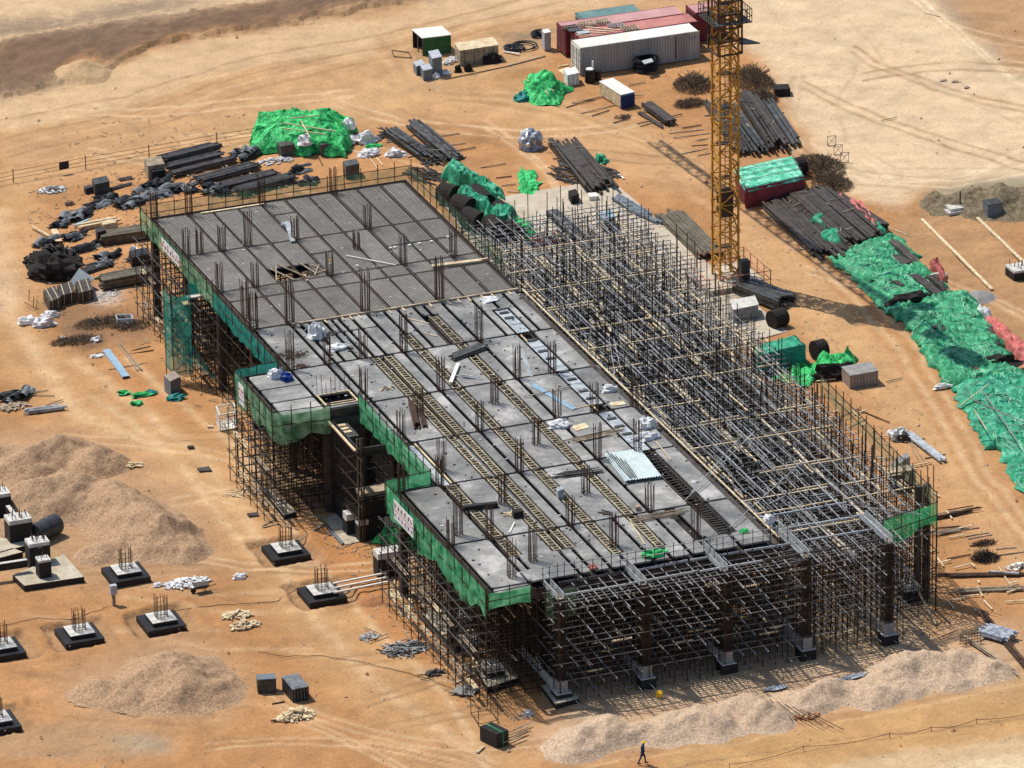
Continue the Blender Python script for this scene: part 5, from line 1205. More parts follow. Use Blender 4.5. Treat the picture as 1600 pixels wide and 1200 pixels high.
# steel piles near the dark deck
bundle('steel_stack','long black steel tubes fanned out above the dark deck, left stack',(612,212),(668,250),1.6,.6,.12,'steelform',cat='steel stack',sq=True,jit=1.1)
bundle('steel_stack','long black steel beams above the dark deck, middle stack',(646,200),(708,252),1.4,.5,.16,'steelform',cat='steel stack',sq=True,jit=.8)
bundle('steel_stack','single long dark beam at the right of the black steel stacks',(664,200),(722,250),.5,.3,.2,'steelform',cat='steel stack',sq=True,jit=.2,ties=0)
pile('steel_offcuts','jumbled dark steel offcuts at the lower end of the black stacks',690,252,2.0,1.0,.5,50,1.3,'steelform','offcuts',m2='brownform',seed=3)
pile('steel_offcuts','dark steel ends at the upper left of the black stacks',608,212,1.0,.9,.6,40,.8,'brownform','offcuts',seed=4)
pile('steel_offcuts','row of dark brown panels along the right edge of the dark deck',665,275,1.4,2.2,.35,60,1.4,'brownform','offcuts',seed=5,rot=-1.0)
crumple('foil_bale','silver grey foil wrapped bale on the orange dirt','829,228'.count(',') and 829,230,1.1,1.0,1.3,'foil','bale',31,amp=.22,n=22,mm=14,freq=3)
bundle('steel_stack','wide heap of dark brown steel panels below the silver bale, main heap',(882,232),(938,300),2.6,.7,.15,'brownform',cat='steel stack',sq=True,maxn=70,jit=1.0)
pile('steel_offcuts','loose dark panels over the brown steel heap',905,270,2.4,3.2,.9,130,1.5,'brownform','offcuts',m2='steelform',seed=6,rot=-1.2)
pile('steel_offcuts','small brown steel heap with a plank, right of the brown heap',950,270,.7,1.3,.5,40,1.2,'brownform','offcuts',seed=7,rot=-1.2)
crumple('green_cloth','small green cloth on the right of the brown steel heap',940,252,.5,.9,.5,'tarp3','tarpaulin',33,n=14)
stick('white plank beside the brown steel heap',(957,266),(975,279),.16,.08,'white')
drape('green_cloth','crumpled light green netting patch between the heaps',[(806,300),(838,308),(838,268),(812,262)],lambda u,v:.12,'tarp2','tarpaulin',16,12,5,.14); drape('green_cloth','lower lobe of light green netting, by the thin bars',[(818,302),(845,298),(842,285),(822,288)],lambda u,v:.12,'tarp2','tarpaulin',12,8,6,.12)
# black rolls covered with green tarpaulin beside the dark deck
def roll(label,pa,pb,r,m='dark',z=0.,hole=True,group='black rolls'):
    a=G(*pa,z+r); b=G(*pb,z+r); t=thing('roll',label,'roll',(a.x,a.y,z),None); d=(b-a).normalized()
    MB().tube(a,b,r,18).build('body',m,t)
    if hole: MB().tube(b,b+d*.03,r*.55,14).build('core','black',t); MB().tube(a,a-d*.03,r*.55,14).build('core','black',t); MB().ring(b,.01,.01,3,3)
    return t
rolls=[((690,300),(712,306),.95,'first black roll under the green cover, by the dark deck corner'),((712,318),(736,326),.95,'second black roll beside the dark deck'),((742,300),(762,318),.85,'black roll under the far side of the green cover'),((728,338),(752,348),.95,'third black roll beside the dark deck'),((765,350),(782,362),.95,'nearest black roll with an open round end'),((778,325),(795,338),.8,'black roll on the pad side of the green cover'),((790,352),(812,366),.7,'last low black roll by the deck edge')]
for a,b,r_,l in rolls: roll(l,a,b,r_)
drape('green_tarpaulin','green tarpaulin strip over the black rolls, far strip',[(690,282),(800,340),(790,322),(700,268)],lambda u,v:1.9-.5*u,'tarp3','tarpaulin',40,8,11,.2,edge=.1)
drape('green_tarpaulin','green tarpaulin ribbon over the middle black roll',[(704,330),(760,346),(772,336),(716,312)],lambda u,v:1.9+.3*math.sin(u*6),'tarp3','tarpaulin',24,6,12,.2)
drape('green_tarpaulin','green tarpaulin ribbon over the nearest black roll',[(744,368),(812,372),(812,352),(752,342)],lambda u,v:1.9,'tarp3','tarpaulin',24,6,13,.25)
drape('green_tarpaulin','bright green netting hanging on the right of the rolls',[(795,352),(830,382),(835,368),(805,340)],lambda u,v:.9,'tarp2','tarpaulin',18,8,14,.2)
crumple('red_cloth','small red cloth on the black rolls',728,300,.8,.4,.3,'salmon','cloth',35,z=1.6,n=12)
stick('crossed pale sticks at the end of the black rolls',(778,308),(794,318),.1,.06,z=1.2)
# large green heap with sacks at top left
t=thing('tarpaulin_heap','largest bright green tarpaulin heap with poles on it, behind the dark deck','tarpaulin heap',tuple(G(468,232)))
drape('tarpaulin','',[(392,238),(540,246),(556,196),(402,186)],lambda u,v:1.6+.5*math.sin(u*3.14)+.55*n3(u*4,v*3,2)+.5*math.exp(-((u-.72)/.13)**2)-.3*v,'tarp2','',96,44,21,.12,parent=t,edge=.28)
for i,(a,b,z) in enumerate([((442,192),(525,205),2.6),((470,188),(484,215),2.7),((440,200),(510,210),2.4),((452,185),(500,180),2.8)]): tag(MB().bar(G(*a,z-0),G(*b,z-.3),.08).build('timber_pole','wood'),['long pale pole across the top of the big green heap','short steep pole on the big green heap','second long pole lower on the big green heap','pole at the far side of the big green heap'][i],'pole')
for i,(x,y,rx,z,m,l) in enumerate([(447,242,.8,0,'steelform','dark open crate peeking from the front of the green heap'),(510,240,1.1,0,'steelform','dark shaded stack under the right front of the green heap')]): gbox('dark_crate',l,'crate',(x-14,y-3),(x-8,y+4),(x+14,y),1.1,m)
for i,(x,y,rx,l) in enumerate([(476,225,.6,'white sack half way down the green heap, upper'),(474,236,.6,'whitish sack at the foot of the green heap, lower'),(548,222,.9,'big white sack right of the green heap'),(573,222,1.0,'white crumpled sheet right of the big sack'),(577,243,1.0,'brown and white sack on the dirt below the sheet'),(617,243,.9,'white edged grey sack at the right end of the sack row'),(545,200,.7,'white bag on the right shoulder of the green heap')]): crumple('white_sack',l,x,y,rx,.6,.5+.2*(i%3==0),'sack','sack',40+i,z=0 if i not in (0,6) else 1.0,n=16)
crumple('green_cloth','green scrap between the white sacks',583,230,.8,.4,.25,'tarp2','tarpaulin',48); gbox('board','pale square board beside the sack row','board',(560,212),(563,212),(580,208),.1,'wood')
stick('pale stake near the sacks, left one',(577,246),(590,264),.1,.06); stick('pale stake near the sacks, right one',(588,246),(598,258),.1,.06)
pile('rubbish_heap','small heap of grey and white rubbish below the green heap',430,252,1.6,.8,.3,60,.5,'lightcab','rubbish',m2='sack',seed=8)
gbox('black_box','black upright bundle standing behind the dark deck','bundle',(536,272),(541,280),(562,276),1.3,'steelform')
# fence at top left
fp=[(-60,302,281),(21,284,264),(134,263,243),(233,246,224),(339,227,207),(450,208,188)]
t=thing('wire_fence','thin post and wire fence between the road and the material yard, top left','fence',tuple(G(134,263)))
for x,y,_ in fp: g=G(x,y); MB().bar((g.x,g.y,-.1),(g.x,g.y,1.25),.07).build('post','rust',t)
for zz in (.3,.65,1.05):
    mb=MB()
    for (a,b) in zip(fp[:-1],fp[1:]): mb.bar(G(a[0],a[1])+Vector((0,0,zz)),G(b[0],b[1])+Vector((0,0,zz)),.03)
    mb.build('rail','rust',t)
s0=G(93,272); s1=G(108,269); tag(MB().bar(s0+Vector((0,0,.75)),s1+Vector((0,0,.75)),.04,.7).build('fence_board','black'),'small black board hung on the wire fence','board')
# material yard at left
bundle('tube_bundle','long dark tube bundle behind the brown box, top row',(252,256),(338,234),1.3,.6,.1,'darktube',jit=.4)
bundle('tube_bundle','long dark tube bundle just in front of the top row',(262,266),(345,246),1.0,.5,.1,'darktube',jit=.4)
bundle('tube_bundle','long black bundle on bearers, second from the back',(268,277),(368,252),.8,.4,.1,'darktube',jit=.3)
bundle('tube_bundle','wide grey brown bundle in the middle of the yard',(308,287),(400,262),1.5,.35,.09,'darktube',jit=.4)
bundle('tube_bundle','long narrow bundle right of the middle one',(345,296),(432,274),1.2,.35,.09,'darktube',jit=.4)
bundle('tube_bundle','dark bundle nearest the far net of the dark deck',(370,305),(455,282),1.2,.5,.09,'darktube',jit=.4)
bundle('tube_bundle','thin dark bundle reaching the black film roll',(420,293),(462,280),.8,.4,.09,'steelform',jit=.3)
gbox('wooden_box','brown wooden box with a black open front among the tube bundles','box',(226,268),(232,280),(258,276),1.3,'oldwood'); gbox('black_box','black crate in the shade in front of the brown box','box',(234,277),(238,283),(259,279),.9,'black')
def sheets(label,px_,py_,rx,ry,h,n=9,m='foil2',seed=0,rot=.35,name='film_pile',z=0.):
    c=G(px_,py_,z); rr=random.Random(seed); t=thing(name,label,'film heap',(c.x,c.y,z))
    for i in range(n):
        x=c.x+rr.uniform(-rx,rx)*.7; y=c.y+rr.uniform(-ry,ry)*.7; l=rr.uniform(.5,1.0)*rx; w_=rr.uniform(.25,.5)*ry+.15; zz=z+h*i/n; an=rot+rr.gauss(0,.35); ca,sa=math.cos(an),math.sin(an)
        P=[]
        for a in range(7):
            row=[]
            for b in range(5):
                u=(a/6-.5)*2*l; v=(b/4-.5)*2*w_; row.append((x+u*ca-v*sa,y+u*sa+v*ca,max(.02+z,zz+.18+.16*n3(u*1.5+i,v*1.5,seed)-.25*(abs(b-2)/2)**2)))
            P.append(row)
        MB().grid(P).build('fold','filmgrey' if rr.random()<.6 else 'black',t)
    MB().blob((c.x,c.y,z+.05),rx*.8,ry*.7,h*.9,seed,.3,12,7).build('core','black',t); return t
M['filmgrey']=mat('shiny grey plastic film',(.21,.22,.225),(.075,.078,.08),2.,.4,bump=.3,rnd=.25,c3=(.40,.41,.42))
for i,(x,y,rx,ry,h,l) in enumerate([(374,240,1.0,.5,.5,'grey black film pile left of the big green heap, back one'),(388,246,1.1,.6,.7,'grey black film pile touching the big green heap'),(240,292,1.8,.6,.5,'grey film pile in front of the black crate'),(268,300,1.2,.5,.5,'grey film pile right of the flattened one'),(210,318,1.6,.9,.45,'wide flattened dark sheet pile near the deck corner'),(235,308,1.4,.6,.4,'folded grey sheets above the deck corner'),(150,322,1.2,.5,.3,'thin pale blue grey sheets on the yard'),(168,312,1.0,.5,.35,'ragged grey sheets left of the flattened pile'),(112,342,1.3,.6,.5,'dark film heap at the left of the yard'),(92,352,.9,.5,.4,'pale blue film piece at the left end of the yard'),(70,382,1.0,.5,.5,'blue grey film pile above the brown net heap'),(115,372,1.0,.5,.5,'dark film pile between planks and brown heap'),(130,390,1.4,.5,.5,'long dark film pile right of the brown heap'),(172,402,1.1,.5,.4,'grey folded film right of the brown heap'),(160,415,1.0,.4,.3,'low grey film strip behind the pipe stack'),(330,296,1.0,.5,.5,'shiny black film roll by the middle bundle'),(345,303,.8,.5,.6,'shiny black bundle next to the far net'),(296,298,.7,.5,.7,'black round film bale behind the far net'),(466,268,.9,.4,.5,'black film roll at the end of the narrow bundle'),(480,285,.9,.4,.4,'grey film pieces near the far net'),(214,402,.9,.5,.7,'black film block beside the pipe stack'),(20,620,1.7,.7,.5,'grey black film heap at the left edge of the yard'),(135,335,.6,.4,.5,'dark block of film near the pale planks')]):
    sheets(l,x,y,rx,ry,h,8,seed=60+i,rot=.5+.3*math.sin(i))
gbox('dark_block','dark grey block standing on the yard, left of the film heaps','block',(144,298),(149,307),(172,302),1.2,'steelform'); gbox('dark_block','smaller dark block touching the dark grey one','block',(131,300),(134,304),(145,301),.6,'steelform')
bundle('tube_bundle','short dark bars right of the dark grey block',(174,297),(205,289),.4,.3,.1,'darktube',ties=0)
pallet('small brown pallet lying above the film heaps',G(196,280),1.3,.7,'brownform',Vector((.936,.1,0)),Vector((-.1,.936,0)))
pile('rubbish_heap','heap of white and grey scraps at the far left of the yard',82,298,1.3,.9,.5,90,.5,'sack','rubbish',m2='stonegrey',seed=12)
pile('rubbish_heap','small rusty scrap on the dirt left of the sheets',109,319,.4,.3,.2,14,.5,'rust','rubbish',seed=13)
stick('long thin rod left of the pale blue sheets',(106,330),(180,318),.05,.04,'rust',name='rod',cat='rod')
bundle('timber_stack','short pale timbers in a fan above the brown channel stack',(128,358),(178,348),.8,.35,.1,'wood',cat='timber stack',sq=True,ties=0,jit=.6)
bundle('timber_stack','striped timber packs standing on the fan of timbers',(160,356),(180,352),.9,.5,.12,'wood',cat='timber stack',sq=True,ties=0,jit=.1)
stick('long pale plank pointing at the brown heap',(48,352),(88,375),.18,.08,z=.3); stick('pair of short pale boards by the long plank',(84,358),(92,377),.55,.06,z=.4)
stick('long blue grey strip above the fan of timbers',(115,352),(140,342),.25,.06,'bluesteel',z=.2); 
for k,(a,b,l) in enumerate([((158,381),(232,370),'stack of olive brown steel channels left of the dark deck, upper'),((158,450),(232,436),'stack of olive brown steel channels left of the dark deck, lower')]): bundle('channel_stack',l,a,b,1.6,.95,.16,'tanform',cat='steel stack',sq=True,ties=2,jit=.3,maxn=46)
bundle('tube_bundle','thin grey tubes on top behind the lower channel stack',(165,438),(228,424),.9,.3,.07,'tube',ties=0); bundle('tube_bundle','grey tube bundle right of the brown net heap',(115,432),(165,416),.9,.4,.08,'darktube',ties=0,jit=.5)
gbox('black_box','black box standing between the two channel stacks','box',(202,410),(207,420),(236,414),1.1,'black'); gbox('dark_block','dark brown box by the upper channel stack','box',(150,378),(153,384),(166,380),1.3,'brownform')
stick('white plank leaning right of the upper channel stack',(208,384),(222,396),.2,.08,'sack',z=.3)
pile('net_heap','tall heap of dark brown rags and netting at the left edge of the yard',84,410,2.4,2.6,1.9,420,.7,'dark','rag heap',m2='brownform',thin=.16,seed=14,flat=1.2)
crumple('rag_core','dark brown rounded core of the second rag heap behind the black boxes',84,428,2.1,2.0,1.4,'dark','rag heap',55,amp=.3,n=20,mm=12,freq=3)
P=[G(107,444,.6),G(130,452,.35),G(148,436,.9),G(124,420,1.2)]
mb=MB(); mb.v=[tuple(p) for p in P]+[tuple(p+Vector((0,0,.06))) for p in P]; mb.f=[tuple(q) for q in BF]; tag(mb.build('tilted_panel','cab'),'square grey panel leaning on a black box','panel')
for i,(a,b,c,l) in enumerate([((68,470),(78,488),(96,480),'black crate, leftmost of three below the rag heap'),((90,462),(95,478),(118,472),'black crate, middle of three below the rag heap'),((118,456),(124,474),(146,468),'black crate, rightmost of three below the rag heap')]): gbox('black_crate',l,'crate',a,b,c,1.0,'brownform',bands=(2,'wood'))
pile('cement_spill','white powdery spill behind the three black crates',160,462,1.4,.7,.08,90,.3,'conc','spill',thin=.04,seed=16)
for i,(x,y,r_,l) in enumerate([(44,505,.9,'left white sack lying open on the dirt'),(68,508,1.0,'big white sack, nearest of the three'),(78,494,.7,'small white sack behind the big one'),(150,533,.5,'white litter bag on dark weeds'),(98,529,.3,'tiny white scrap on dark weeds')]): crumple('white_sack',l,x,y,r_,r_*.6,r_*.55,'sack','sack',70+i,n=16)
def opencrate(label,A,B,Cc,h,m,wires=True):
    a=G(*A); b=G(*B); c=G(*Cc); d=a+(c-b); P=[a,b,c,d]; t=thing('open_crate',label,'crate',(a.x,a.y,0))
    for i in range(4):
        p,q=P[i],P[(i+1)%4]; mb=MB(); mb.bar(p+Vector((0,0,h)),q+Vector((0,0,h)),.09); mb.bar(p+Vector((0,0,.05)),q+Vector((0,0,.05)),.07); mb.bar(p,p+Vector((0,0,h)),.08)
        n=7
        for k in range(1,n): mb.bar(p.lerp(q,k/n),p.lerp(q,k/n)+Vector((0,0,h)),.03)
        for k in range(1,5): mb.bar(p+Vector((0,0,h*k/5)),q+Vector((0,0,h*k/5)),.03)
        mb.build('side_grid',m,t)
    MB().prism([xy(p.lerp((a+c)/2,.06)) for p in P],.06,0).build('bottom',m,t); return t
opencrate('white wire basket crate by the left wing of the deck',(339,660),(344,674),(371,669),1.45,'white')
opencrate('low white open crate on the left yard',(181,500),(184,507),(208,506),.45,'lightcab')
gbox('dark_bin','dark grey bin filled with rubble beside the teal tower','bin',(257,610),(267,619),(283,612),1.35,'cab',topm='carton')
crumple('teal_cloth','teal cloth lying at the foot of the dark bin',275,623,.8,.5,.3,'tarpteal','cloth',81,n=14)
for i,(x,y,rx,l,m) in enumerate([(194,614,.5,'small green cloth scrap, left of three','tarp2'),(220,618,.9,'green and teal cloth scrap, largest of three','tarp2'),(236,614,.5,'teal end of the largest cloth scrap','tarpteal'),(214,631,.5,'small green cloth scrap, nearest of three','tarp2')]): crumple('cloth_scrap',l,x,y,rx,.35,.18,m,'cloth',85+i,n=14,amp=.5)
t=thing('steel_channel','long pale blue steel channel lying on the dirt','steel channel',tuple(G(182,567))); a=G(166,546,.15); b=G(197,588,.15)
MB().bar(a,b,.62,.04).build('web','bluesteel',t); d,n,_=frame_from(a,b)
for s_ in (-.3,.3): MB().bar(a+n*s_+Vector((0,0,-.07)),b+n*s_+Vector((0,0,-.07)),.03,.16).build('flange','bluesteel',t)
crumple('blue_scrap','pale blue film scrap left of the steel channel',152,557,.6,.3,.15,'sack','cloth',91,n=10)
for i,(a,b) in enumerate([((182,536),(215,578)),((186,535),(219,577)),((190,540),(222,578))]): stick('%s of three long poles right of the blue channel'%['left one','middle one','right one'][i],a,b,.09,.08,'oldwood',z=.12,name='pole',cat='pole')
for a,b in (((205,548),(235,541)),((185,556),(240,547)),((170,578),(232,567)),((150,552),(170,551))): stick(barlabel(a),a,b,.08,.06,'rust',z=.03,group='thin bearer bars on the ground',name='bearer_bar',cat='bar')
t=thing('starter_stakes','few thin rusty stakes standing left of the white sacks','stakes',tuple(G(50,478)))
for x,y in ((45,470),(52,480),(57,484)): g=G(x,y); MB().bar((g.x,g.y,0),(g.x+.1,g.y,1.0),.05).build('stake','rust',t)
MB().bar(G(38,472,.3),G(58,484,.3),.04).build('cross_bar','rust',t)
bundle('tube_bundle','grey tube bundle on the dirt at the left edge, below the film heap',(40,646),(100,638),.7,.3,.08,'tube',jit=.3,ties=0); pile('timber_scraps','small scrap timbers below the film heap at the left edge',20,636,1.3,.6,.2,45,.8,'oldwood','timber scraps',seed=18)
for i,(a,b,l) in enumerate([((50,613),(75,609),'thin stick right of the film heap, back one'),((50,617),(85,618),'grey bar right of the film heap'),((70,634),(98,624),'brown branch right of the film heap')]): stick(l,a,b,.09,.06,'oldwood')
for i,(x,y,w_,m,l) in enumerate([(298,700,.5,'brownform','small dark plate on the dirt by the track'),(319,735,1.0,'steelform','grey corrugated offcut lying on the track'),(328,668,.5,'wood','pale board leaning near the wire basket'),(395,806,.8,'steelform','dark bar near the left scaffold foot')]):
    g=G(x,y); tag(MB().prism([(g.x-w_/2,g.y-w_/3),(g.x+w_/2,g.y-w_/2),(g.x+w_/2,g.y+w_/4),(g.x-w_/2,g.y+w_/3)],.18,0).build('offcut',m),l,'offcut')
pile('timber_scraps','few broken pale timbers on the dirt right of the back spoil heap',206,728,.9,.5,.25,22,.6,'wood','timber scraps',seed=19); pile('timber_scraps','criss cross pale slats on the dirt left of the scaffold',368,772,1.2,.8,.15,14,1.2,'wood','timber scraps',seed=20,thin=.05)
for i,(x,y,l,sd) in enumerate([(370,962,'heap of short pale timbers between footings and dirt track, upper',21),(382,978,'heap of short pale timbers between footings and dirt track, lower',22)]): pile('timber_scraps',l,x,y,1.1,.6,.45,60,.75,'wood','timber scraps',seed=sd,thin=.10)
pile('white_rags','long trail of white rags behind the black footings',292,912,1.9,1.0,.35,120,.5,'sack','rags',thin=.09,seed=23); crumple('white_sack','small dark and white sack right of the rags',375,903,.6,.4,.3,'sack','sack',95,n=12)
c=G(314,925); t=thing('wheelbarrow','dark wheelbarrow standing by the white rags','wheelbarrow',(c.x,c.y,0))
MB().prism([(c.x-.45,c.y-.3),(c.x+.45,c.y-.3),(c.x+.45,c.y+.3),(c.x-.45,c.y+.3)],.3,.4,[(c.x-.6,c.y-.42),(c.x+.6,c.y-.42),(c.x+.6,c.y+.42),(c.x-.6,c.y+.42)]).build('tray','brownform',t)
MB().ring((c.x-.7,c.y,.2),.01,.01,3,3); w_=MB().tube((c.x-.62,c.y-.06,.22),(c.x-.62,c.y+.06,.22),.22,14); w_.build('wheel','black',t)
for s_ in (-.3,.3): MB().bar((c.x+.4,c.y+s_,.5),(c.x+1.15,c.y+s_,.62),.05).build('handle','rust',t); MB().bar((c.x+.3,c.y+s_,.4),(c.x+.3,c.y+s_,0),.05).build('leg','rust',t)
c=G(178,945); t=thing('marker_post','short white post standing by the footings','post',(c.x,c.y,0)); MB().box(c.x-.12,c.y-.12,0,c.x+.12,c.y+.12,1.0).build('post','oldwood',t); MB().box(c.x-.26,c.y-.2,.95,c.x+.26,c.y+.2,1.7).build('box','lightcab',t)
crumple('pale_stone','pale stone behind the front black footing',247,915,.35,.25,.2,'sack','stone',97,n=8,mm=5)
gbox('dark_block','black wrapped block, left of two in the lower yard','block',(401,1075),(403,1083),(432,1081),1.1,'steelform',topm='cab'); 
t=gbox('film_bundle','black and silver film wrapped bundle, right of two in the lower yard','bundle',(441,1078),(458,1098),(483,1093),1.1,'black',topm='filmgrey',bands=(5,'filmgrey'))
pile('timber_scraps','dense heap of cut pale timbers below the wrapped bundle',462,1120,1.4,.7,.8,150,.7,'wood','timber scraps',seed=24,thin=.11,flat=1.); stick('timber bearer left of the cut timbers, back',(425,1100),(445,1096),.1,.08,'rust'); stick('timber bearer left of the cut timbers, front',(423,1126),(442,1125),.1,.08,'rust')
pile('tube_scrap','tangle of short grey scaffold tubes on the dirt, larger pile',632,1015,1.7,1.1,.6,120,1.3,'tube','tube scrap',m2='darktube',seed=25,thin=.06); pile('tube_scrap','few grey tube ends left of the larger tube pile',578,996,.8,.5,.25,24,.9,'tube','tube scrap',seed=26,thin=.06); pile('tube_scrap','small pile of rusty clamps and tubes near the corner',680,1052,.7,.4,.35,50,.5,'darktube','tube scrap',seed=27,thin=.08)
stick('rusty bar left of the small clamp pile, upper',(652,1055),(676,1052),.06,.05,'rust',name='rod',cat='rod'); stick('rusty bar left of the small clamp pile, lower',(657,1062),(678,1058),.06,.05,'rust',name='rod',cat='rod')
for i,(x0,y0,x1,y1) in enumerate([(575,1002,606,990),(590,988,568,980),(632,985,640,1000),(660,985,652,1002)]): stick('%s stick poking out of the grey tube pile'%['longest back','far left','small right','curved far right'][i],(x0,y0),(x1,y1),.09,.06,'oldwood',z=.2,group='sticks around the grey tube pile')
for i,(a,b,l) in enumerate([((607,920),(628,962),'long pale plank by the netted corner, leftmost'),((616,905),(634,962),'long pale plank by the netted corner, second'),((640,930),(638,970),'upright pale plank by the netted corner'),((643,928),(642,958),'shorter upright plank beside the other'),((646,926),(686,972),'pair of long pale planks leading to the tan slab'),((710,1068),(752,1046),'pale board leaning toward the corner slab'),((694,1022),(714,1014),'short pale board below the long tan slab')]): stick(l,a,b,.14 if i!=4 else .35,.06)
for i,(a,b) in enumerate([((520,912),(604,895)),((521,919),(605,902)),((522,926),(606,909))]): stick('%s of three parallel white timbers running from the footing to the black block'%['back one','middle one','front one'][i],a,b,.16,.12,'white',z=.45)
for i,(a,b,l) in enumerate([((690,992),(745,985),'upper white timber beam with blue end by the long tan slab'),((720,1040),(762,1032),'white timber beam with blue end near the corner, upper'),((724,1046),(765,1038),'white timber beam near the corner, lower')]): stick(l,a,b,.22,.2,'wood',z=.6)
crumple('white_sack','shiny white sacks beside the near corner scaffold',730,1012,1.0,.5,.5,'sack','sack',98,n=16); crumple('cement_lump','grey lump of set mortar near the corner slab',727,1080,1.0,.7,.3,'stonegrey','mortar lump',99,n=14); pile('cement_spill','greyish mortar crumbs below the leftmost front column',815,1120,.9,.5,.06,40,.3,'stonegrey','spill',thin=.03,seed=30)
drape('net_heap','light green netting heap in front of the two white topped boxes',[(588,850),(660,862),(668,828),(596,820)],lambda u,v:1.1,'tarp2','tarpaulin heap',22,12,30,.25); crumple('white_sack','white sack at the left of the light green netting heap',580,832,.5,.4,.7,'sack','sack',100,n=12)
t=thing('rebar_cage_frame','rusty rebar cage standing against the light green netting','rebar cage',tuple(G(640,860)))
for i in range(7):
    g=G(596+i*13,856-i*2); MB().bar((g.x,g.y,0),(g.x,g.y,2.6),.05).build('bar','rust',t)
for z in (.6,1.2,1.8): MB().bar(G(590,856,0)+Vector((0,0,z)),G(680,842,0)+Vector((0,0,z)),.04).build('cross_bar','rust',t)
for i,(a,b) in enumerate([((428,812),(410,822)),((460,848),(508,818)),((485,832),(512,812)),((410,824),(436,818))]): stick('%s weathered board beside the left scaffold foot'%['leftmost upper','long middle','rightmost short','leftmost lower'][i],a,b,.14,.06,'oldwood',group='weathered boards by the left scaffold foot')
gbox('grey_strip','grey steel strip along the tan slab beside the white topped boxes','strip',(514,830),(534,852),(537,850),.15,'cab')
t=gbox('wrapped_bundle','black wrapped bundle with a green stripe at the bottom of the picture','bundle',(750,1156),(776,1169),(795,1162),1.15,'black',bands=(1,'tarp2'))
for i in range(4): stick('%s grey green timber fanning out right of the black wrapped bundle'%['first','second','third','fourth'][i],(786,1148+i*4),(830-i*3,1128+i*7),.12,.06,'oldwood',z=.3)
t=thing('rebar_trestle','open rusty rebar frame standing above the black wrapped bundle','rebar frame',tuple(G(745,1110)))
P=[G(736,1118),G(767,1114),G(778,1130),G(748,1136)]
for p in P: MB().bar(p,p+Vector((0,0,1.7)),.045).build('upright','rust',t)
for i in range(4): MB().bar(P[i]+Vector((0,0,.25)),P[(i+1)%4]+Vector((0,0,.25)),.04).build('rail','rust',t)
stick('short pale block on the dirt left of the black wrapped bundle',(745,1176),(756,1166),.18,.1)
crumple('grey_bundle','grey mortar bucket near the leftmost gravel heap',826,1116,.35,.3,.3,'lightcab','bucket',101,n=12)
pile('mud_clods','dark red clods on the pink gravel in front',1262,1120,1.2,.5,.15,26,.2,'soilred','clods',thin=.12,seed=31)
for i,(x,y,l) in enumerate([(1030,1088,'yellow helmet like tub under the front scaffold'),(1194,1136,'tiny yellow tub on the front gravel')]):
    c=G(x,y); tag(MB().tube((c.x,c.y,0),(c.x,c.y,.35 if i==0 else .2),.22,12,.28).build('yellow_tub','yel'),l,'tub')
for i in range(7): stick('%s thin bent bar from the left, strewn over the front gravel'%['first','second','third','fourth','fifth','sixth','seventh'][i],(1190+i*12,1088+i*4),(1222+i*16,1122+i*3),.045,.04,'rust',z=.9-.08*i,z2=.3,group='thin bars on the front gravel',name='rod',cat='rod')
crumple('white_rag','bluish white rags at the foot of the front scaffold, right',1335,1058,1.2,.3,.15,'foil','rags',103,n=18); crumple('white_rag','bluish white rags at the foot of the front scaffold, left',1212,1076,1.0,.3,.15,'foil','rags',104,n=18)
# right hand yard
t=thing('covered_bale','red sided bale with a flat green cover, beside the mast','bale',tuple(G(1205,310)))
A,B,Cc=G(1150,294),G(1166,326),G(1256,306); Dd=A+(Cc-B); hh=1.9
P=[A,B,Cc,Dd]; k=[xy(p) for p in P]
rows_=[]
for z in np.linspace(0,hh,7):
    row=[]
    for i in range(4):
        for f in np.linspace(0,1,9)[:-1]:
            p=P[i].lerp(P[(i+1)%4],float(f)); c=(A+Cc)/2; b_=1+.05*n3(p.x,p.y,z)+.05*math.sin(z/hh*3.1); row.append((c.x+(p.x-c.x)*b_,c.y+(p.y-c.y)*b_,float(z)))
    rows_.append(row)
MB().grid(rows_,True).build('red_cover','redcloth',t,smooth=True)
def quadgrid(P,z,n,name,m,par,amp=.08,sc_=1.05,seed=0):
    c=(P[0]+P[2])/2; R_=[]
    for i in range(n+1):
        row=[]
        for j in range(n+1):
            p=P[0].lerp(P[1],i/n).lerp(P[3].lerp(P[2],i/n),j/n); p=c+(p-c)*(sc_+.03*n3(p.x*2,p.y*2,seed)); e_=1 if 0<i<n and 0<j<n else 0; row.append((p.x,p.y,z+amp*abs(n3(p.x*2,p.y*2,seed))*2-.35*(1-e_)))
        R_.append(row)
    MB().grid(R_).build(name,m,par)
quadgrid(P,hh+.05,20,'green_cover','baletop',t)
for f in (.2,.45,.7): MB().bar(A.lerp(B,f)+Vector((0,0,hh+.2)),Dd.lerp(Cc,f)+Vector((0,0,hh+.2)),.05).build('rope','stonegrey',t)
c=G(1240,262); roll('dark drum shaped roll behind the covered bale',(1236,262),(1256,258),.85,'dark')
bundle('steel_stack','broad fan of long dark formwork strips right of the road, left half',(1217,320),(1303,402),3.6,.5,.16,'brownform',cat='steel stack',sq=True,jit=1.2,maxn=60)
bundle('steel_stack','broad fan of long dark formwork strips right of the road, right half',(1262,308),(1350,384),3.8,.75,.17,'brownform',cat='steel stack',sq=True,jit=.7,maxn=60)
bundle('steel_stack','dark formwork strips along the top of the fan, by the red cloth',(1300,312),(1375,362),1.4,.8,.16,'brownform',cat='steel stack',sq=True,jit=.4,maxn=40)
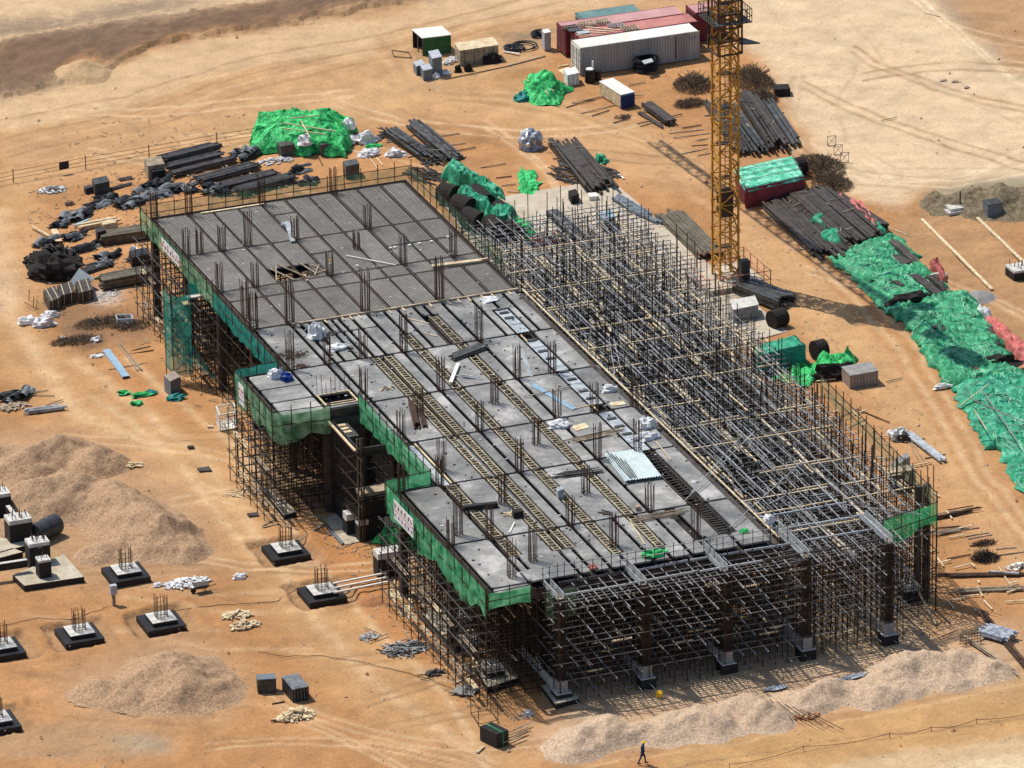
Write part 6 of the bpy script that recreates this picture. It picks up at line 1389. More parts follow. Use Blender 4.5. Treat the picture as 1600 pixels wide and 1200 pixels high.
drape('green_cloth','ragged pale green cloth on the fan of dark strips, upper',[(1262,352),(1292,368),(1294,350),(1270,340)],lambda u,v:.9,'tarp3','tarpaulin',12,8,41,.1,rag=.5); drape('green_cloth','ragged pale green cloth on the fan of dark strips, lower',[(1276,385),(1322,392),(1318,370),(1284,364)],lambda u,v:.9,'tarp3','tarpaulin',14,8,42,.12,rag=.5)
t=thing('tarpaulin_heap','long green tarpaulin heap with dark strips showing, first in the row below the fan','tarpaulin heap',tuple(G(1390,430)))
hf=lambda s_,h0:(lambda u,v:h0+.28*n3(u*6,v*3,s_)+.3*math.sin(v*3.14))
drape('tarpaulin','',[(1300,404),(1396,502),(1490,462),(1400,366)],hf(1,.5),'tarp','',110,50,51,.085,parent=t,edge=.16)
t2=thing('tarpaulin_heap','wide green tarpaulin heap partly in the shadow of the crane, second in the row','tarpaulin heap',tuple(G(1500,540)))
drape('tarpaulin','',[(1400,492),(1478,604),(1616,612),(1512,458)],hf(2,.8),'tarp','',110,56,53,.09,parent=t2,edge=.15)
t3=thing('tarpaulin_heap','blue green tarpaulin heap roped down at the right edge, third in the row','tarpaulin heap',tuple(G(1560,650)))
drape('tarpaulin','',[(1488,606),(1540,704),(1690,720),(1632,584)],hf(3,.6),'tarp3','',84,50,55,.085,parent=t3,edge=.15)
t4=thing('tarpaulin_heap','last green tarpaulin heap cut by the right edge','tarpaulin heap',tuple(G(1600,730)))
drape('tarpaulin','',[(1552,690),(1594,772),(1710,800),(1650,680)],hf(4,.5),'tarp3','',60,40,57,.085,parent=t4,edge=.15)
def folds(tt,quad,n,seed,h):
    P4=[G(*p) for p in quad]; rr=random.Random(seed); mb=MB(); md=MB()
    net=[o for o in tt.children if o.name.startswith('tarpaulin')][0]; V=[v.co+Vector(tt.location) for v in net.data.vertices]
    for k in range(n):
        i=rr.randrange(int(len(V)*.06),int(len(V)*.94)); p=V[i]; step=rr.choice([ROWN[net.name],1,ROWN[net.name]+1]); m_=mb if rr.random()<.6 else md
        for j in range(rr.randrange(4,12)):
            i2=i+step
            if i2>=len(V): break
            q=V[i2]
            if (q-p).length>.9: break
            m_.bar(p+Vector((0,0,.03)),q+Vector((0,0,.03)),.05,.03); p=q; i=i2
    if mb.v: mb.build('pale_fold','fold',tt)  # thin pale strips laid along random lines of the tarpaulin mesh
    if md.v: md.build('dark_rope','tarpteal',tt)
M['fold']=mat('pale tarpaulin fold',(.42,.66,.48),(.25,.5,.33))
ROWN={t.children[0].name:51,t2.children[0].name:57,t3.children[0].name:51,t4.children[0].name:41}
for tt,sd in ((t,1),(t2,2),(t3,3),(t4,4)): folds(tt,[(0,0)]*4,90,sd,1)
for (tt,a,b,z) in ((t3,(1500,634),(1545,600),1.5),(t3,(1522,640),(1542,672),1.4),(t3,(1515,622),(1600,660),1.6),(t3,(1535,610),(1590,690),1.6)): MB().bar(G(*a,z),G(*b,z),.07).build('holding_pole','wood' if b[0]<1550 else 'stonegrey',tt)
for i,(a,b,w_,z,l) in enumerate([((1368,392),(1420,412),1.1,1.35,'dark brown strips showing through the first green heap, upper'),((1428,430),(1474,466),.8,1.5,'dark brown strips showing at the right side of the first green heap'),((1398,440),(1410,448),.5,1.6,'small dark patch on the first green heap'),((1460,510),(1480,516),.9,2.1,'round dark brown patch on the second green heap'),((1506,480),(1520,496),.6,1.5,'dark patch on the upper edge of the second green heap'),((1540,515),(1556,540),.6,1.4,'dark patch on the right edge of the second green heap')]):
    z*=.5; p=G(*a,z); q=G(*b,z); tag(MB().bar(p,q,w_,.25).build('dark_strips','brownform'),l,'steel strip')
for i,(q4,l) in enumerate([([(1376,382),(1438,436),(1450,430),(1388,376)],'dark strips lying open along the far side of the first green heap'),([(1440,440),(1476,474),(1486,468),(1450,434)],'dark strips at the far lower side of the first green heap'),([(1530,520),(1552,548),(1562,542),(1540,514)],'dark strips at the far side of the second green heap')]): drape('dark_strips',l,q4,lambda u,v:1.0,'brownform','steel strip',16,6,90+i,.05,rag=.1)
crumple('black_gap','black bags filling the gap between the first two green heaps',1425,478,2.0,1.0,.9,'dark','bag',105,n=20); crumple('black_gap','black bags between the second and third green heaps',1560,580,1.8,.8,1.0,'dark','bag',106,n=20)
for i,(q4,m,l) in enumerate([([(1300,318),(1316,330),(1322,322),(1308,308)],'salmon','red cloth at the upper end of the fan of strips'),([(1316,322),(1372,372),(1384,366),(1330,312)],'salmon','long red cloth strip along the far side of the fan'),([(1352,358),(1378,374),(1386,366),(1362,350)],'tarp3','small green cloth by the long red strip'),([(1385,380),(1450,450),(1462,446),(1398,372)],'tarp','green selvage behind the first green heap'),([(1450,412),(1472,442),(1480,440),(1460,410)],'salmon','red and white cloth behind the first green heap'),([(1530,504),(1600,572),(1625,566),(1545,496)],'salmon','broad red fabric strip behind the second green heap'),([(1478,594),(1545,612),(1556,590),(1490,580)],'salmon','crumpled red and white fabric between the second and third heaps'),([(1520,492),(1545,504),(1550,498),(1530,488)],'sack','white fabric end beside the broad red strip')]):
    drape('fabric_strip',l,q4,lambda u,v:.75,m,'fabric',26,8,60+i,.14,rag=.3)
for i,(x,y,l) in enumerate([(1472,606,'white crumpled sack at the road side of the red fabric'),(1525,592,'white sack on the crumpled red fabric'),(1586,604,'white roll at the right edge above the third heap'),(1466,432,'white scrap behind the first heap')]): crumple('white_sack',l,x,y,.8,.3,.3,'sack','sack',110+i,n=12)
stick('long pale timber on the dug ground, left one',(1440,342),(1550,452),.28,.12); stick('long pale timber on the dug ground, right one',(1527,340),(1600,410),.3,.12); stick('pale timber end at the right edge of the dug ground',(1590,322),(1620,345),.3,.12); stick('short curved pale stick behind the green row',(1375,350),(1420,368),.08,.06)
gbox('dark_box','dark grey cube shaped box standing on the dug ground','box',(1535,332),(1543,340),(1566,336),1.15,'cab',topm='steelform')
t=thing('footing_form','pale stepped footing with a post on the dug ground','footing',tuple(G(1493,330)))
for (w_,h0,h1) in ((1.0,0,.25),(.75,.25,.5)): g=G(1493,330); MB().box(g.x-w_,g.y-w_*.8,h0,g.x+w_,g.y+w_*.8,h1).build('step','conc',t)
g=G(1500,328); MB().bar((g.x,g.y,0),(g.x,g.y,1.8),.12).build('post','brownform',t)
g=G(1592,430); pedestal('pedestal','black block with two white tops at the right edge',g.x,g.y,1.8,.9,cap=.2)
t=thing('red_trestles','three thin brown steel trestles on the pale dirt','trestle',tuple(G(1310,240)))
for i,(x,y) in enumerate(((1298,228),(1308,242),(1318,254))):
    a=G(x-5,y); b=G(x+8,y-1); mb=MB(); h_=.95
    mb.bar(a,a+Vector((0,0,h_)),.04); mb.bar(b,b+Vector((0,0,h_)),.04); mb.bar(a+Vector((0,0,h_)),b+Vector((0,0,h_)),.04); mb.bar(a,b,.04); mb.bar(a,b+Vector((0,0,h_)),.03); mb.bar(b,a+Vector((0,0,h_)),.03); mb.build('trestle','rust',t)
for i,(x,y) in enumerate(((1474,126),(1493,128),(1510,137))): crumple('dark_stone','flat dark stone on the grey patch of the pale ground, %s'%['left','middle','right'][i],x,y,.35,.2,.1,'oldwood','stone',120+i,n=8,mm=5)
stick('thin dark branch lying on the pale ground',(1377,188),(1401,183),.06,.05,'oldwood',name='branch',cat='branch'); stick('thin dark branch at the top of the pale ground',(1444,20),(1469,26),.08,.05,'oldwood',name='branch',cat='branch')
t=gbox('carton_stack','grey brown block of stacked cartons beside the road','carton stack',(1315,594),(1328,608),(1372,600),1.2,'carton',topm='stonegrey',bands=(9,'stonegrey'))
roll('dark brown drum standing by the green draped box',(1272,548),(1288,544),.85,'dark',hole=False)
t=thing('draped_box','teal green draped box beside the falsework','draped box',tuple(G(1220,570)))
P=[G(1176,575),G(1190,588),G(1258,572),G(1242,556)]; 
rows_=[]
for z in np.linspace(0,1.9,8):
    row=[]
    for i in range(4):
        for f in np.linspace(0,1,11)[:-1]:
            p=P[i].lerp(P[(i+1)%4],float(f)); c=(P[0]+P[2])/2; b_=1+.07*n3(p.x*1.5,p.y*1.5,z); row.append((c.x+(p.x-c.x)*b_,c.y+(p.y-c.y)*b_,float(z)))
    rows_.append(row)
MB().grid(rows_,True).build('side_drape','tarpteal',t); quadgrid(P,1.95,14,'top_drape','tarp3',t)
drape('net_heap','bright green netting spreading in front of the draped box',[(1205,590),(1262,606),(1285,572),(1240,560)],lambda u,v:.3,'tarp2','tarpaulin heap',24,14,71,.2)
drape('net_heap','green netting over black bags by the cartons',[(1275,590),(1335,586),(1342,562),(1280,562)],lambda u,v:.9,'tarp2','tarpaulin heap',24,10,72,.2); crumple('black_bag','black bags under the green netting by the cartons',1303,590,1.7,.6,1.0,'dark','bag',130,n=18)
bundle('steel_channels','shiny grey steel channels lying by the right road',(1418,680),(1472,722),.9,.3,.1,'silver',cat='steel stack',sq=True,jit=.3,ties=2)
for i,(a,b) in enumerate([((1420,690),(1440,728)),((1424,690),(1448,728)),((1422,680),(1460,715))]): stick('%s of the thin sticks beside the grey channels'%['left one','middle one','right one'][i],a,b,.06,.05,'oldwood')
crumple('white_sack','white sack at the end of the grey channels',1402,685,.8,.6,.7,'sack','sack',131,n=16); crumple('dark_heap','dark bag beside the white sack by the channels',1412,688,.5,.4,.5,'brownform','bag',132)
gbox('timber_box','brown plank sided box behind the falsework corner','box',(1388,760),(1392,768),(1430,762),1.6,'brownform',topm='oldwood')
gbox('grey_boards','grey boards leaning behind the falsework','boards',(1392,738),(1398,744),(1422,728),.9,'stonegrey')
for i,(a,b,w_,l) in enumerate([((1458,812),(1520,798),.5,'bundle of long brown rebars sticking out at the corner, upper'),((1462,835),(1505,828),.6,'loose grey rods right of the corner'),((1470,900),(1600,898),.7,'long dark rebar bundle at the right edge, upper'),((1490,925),(1602,920),.9,'long dark rebar bundle at the right edge, lower'),((1535,962),(1600,1040),.5,'long pipes running down at the lower right'),((1510,1000),(1585,1052),.4,'thin pipes beside the last gravel heap')]): bundle('rebar_bundle',l,a,b,w_,.12,.04,'rust' if i%2==0 else 'oldwood',cat='rebar bundle',jit=.9,ties=0,maxn=14)
stick('silver pipe lying on the upper rebar bundle',(1545,893),(1592,896),.2,.14,'tube',z=.25,name='pipe',cat='pipe'); stick('pale stick across the rebar bundle',(1560,885),(1582,920),.1,.08)
pile('timber_scraps','small pile of white offcuts at the right edge',1590,887,.9,.5,.4,30,.5,'white','timber scraps',seed=33,thin=.1)
bundle('corrugated_stack','stack of wavy grey sheets at the lower right','1533,985'.count(',') and (1538,990),(1578,1002),1.6,.5,.12,'foil',cat='sheet stack',ties=1,jit=.3)
t=thing('rebar_mesh_panel','small rebar grid standing at the end of the gravel heap','rebar mesh',tuple(G(1516,1010)))
a=G(1500,1008); b=G(1532,1004)
for i in range(8): MB().bar(a.lerp(b,i/7),a.lerp(b,i/7)+Vector((0,0,.9)),.035).build('upright','rust',t)
for z in (.1,.35,.6,.85): MB().bar(a+Vector((0,0,z)),b+Vector((0,0,z)),.035).build('cross_bar','rust',t)
stick('single short rod on the pale gravel near the corner',(1466,997),(1497,984),.06,.05,'rust',name='rod',cat='rod')
stick('long weathered pole leaning out of the right front corner',(1425,905),(1462,975),.13,.12,'oldwood',z=2.4,z2=.1,name='pole',cat='pole')
# low fence along the bottom road
t=thing('rope_fence','low rope fence sagging along the bottom right road','fence',tuple(G(1400,1150)))
pts=[(1140,1200),(1255,1172),(1390,1152),(1455,1142),(1526,1130),(1640,1112)]
for a,b in zip(pts[:-1],pts[1:]):
    pa=G(*a)+Vector((0,0,.3)); pb=G(*b)+Vector((0,0,.3)); mb=MB()
    for k in range(6):
        f,g_=k/6,(k+1)/6; mb.bar(pa.lerp(pb,f)-Vector((0,0,.25*math.sin(f*3.14))),pa.lerp(pb,g_)-Vector((0,0,.25*math.sin(g_*3.14))),.03)
    mb.build('rope','rust',t)
for a in pts: g=G(*a); MB().bar((g.x,g.y,0),(g.x,g.y,.4),.04).build('stake','rust',t)
# ---------------------------------------------------------------- pad equipment seen through the far falsework
t=thing('steel_beam_stack','dark steel trough beam lying on the concrete pad','steel beam',tuple(G(885,345))); a=G(862,328,.6); b=G(905,368,.6)
MB().bar(a,b,1.1,.1).build('top_plate','steelform',t); 
for s_ in (-.5,.5): d,n,_=frame_from(a,b); MB().bar(a+n*s_-Vector((0,0,.25)),b+n*s_-Vector((0,0,.25)),.08,.5).build('flange','black',t)
for i,(a,b,w_,l) in enumerate([((962,312),(1010,340),1.1,'grey blue steel panels lying on the pad, nearest the road'),((982,330),(1030,352),.6,'second row of grey steel panels on the pad')]): bundle('steel_stack',l,a,b,w_,.25,.14,'cab',cat='steel stack',sq=True,ties=1,jit=.3)
gbox('motor_box','dark machine box with a blue top on the pad','machine',(936,352),(942,364),(962,360),1.2,'steelform',topm='bluesteel'); crumple('red_bag','red and white bags on the pad, left',840,385,.9,.5,.8,'salmon','bag',140); crumple('red_bag','red bags on the pad, right',872,380,.9,.5,.8,'reddk','bag',141)
gbox('white_crate','small white box by the dark block at the pad edge','box',(918,309),(921,315),(935,314),.5,'white'); gbox('dark_block','dark block at the pad edge beside the white box','block',(888,312),(893,321),(905,318),.9,'dark')
bundle('steel_stack','wide dark steel panels between the pad and the mast',(1046,340),(1108,402),2.6,.35,.16,'tanform',cat='steel stack',sq=True,ties=1,jit=.6,maxn=40)
bundle('steel_stack','dark panels shaded at the right of the crane base',(1160,455),(1225,480),2.4,1.0,.16,'steelform',cat='steel stack',sq=True,ties=1,jit=.4,maxn=40)
gbox('concrete_kerb','dark concrete block right of the crane base','block',(1140,492),(1146,506),(1185,498),1.3,'stonegrey',topm='conc'); roll('dark brown drum near the crane base','1205,492'.count(',') and (1205,500),(1225,494),.8,'dark',hole=False)
# ---------------------------------------------------------------- loose things on the decks
Z=H+.01
def dk(x,y,z=Z): return G(x,y,z)
crumple('white_tent_bag','white dome shaped bag on the light deck, tallest',496,528,.75,.6,.95,'sack','sack',150,z=H); crumple('white_sack','flat white sack beside the dome shaped bag',527,545,.85,.6,.3,'sack','sack',151,z=H,n=18)
crumple('white_sack','white sheet by the joint of the two decks',765,469,.8,.5,.2,'sack','sack',152,z=H,n=18); crumple('white_sack','white sack bundle in the middle of the light deck',874,667,.9,.5,.4,'sack','sack',153,z=H,n=18)
crumple('white_sack','upper white sack of the pair by the right deck edge',1010,667,.8,.6,.6,'sack','sack',154,z=H,n=18); crumple('white_sack','lower white sack of the pair by the right deck edge',1013,685,.9,.5,.4,'sack','sack',155,z=H,n=18); crumple('white_sack','white sack with a plank behind it, far right of the light deck',952,611,.7,.4,.4,'sack','sack',156,z=H,n=18)
crumple('white_sack','tiny white scrap near the right end of the light deck',1085,754,.3,.2,.12,'sack','sack',157,z=H,n=8); crumple('white_sack','white bag on the falsework at the corner of the light deck',1201,818,.4,.4,.6,'sack','sack',158,z=H,n=10)
crumple('blue_bag','bright blue bag on the light deck',448,594,.5,.4,.5,'blue','bag',160,z=H); crumple('white_sack','white and grey bag beside the blue bag',430,590,.6,.5,.5,'sack','sack',161,z=H); crumple('small_bag','small dark bag behind the blue bag',440,584,.3,.3,.4,'cab','bag',162,z=H)
brush('rusty wire scraps on the light deck, left of the dome bag',455,560,1.6,1.0,.1,160,'rust',41,'wire_scraps').location.z=H
for o_ in [o for o in bpy.data.objects if o.name.startswith('wire_scraps')]:
    p=G(455,556,H); o_.location=(p.x,p.y,H)
pile('rust_patch','rusty clamps on the light deck below the wire scraps',470,572,.6,.4,.06,24,.4,'rust','clamps',z=H,thin=.05,seed=42)
pile('sawdust_scraps','dark and yellow scraps on the light deck, near the rusty rods',605,608,.6,.4,.12,26,.35,'brownform','scraps',z=H,m2='wood',seed=43,thin=.05); pile('dark_scraps','small dark scrap on the light deck behind the dome bag',512,523,.9,.4,.1,26,.4,'brownform','scraps',z=H,seed=44,thin=.06)
bundle('rebar_bundle','short rust red bars standing in a sheaf on the light deck',(642,632),(652,670),.55,.5,.08,'rust',cat='rebar bundle',z=H,ties=0,jit=.3); bundle('rebar_bundle','second shorter sheaf of rust red bars on the light deck',(656,640),(664,668),.35,.2,.06,'rust',cat='rebar bundle',z=H,ties=0,jit=.3)
bundle('steel_bars','dark hollow sections crossing a timber strip of the light deck',(708,562),(758,543),.9,.35,.13,'steelform',cat='steel stack',z=H,sq=True,ties=0,jit=.3)
stick('white board lying across a timber strip of the light deck',(704,598),(716,568),.3,.12,'white',z=H+.2); bundle('silver_poles','silver rods on the light deck below the white board',(715,588),(745,592),.5,.08,.04,'silver',cat='rods',z=H,ties=0,jit=.6)
bundle('silver_poles','thin silver rods leaning near a rebar cage on the light deck',(815,548),(830,590),.35,.1,.04,'silver',cat='rods',z=H,ties=0,jit=.4)
bundle('blue_tubes','pale blue tubes lying across the light deck',(832,602),(900,642),.45,.12,.06,'bluesteel',cat='tubes',z=H,ties=0,jit=.3)
stick('thin brown bar crossing the pale blue tubes',(818,620),(890,604),.08,.06,'oldwood',z=H+.15,name='bar',cat='bar'); stick('thin pale lath right of the pale blue tubes',(897,638),(934,630),.08,.04,z=H+.08); stick('thin pale lath on the far part of the light deck, upper',(638,498),(670,505),.1,.04,z=H+.05); stick('thin pale lath on the far part of the light deck, lower',(662,520),(682,525),.1,.04,z=H+.05)
stick('pale lath near the front rail of the light deck',(985,815),(1007,850),.12,.05,z=H+.06); stick('thin lath beside the sacks at the right deck edge',(1025,690),(1048,718),.07,.05,z=H+.08)
gbox('board','square tan board on the light deck beside the white bundle','board',(893,667),(900,674),(921,668),.08,'wood',z=H); gbox('board','tan board with dark holes beside the right edge of the light deck','board',(952,630),(956,635),(978,632),.08,'wood',z=H)
t=thing('corrugated_stack','stack of pale blue grey corrugated sheets on the light deck','sheet stack',tuple(G(985,725,H)))
a=G(944,712,H); b=G(977,755,H); c=G(1029,748,H)
for i in range(3):
    o_=Vector((.08*i,-.10*i,.09*i)); A_,B_,C_=a+o_,b+o_,c+o_; D_=A_+(C_-B_); R_=[]
    for j in range(37):
        v=j/36; z_=.05*math.sin(j*math.pi/1.5)+.04*n3(j*.3,i); R_.append([tuple(B_.lerp(C_,v)+Vector((0,0,.12+z_))),tuple(A_.lerp(D_,v)+Vector((0,0,.12+z_)))])
    MB().grid(R_).build('sheet','roofsheet',t)
for i in range(5): MB().bar(a.lerp(b,.1*i)+Vector((.2+.2*i,0,.38)),b.lerp(c,.15+.05*i)+Vector((0,0,.38)),.05).build('loose_rod','darktube',t)
for i,(a,b,l) in enumerate([((895,690),(962,675),'long brown rebars on the light deck, left of the corrugated sheets'),((868,745),(925,738),'thin rebars crossing two timber strips of the light deck'),((1000,812),(1060,802),'grey rods near the front of the light deck')]): bundle('rebar_bundle',l,a,b,1.0,.06,.035,'oldwood' if i!=1 else 'darktube',cat='rebar bundle',z=H,ties=0,jit=.9)
bundle('steel_bars','black square beam lying across the nearest timber strip',(724,798),(778,792),.5,.45,.22,'black',cat='steel beam',z=H,sq=True,ties=0,jit=.05)
gbox('dark_crate','small black crate with sticks on the light deck','crate',(800,806),(803,811),(818,808),.55,'dark',z=H); pile('timber_scraps','pale sticks round the small black crate',797,804,.5,.3,.15,12,.7,'wood','timber scraps',z=H,seed=45,thin=.06); stick('crooked white lath below the small black crate',(796,832),(804,816),.12,.05,'white',z=H+.06)
gbox('grey_bracket','grey metal bracket standing beside a timber strip','bracket',(869,775),(872,780),(881,776),.7,'silver',z=H); gbox('grey_plate','dark grey square plate on the light deck below the bracket','plate',(866,788),(870,795),(884,793),.03,'cab',z=H); gbox('small_box','small brown box beside a rebar cage on the light deck','box',(992,795),(994,799),(1001,798),.35,'oldwood',z=H)
pile('dark_scraps','star shaped dark scraps on the light deck, front part',944,803,.5,.5,.05,10,.5,'brownform','scraps',z=H,seed=46,thin=.06)
crumple('green_cloth','crumpled green cloth by the front rail of the light deck, left',1020,868,.9,.5,.35,'tarp2','cloth',170,z=H,n=18,amp=.5); crumple('green_cloth','small green cloth by the front rail of the light deck, right',1163,832,.4,.3,.25,'tarp2','cloth',171,z=H,n=12)
crumple('red_cloth','tiny red and white rag behind the front rail',927,888,.3,.3,.3,'salmon','rag',172,z=H,n=8)
bundle('plank_stack','pair of long pale planks on the dark deck by the right edge',(675,418),(757,408),.5,.1,.1,'wood',cat='planks',z=H+.05,sq=True,ties=0,jit=.5); stick('long thin white bar lying on the dark deck',(540,399),(618,414),.12,.06,'white',z=H+.1,name='bar',cat='bar')
for i,(x,y) in enumerate([(610,388),(617,387),(640,384),(655,381),(674,378),(700,371),(704,398),(558,416),(517,412)]): g=G(x,y,H+.05); tag(MB().box(g.x-.12,g.y-.12,H+.04,g.x+.12,g.y+.12,H+.16).build('small_block','sack'),'tiny white spacer block lying on the dark deck','block','white spacer blocks on the dark deck')
c=G(517,411,H); tag(MB().tube((c.x,c.y,H+.05),(c.x,c.y,H+.3),.14,10).build('yellow_cup','yel'),'tiny yellow cup on the dark deck right of the square opening','cup')
for i,(a,b) in enumerate([((440,352),(455,355)),((448,349),(458,380))]): bundle('silver_poles','bent silver bars at a rebar cage of the dark deck, %s'%['upper','lower'][i],a,b,.4,.2,.05,'silver',cat='rods',z=H,ties=0,jit=.2)
# scattered scraps over the decks
mb=MB()
for _ in range(420):
    x=random.uniform(-22.6,0); y=random.uniform(-55,26); s_=random.uniform(.03,.10)
    if -36.5<y<-18 and x<-19.8: continue
    mb.box(x,y,H+.003,x+s_*random.uniform(.6,2.5),y+s_,H+.02+s_*.5)
tag(mb.build('deck_litter','sack'),'tiny pale scraps strewn over both decks','litter',kind='stuff')
mb=MB()
for _ in range(380):
    x=random.uniform(-22.6,0); y=random.uniform(-55,-1); s_=random.uniform(.04,.13)
    if -36.5<y<-18 and x<-19.8: continue
    mb.box(x,y,H+.003,x+s_*random.uniform(.6,2.5),y+s_,H+.02+s_*.6)
tag(mb.build('deck_litter','brownform'),'tiny dark scraps strewn over the light deck','litter',kind='stuff')
# stones and crumbs on the ground
mb=MB(); mc=MB()
for i in range(3200):
    x=random.uniform(-20,1620); y=random.uniform(0,1210)
    if i%3==0: x=random.gauss(random.choice([120,330,700,1480,1500,1200]),90); y=random.gauss(random.choice([150,440,900,1000,480,1120]),70)
    g=G(x,y,0); s_=random.uniform(.025,.08)*(1+1.6*(random.random()<.05)); t_=mb if random.random()<.65 else mc
    n0=len(t_.v); 
    t_.v+=[(g.x+s_*random.uniform(-1,1)*.3+dx*s_,g.y+dy*s_,g.z+dz*s_) for dx,dy,dz in ((1,0,0),(0,1,0),(-1,0,0),(0,-1,0),(.1,.1,.9))]; t_.f+=[(n0,n0+1,n0+4),(n0+1,n0+2,n0+4),(n0+2,n0+3,n0+4),(n0+3,n0,n0+4)]
tag(mb.build('stones','rock'),'loose pale stones scattered over the earth','stones',kind='stuff'); tag(mc.build('stones','soilred'),'small red brown clods scattered over the earth','stones',kind='stuff')
def cable(label,pts):
    mb=MB(); P=[G(x,y,.07) for x,y in pts]; prev=None
    for i in range(len(P)-1):
        for k in range(8):
            q=P[i].lerp(P[i+1],k/8); q=q+Vector((.25*n3(q.x,q.y),.25*n3(q.y,q.x),0))
            if prev: mb.bar(prev,q,.035)
            prev=q
    tag(mb.build('cable','rust'),label,'cable')
cable('black cable running from the left edge to the white marker post',[(-5,978),(60,966),(110,968),(150,955),(172,946)])
cable('long black cable sagging across the dirt below the tube pile',[(405,1018),(450,1026),(500,1024),(560,1034),(640,1052),(700,1072),(745,1098)])
cable('thin cable crossing the dirt right of the black footings',[(270,955),(340,945),(430,940),(470,915)])
mb=MB()
for _ in range(900):
    x=random.gauss(230,110); y=random.gauss(345,70)-.14*(x-230)
    if 400<x or x<45: continue
    g=G(x,y); s_=random.uniform(.1,.6); a=random.uniform(0,3.14); mb.bar((g.x,g.y,.03),(g.x+s_*math.cos(a),g.y+s_*math.sin(a),.05),.06,.04)
for _ in range(420):
    x=random.uniform(1000,1480); y=random.uniform(100,960); x=1000+(y-100)*.52+random.gauss(60,60); g=G(x,y)
    if g.x<16.5: continue
    s_=random.uniform(.08,.35); a=random.uniform(0,3.14); mb.bar((g.x,g.y,.03),(g.x+s_*math.cos(a),g.y+s_*math.sin(a),.05),.05,.03)
tag(mb.build('yard_litter','oldwood'),'small wood and film scraps littering the yards','litter',kind='stuff')
# litter and timber crumbs at the scaffold foot
mb=MB()
for _ in range(700):
    if random.random()<.5: x=random.uniform(-25.5,-22.5)+random.gauss(0,.6); y=random.uniform(-57,27)
    else: x=random.uniform(-20,16); y=random.gauss(-58.5,1.2)
    s_=random.uniform(.1,.7); a=random.uniform(0,3.14); mb.bar((x,y,.04),(x+s_*math.cos(a),y+s_*math.sin(a),.05),.06,.04)
tag(mb.build('timber_crumbs','oldwood'),'small timber offcuts littering the foot of the scaffold','litter',kind='stuff')
mb=MB()
for _ in range(300):
    x=random.uniform(1,24); y=random.uniform(-57,12); s_=random.uniform(.3,2.); a=random.choice([0,1.57])+random.gauss(0,.2); mb.bar((x,y,.1),(x+s_*math.cos(a),y+s_*math.sin(a),.15),.12,.08)
tag(mb.build('timber_crumbs','wood'),'pale boards scattered on the ground inside the falsework','litter',kind='stuff')
# ---------------------------------------------------------------- the walking person
def skinned(name,verts,edges,mat_,parent,sub=2):
    me=bpy.data.meshes.new(name); me.from_pydata([v[:3] for v in verts],edges,[]); ob=bpy.data.objects.new(name,me); C.objects.link(ob); ob.parent=parent
    sk=ob.modifiers.new('skin','SKIN'); me.skin_vertices[0].data
    for i,v in enumerate(verts): r_=v[3]; me.skin_vertices[0].data[i].radius=(r_,r_*(v[4] if len(v)>4 else 1))
    me.skin_vertices[0].data[0].use_root=True; ss=ob.modifiers.new('sub','SUBSURF'); ss.levels=sub; ss.render_levels=sub; sk.use_smooth_shade=True; me.materials.append(M[mat_]); return ob
g=G(1004,1193); person=thing('person','person in dark blue work clothes and a yellow helmet walking along the road','person',(g.x,g.y,0)); person.rotation_euler=(0,0,R(-20.6))
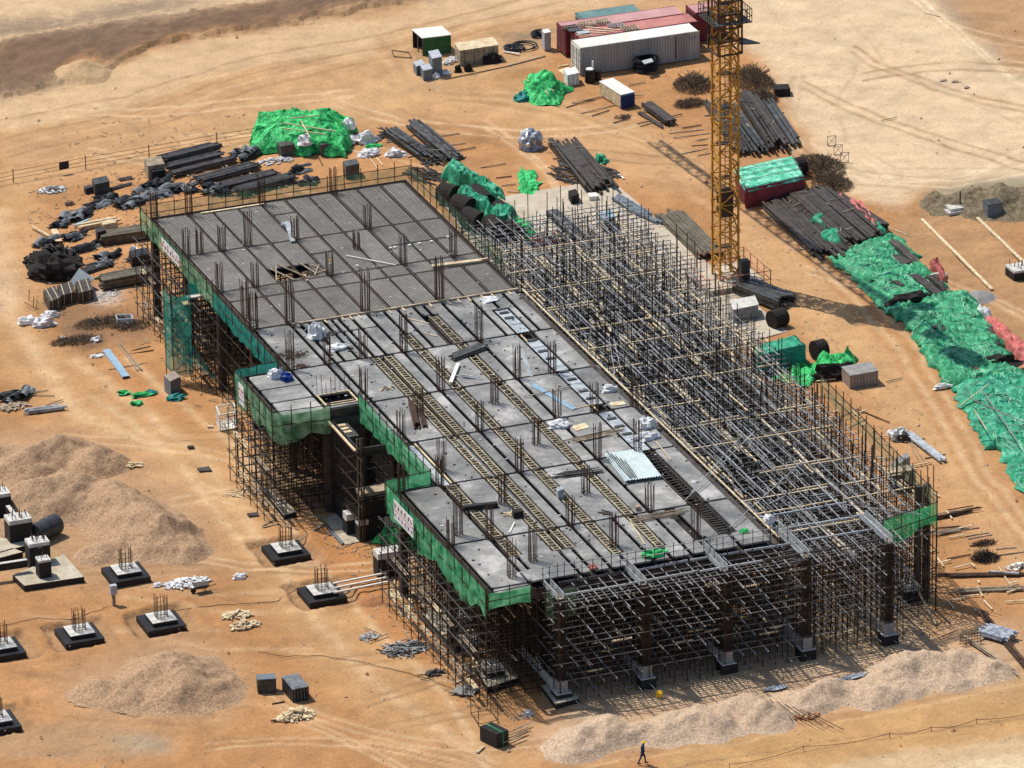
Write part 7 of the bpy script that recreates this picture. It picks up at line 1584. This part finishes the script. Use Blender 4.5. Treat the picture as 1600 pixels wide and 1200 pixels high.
# local frame: x to the right of the picture, y away
V_=[(0,0,.92,.15,.8),(0,0,1.10,.14,.8),(.01,0,1.30,.17,.7),(.03,0,1.46,.14,.7),(.05,0,1.53,.06),(.07,0,1.60,.065),(.075,-.0,1.70,.095,1.1),
 (.02,-.10,.86,.10),(-.16,-.10,.47,.075),(-.33,-.10,.10,.05),(-.24,-.10,.04,.045),
 (.02,.10,.86,.10),(.18,.10,.47,.075),(.22,.10,.09,.05),(.33,.10,.04,.045),
 (.03,-.22,1.42,.065),(-.06,-.27,1.16,.05),(-.14,-.25,.94,.04),(.03,.22,1.42,.065),(-.02,.27,1.16,.05),(.15,.25,.99,.04)]
E_=[(0,1),(1,2),(2,3),(3,4),(4,5),(5,6),(0,7),(7,8),(8,9),(9,10),(0,11),(11,12),(12,13),(13,14),(3,15),(15,16),(16,17),(3,18),(18,19),(19,20)]
skinned('body',V_,E_,'overall',person)
hd=MB().blob((.08,0,1.70),.10,.085,.12,1,.04,14,10,1.,False); ob=hd.build('head','skin',None,True,origin=(0,0,0)); ob.parent=person; ob.location=(0,0,0)
mb=MB(); rows_=[]
for i in range(6):
    ph=i/5*math.pi/2; rows_.append([(.08+.135*math.cos(ph)*math.cos(a),.12*math.cos(ph)*math.sin(a),1.745+.12*math.sin(ph)) for a in [2*math.pi*j/16 for j in range(16)]])
mb.grid(rows_,True); mb.grid([[(.10+.19*math.cos(a),.155*math.sin(a),1.742) for a in [2*math.pi*j/16 for j in range(16)]],[(.08+.13*math.cos(a),.115*math.sin(a),1.76) for a in [2*math.pi*j/16 for j in range(16)]]],True)
ob=mb.build('helmet','yel',None,True,origin=(0,0,0)); ob.parent=person; ob.location=(0,0,0)
for sx_,x0_,z0_ in ((-.25,-.145,.90),(.25,.16,.95)):
    hv=[(x0_,sx_,z0_,.04),(x0_-.01,sx_,z0_-.06,.038)]; he=[(0,1)]
    for k in range(4): hv.append((x0_-.03+.02*k,sx_,z0_-.11,.010)); he.append((1,2+2*k)); hv.append((x0_-.025+.02*k,sx_+.01,z0_-.15+.006*abs(k-1.5),.009)); he.append((2+2*k,3+2*k))
    hv.append((x0_+.045,sx_,z0_-.06,.011)); he.append((1,10)); hv.append((x0_+.055,sx_,z0_-.10,.010)); he.append((10,11))
    skinned('hand',hv,he,'skin',person,1)
for x0_,s_ in ((-.28,-.10),(.27,.10)):
    ob=MB().blob((x0_+.02,s_,.05),.15,.06,.06,4,.03,10,6,1,False).build('shoe','black',None,True,origin=(0,0,0)); ob.parent=person; ob.location=(0,0,0)
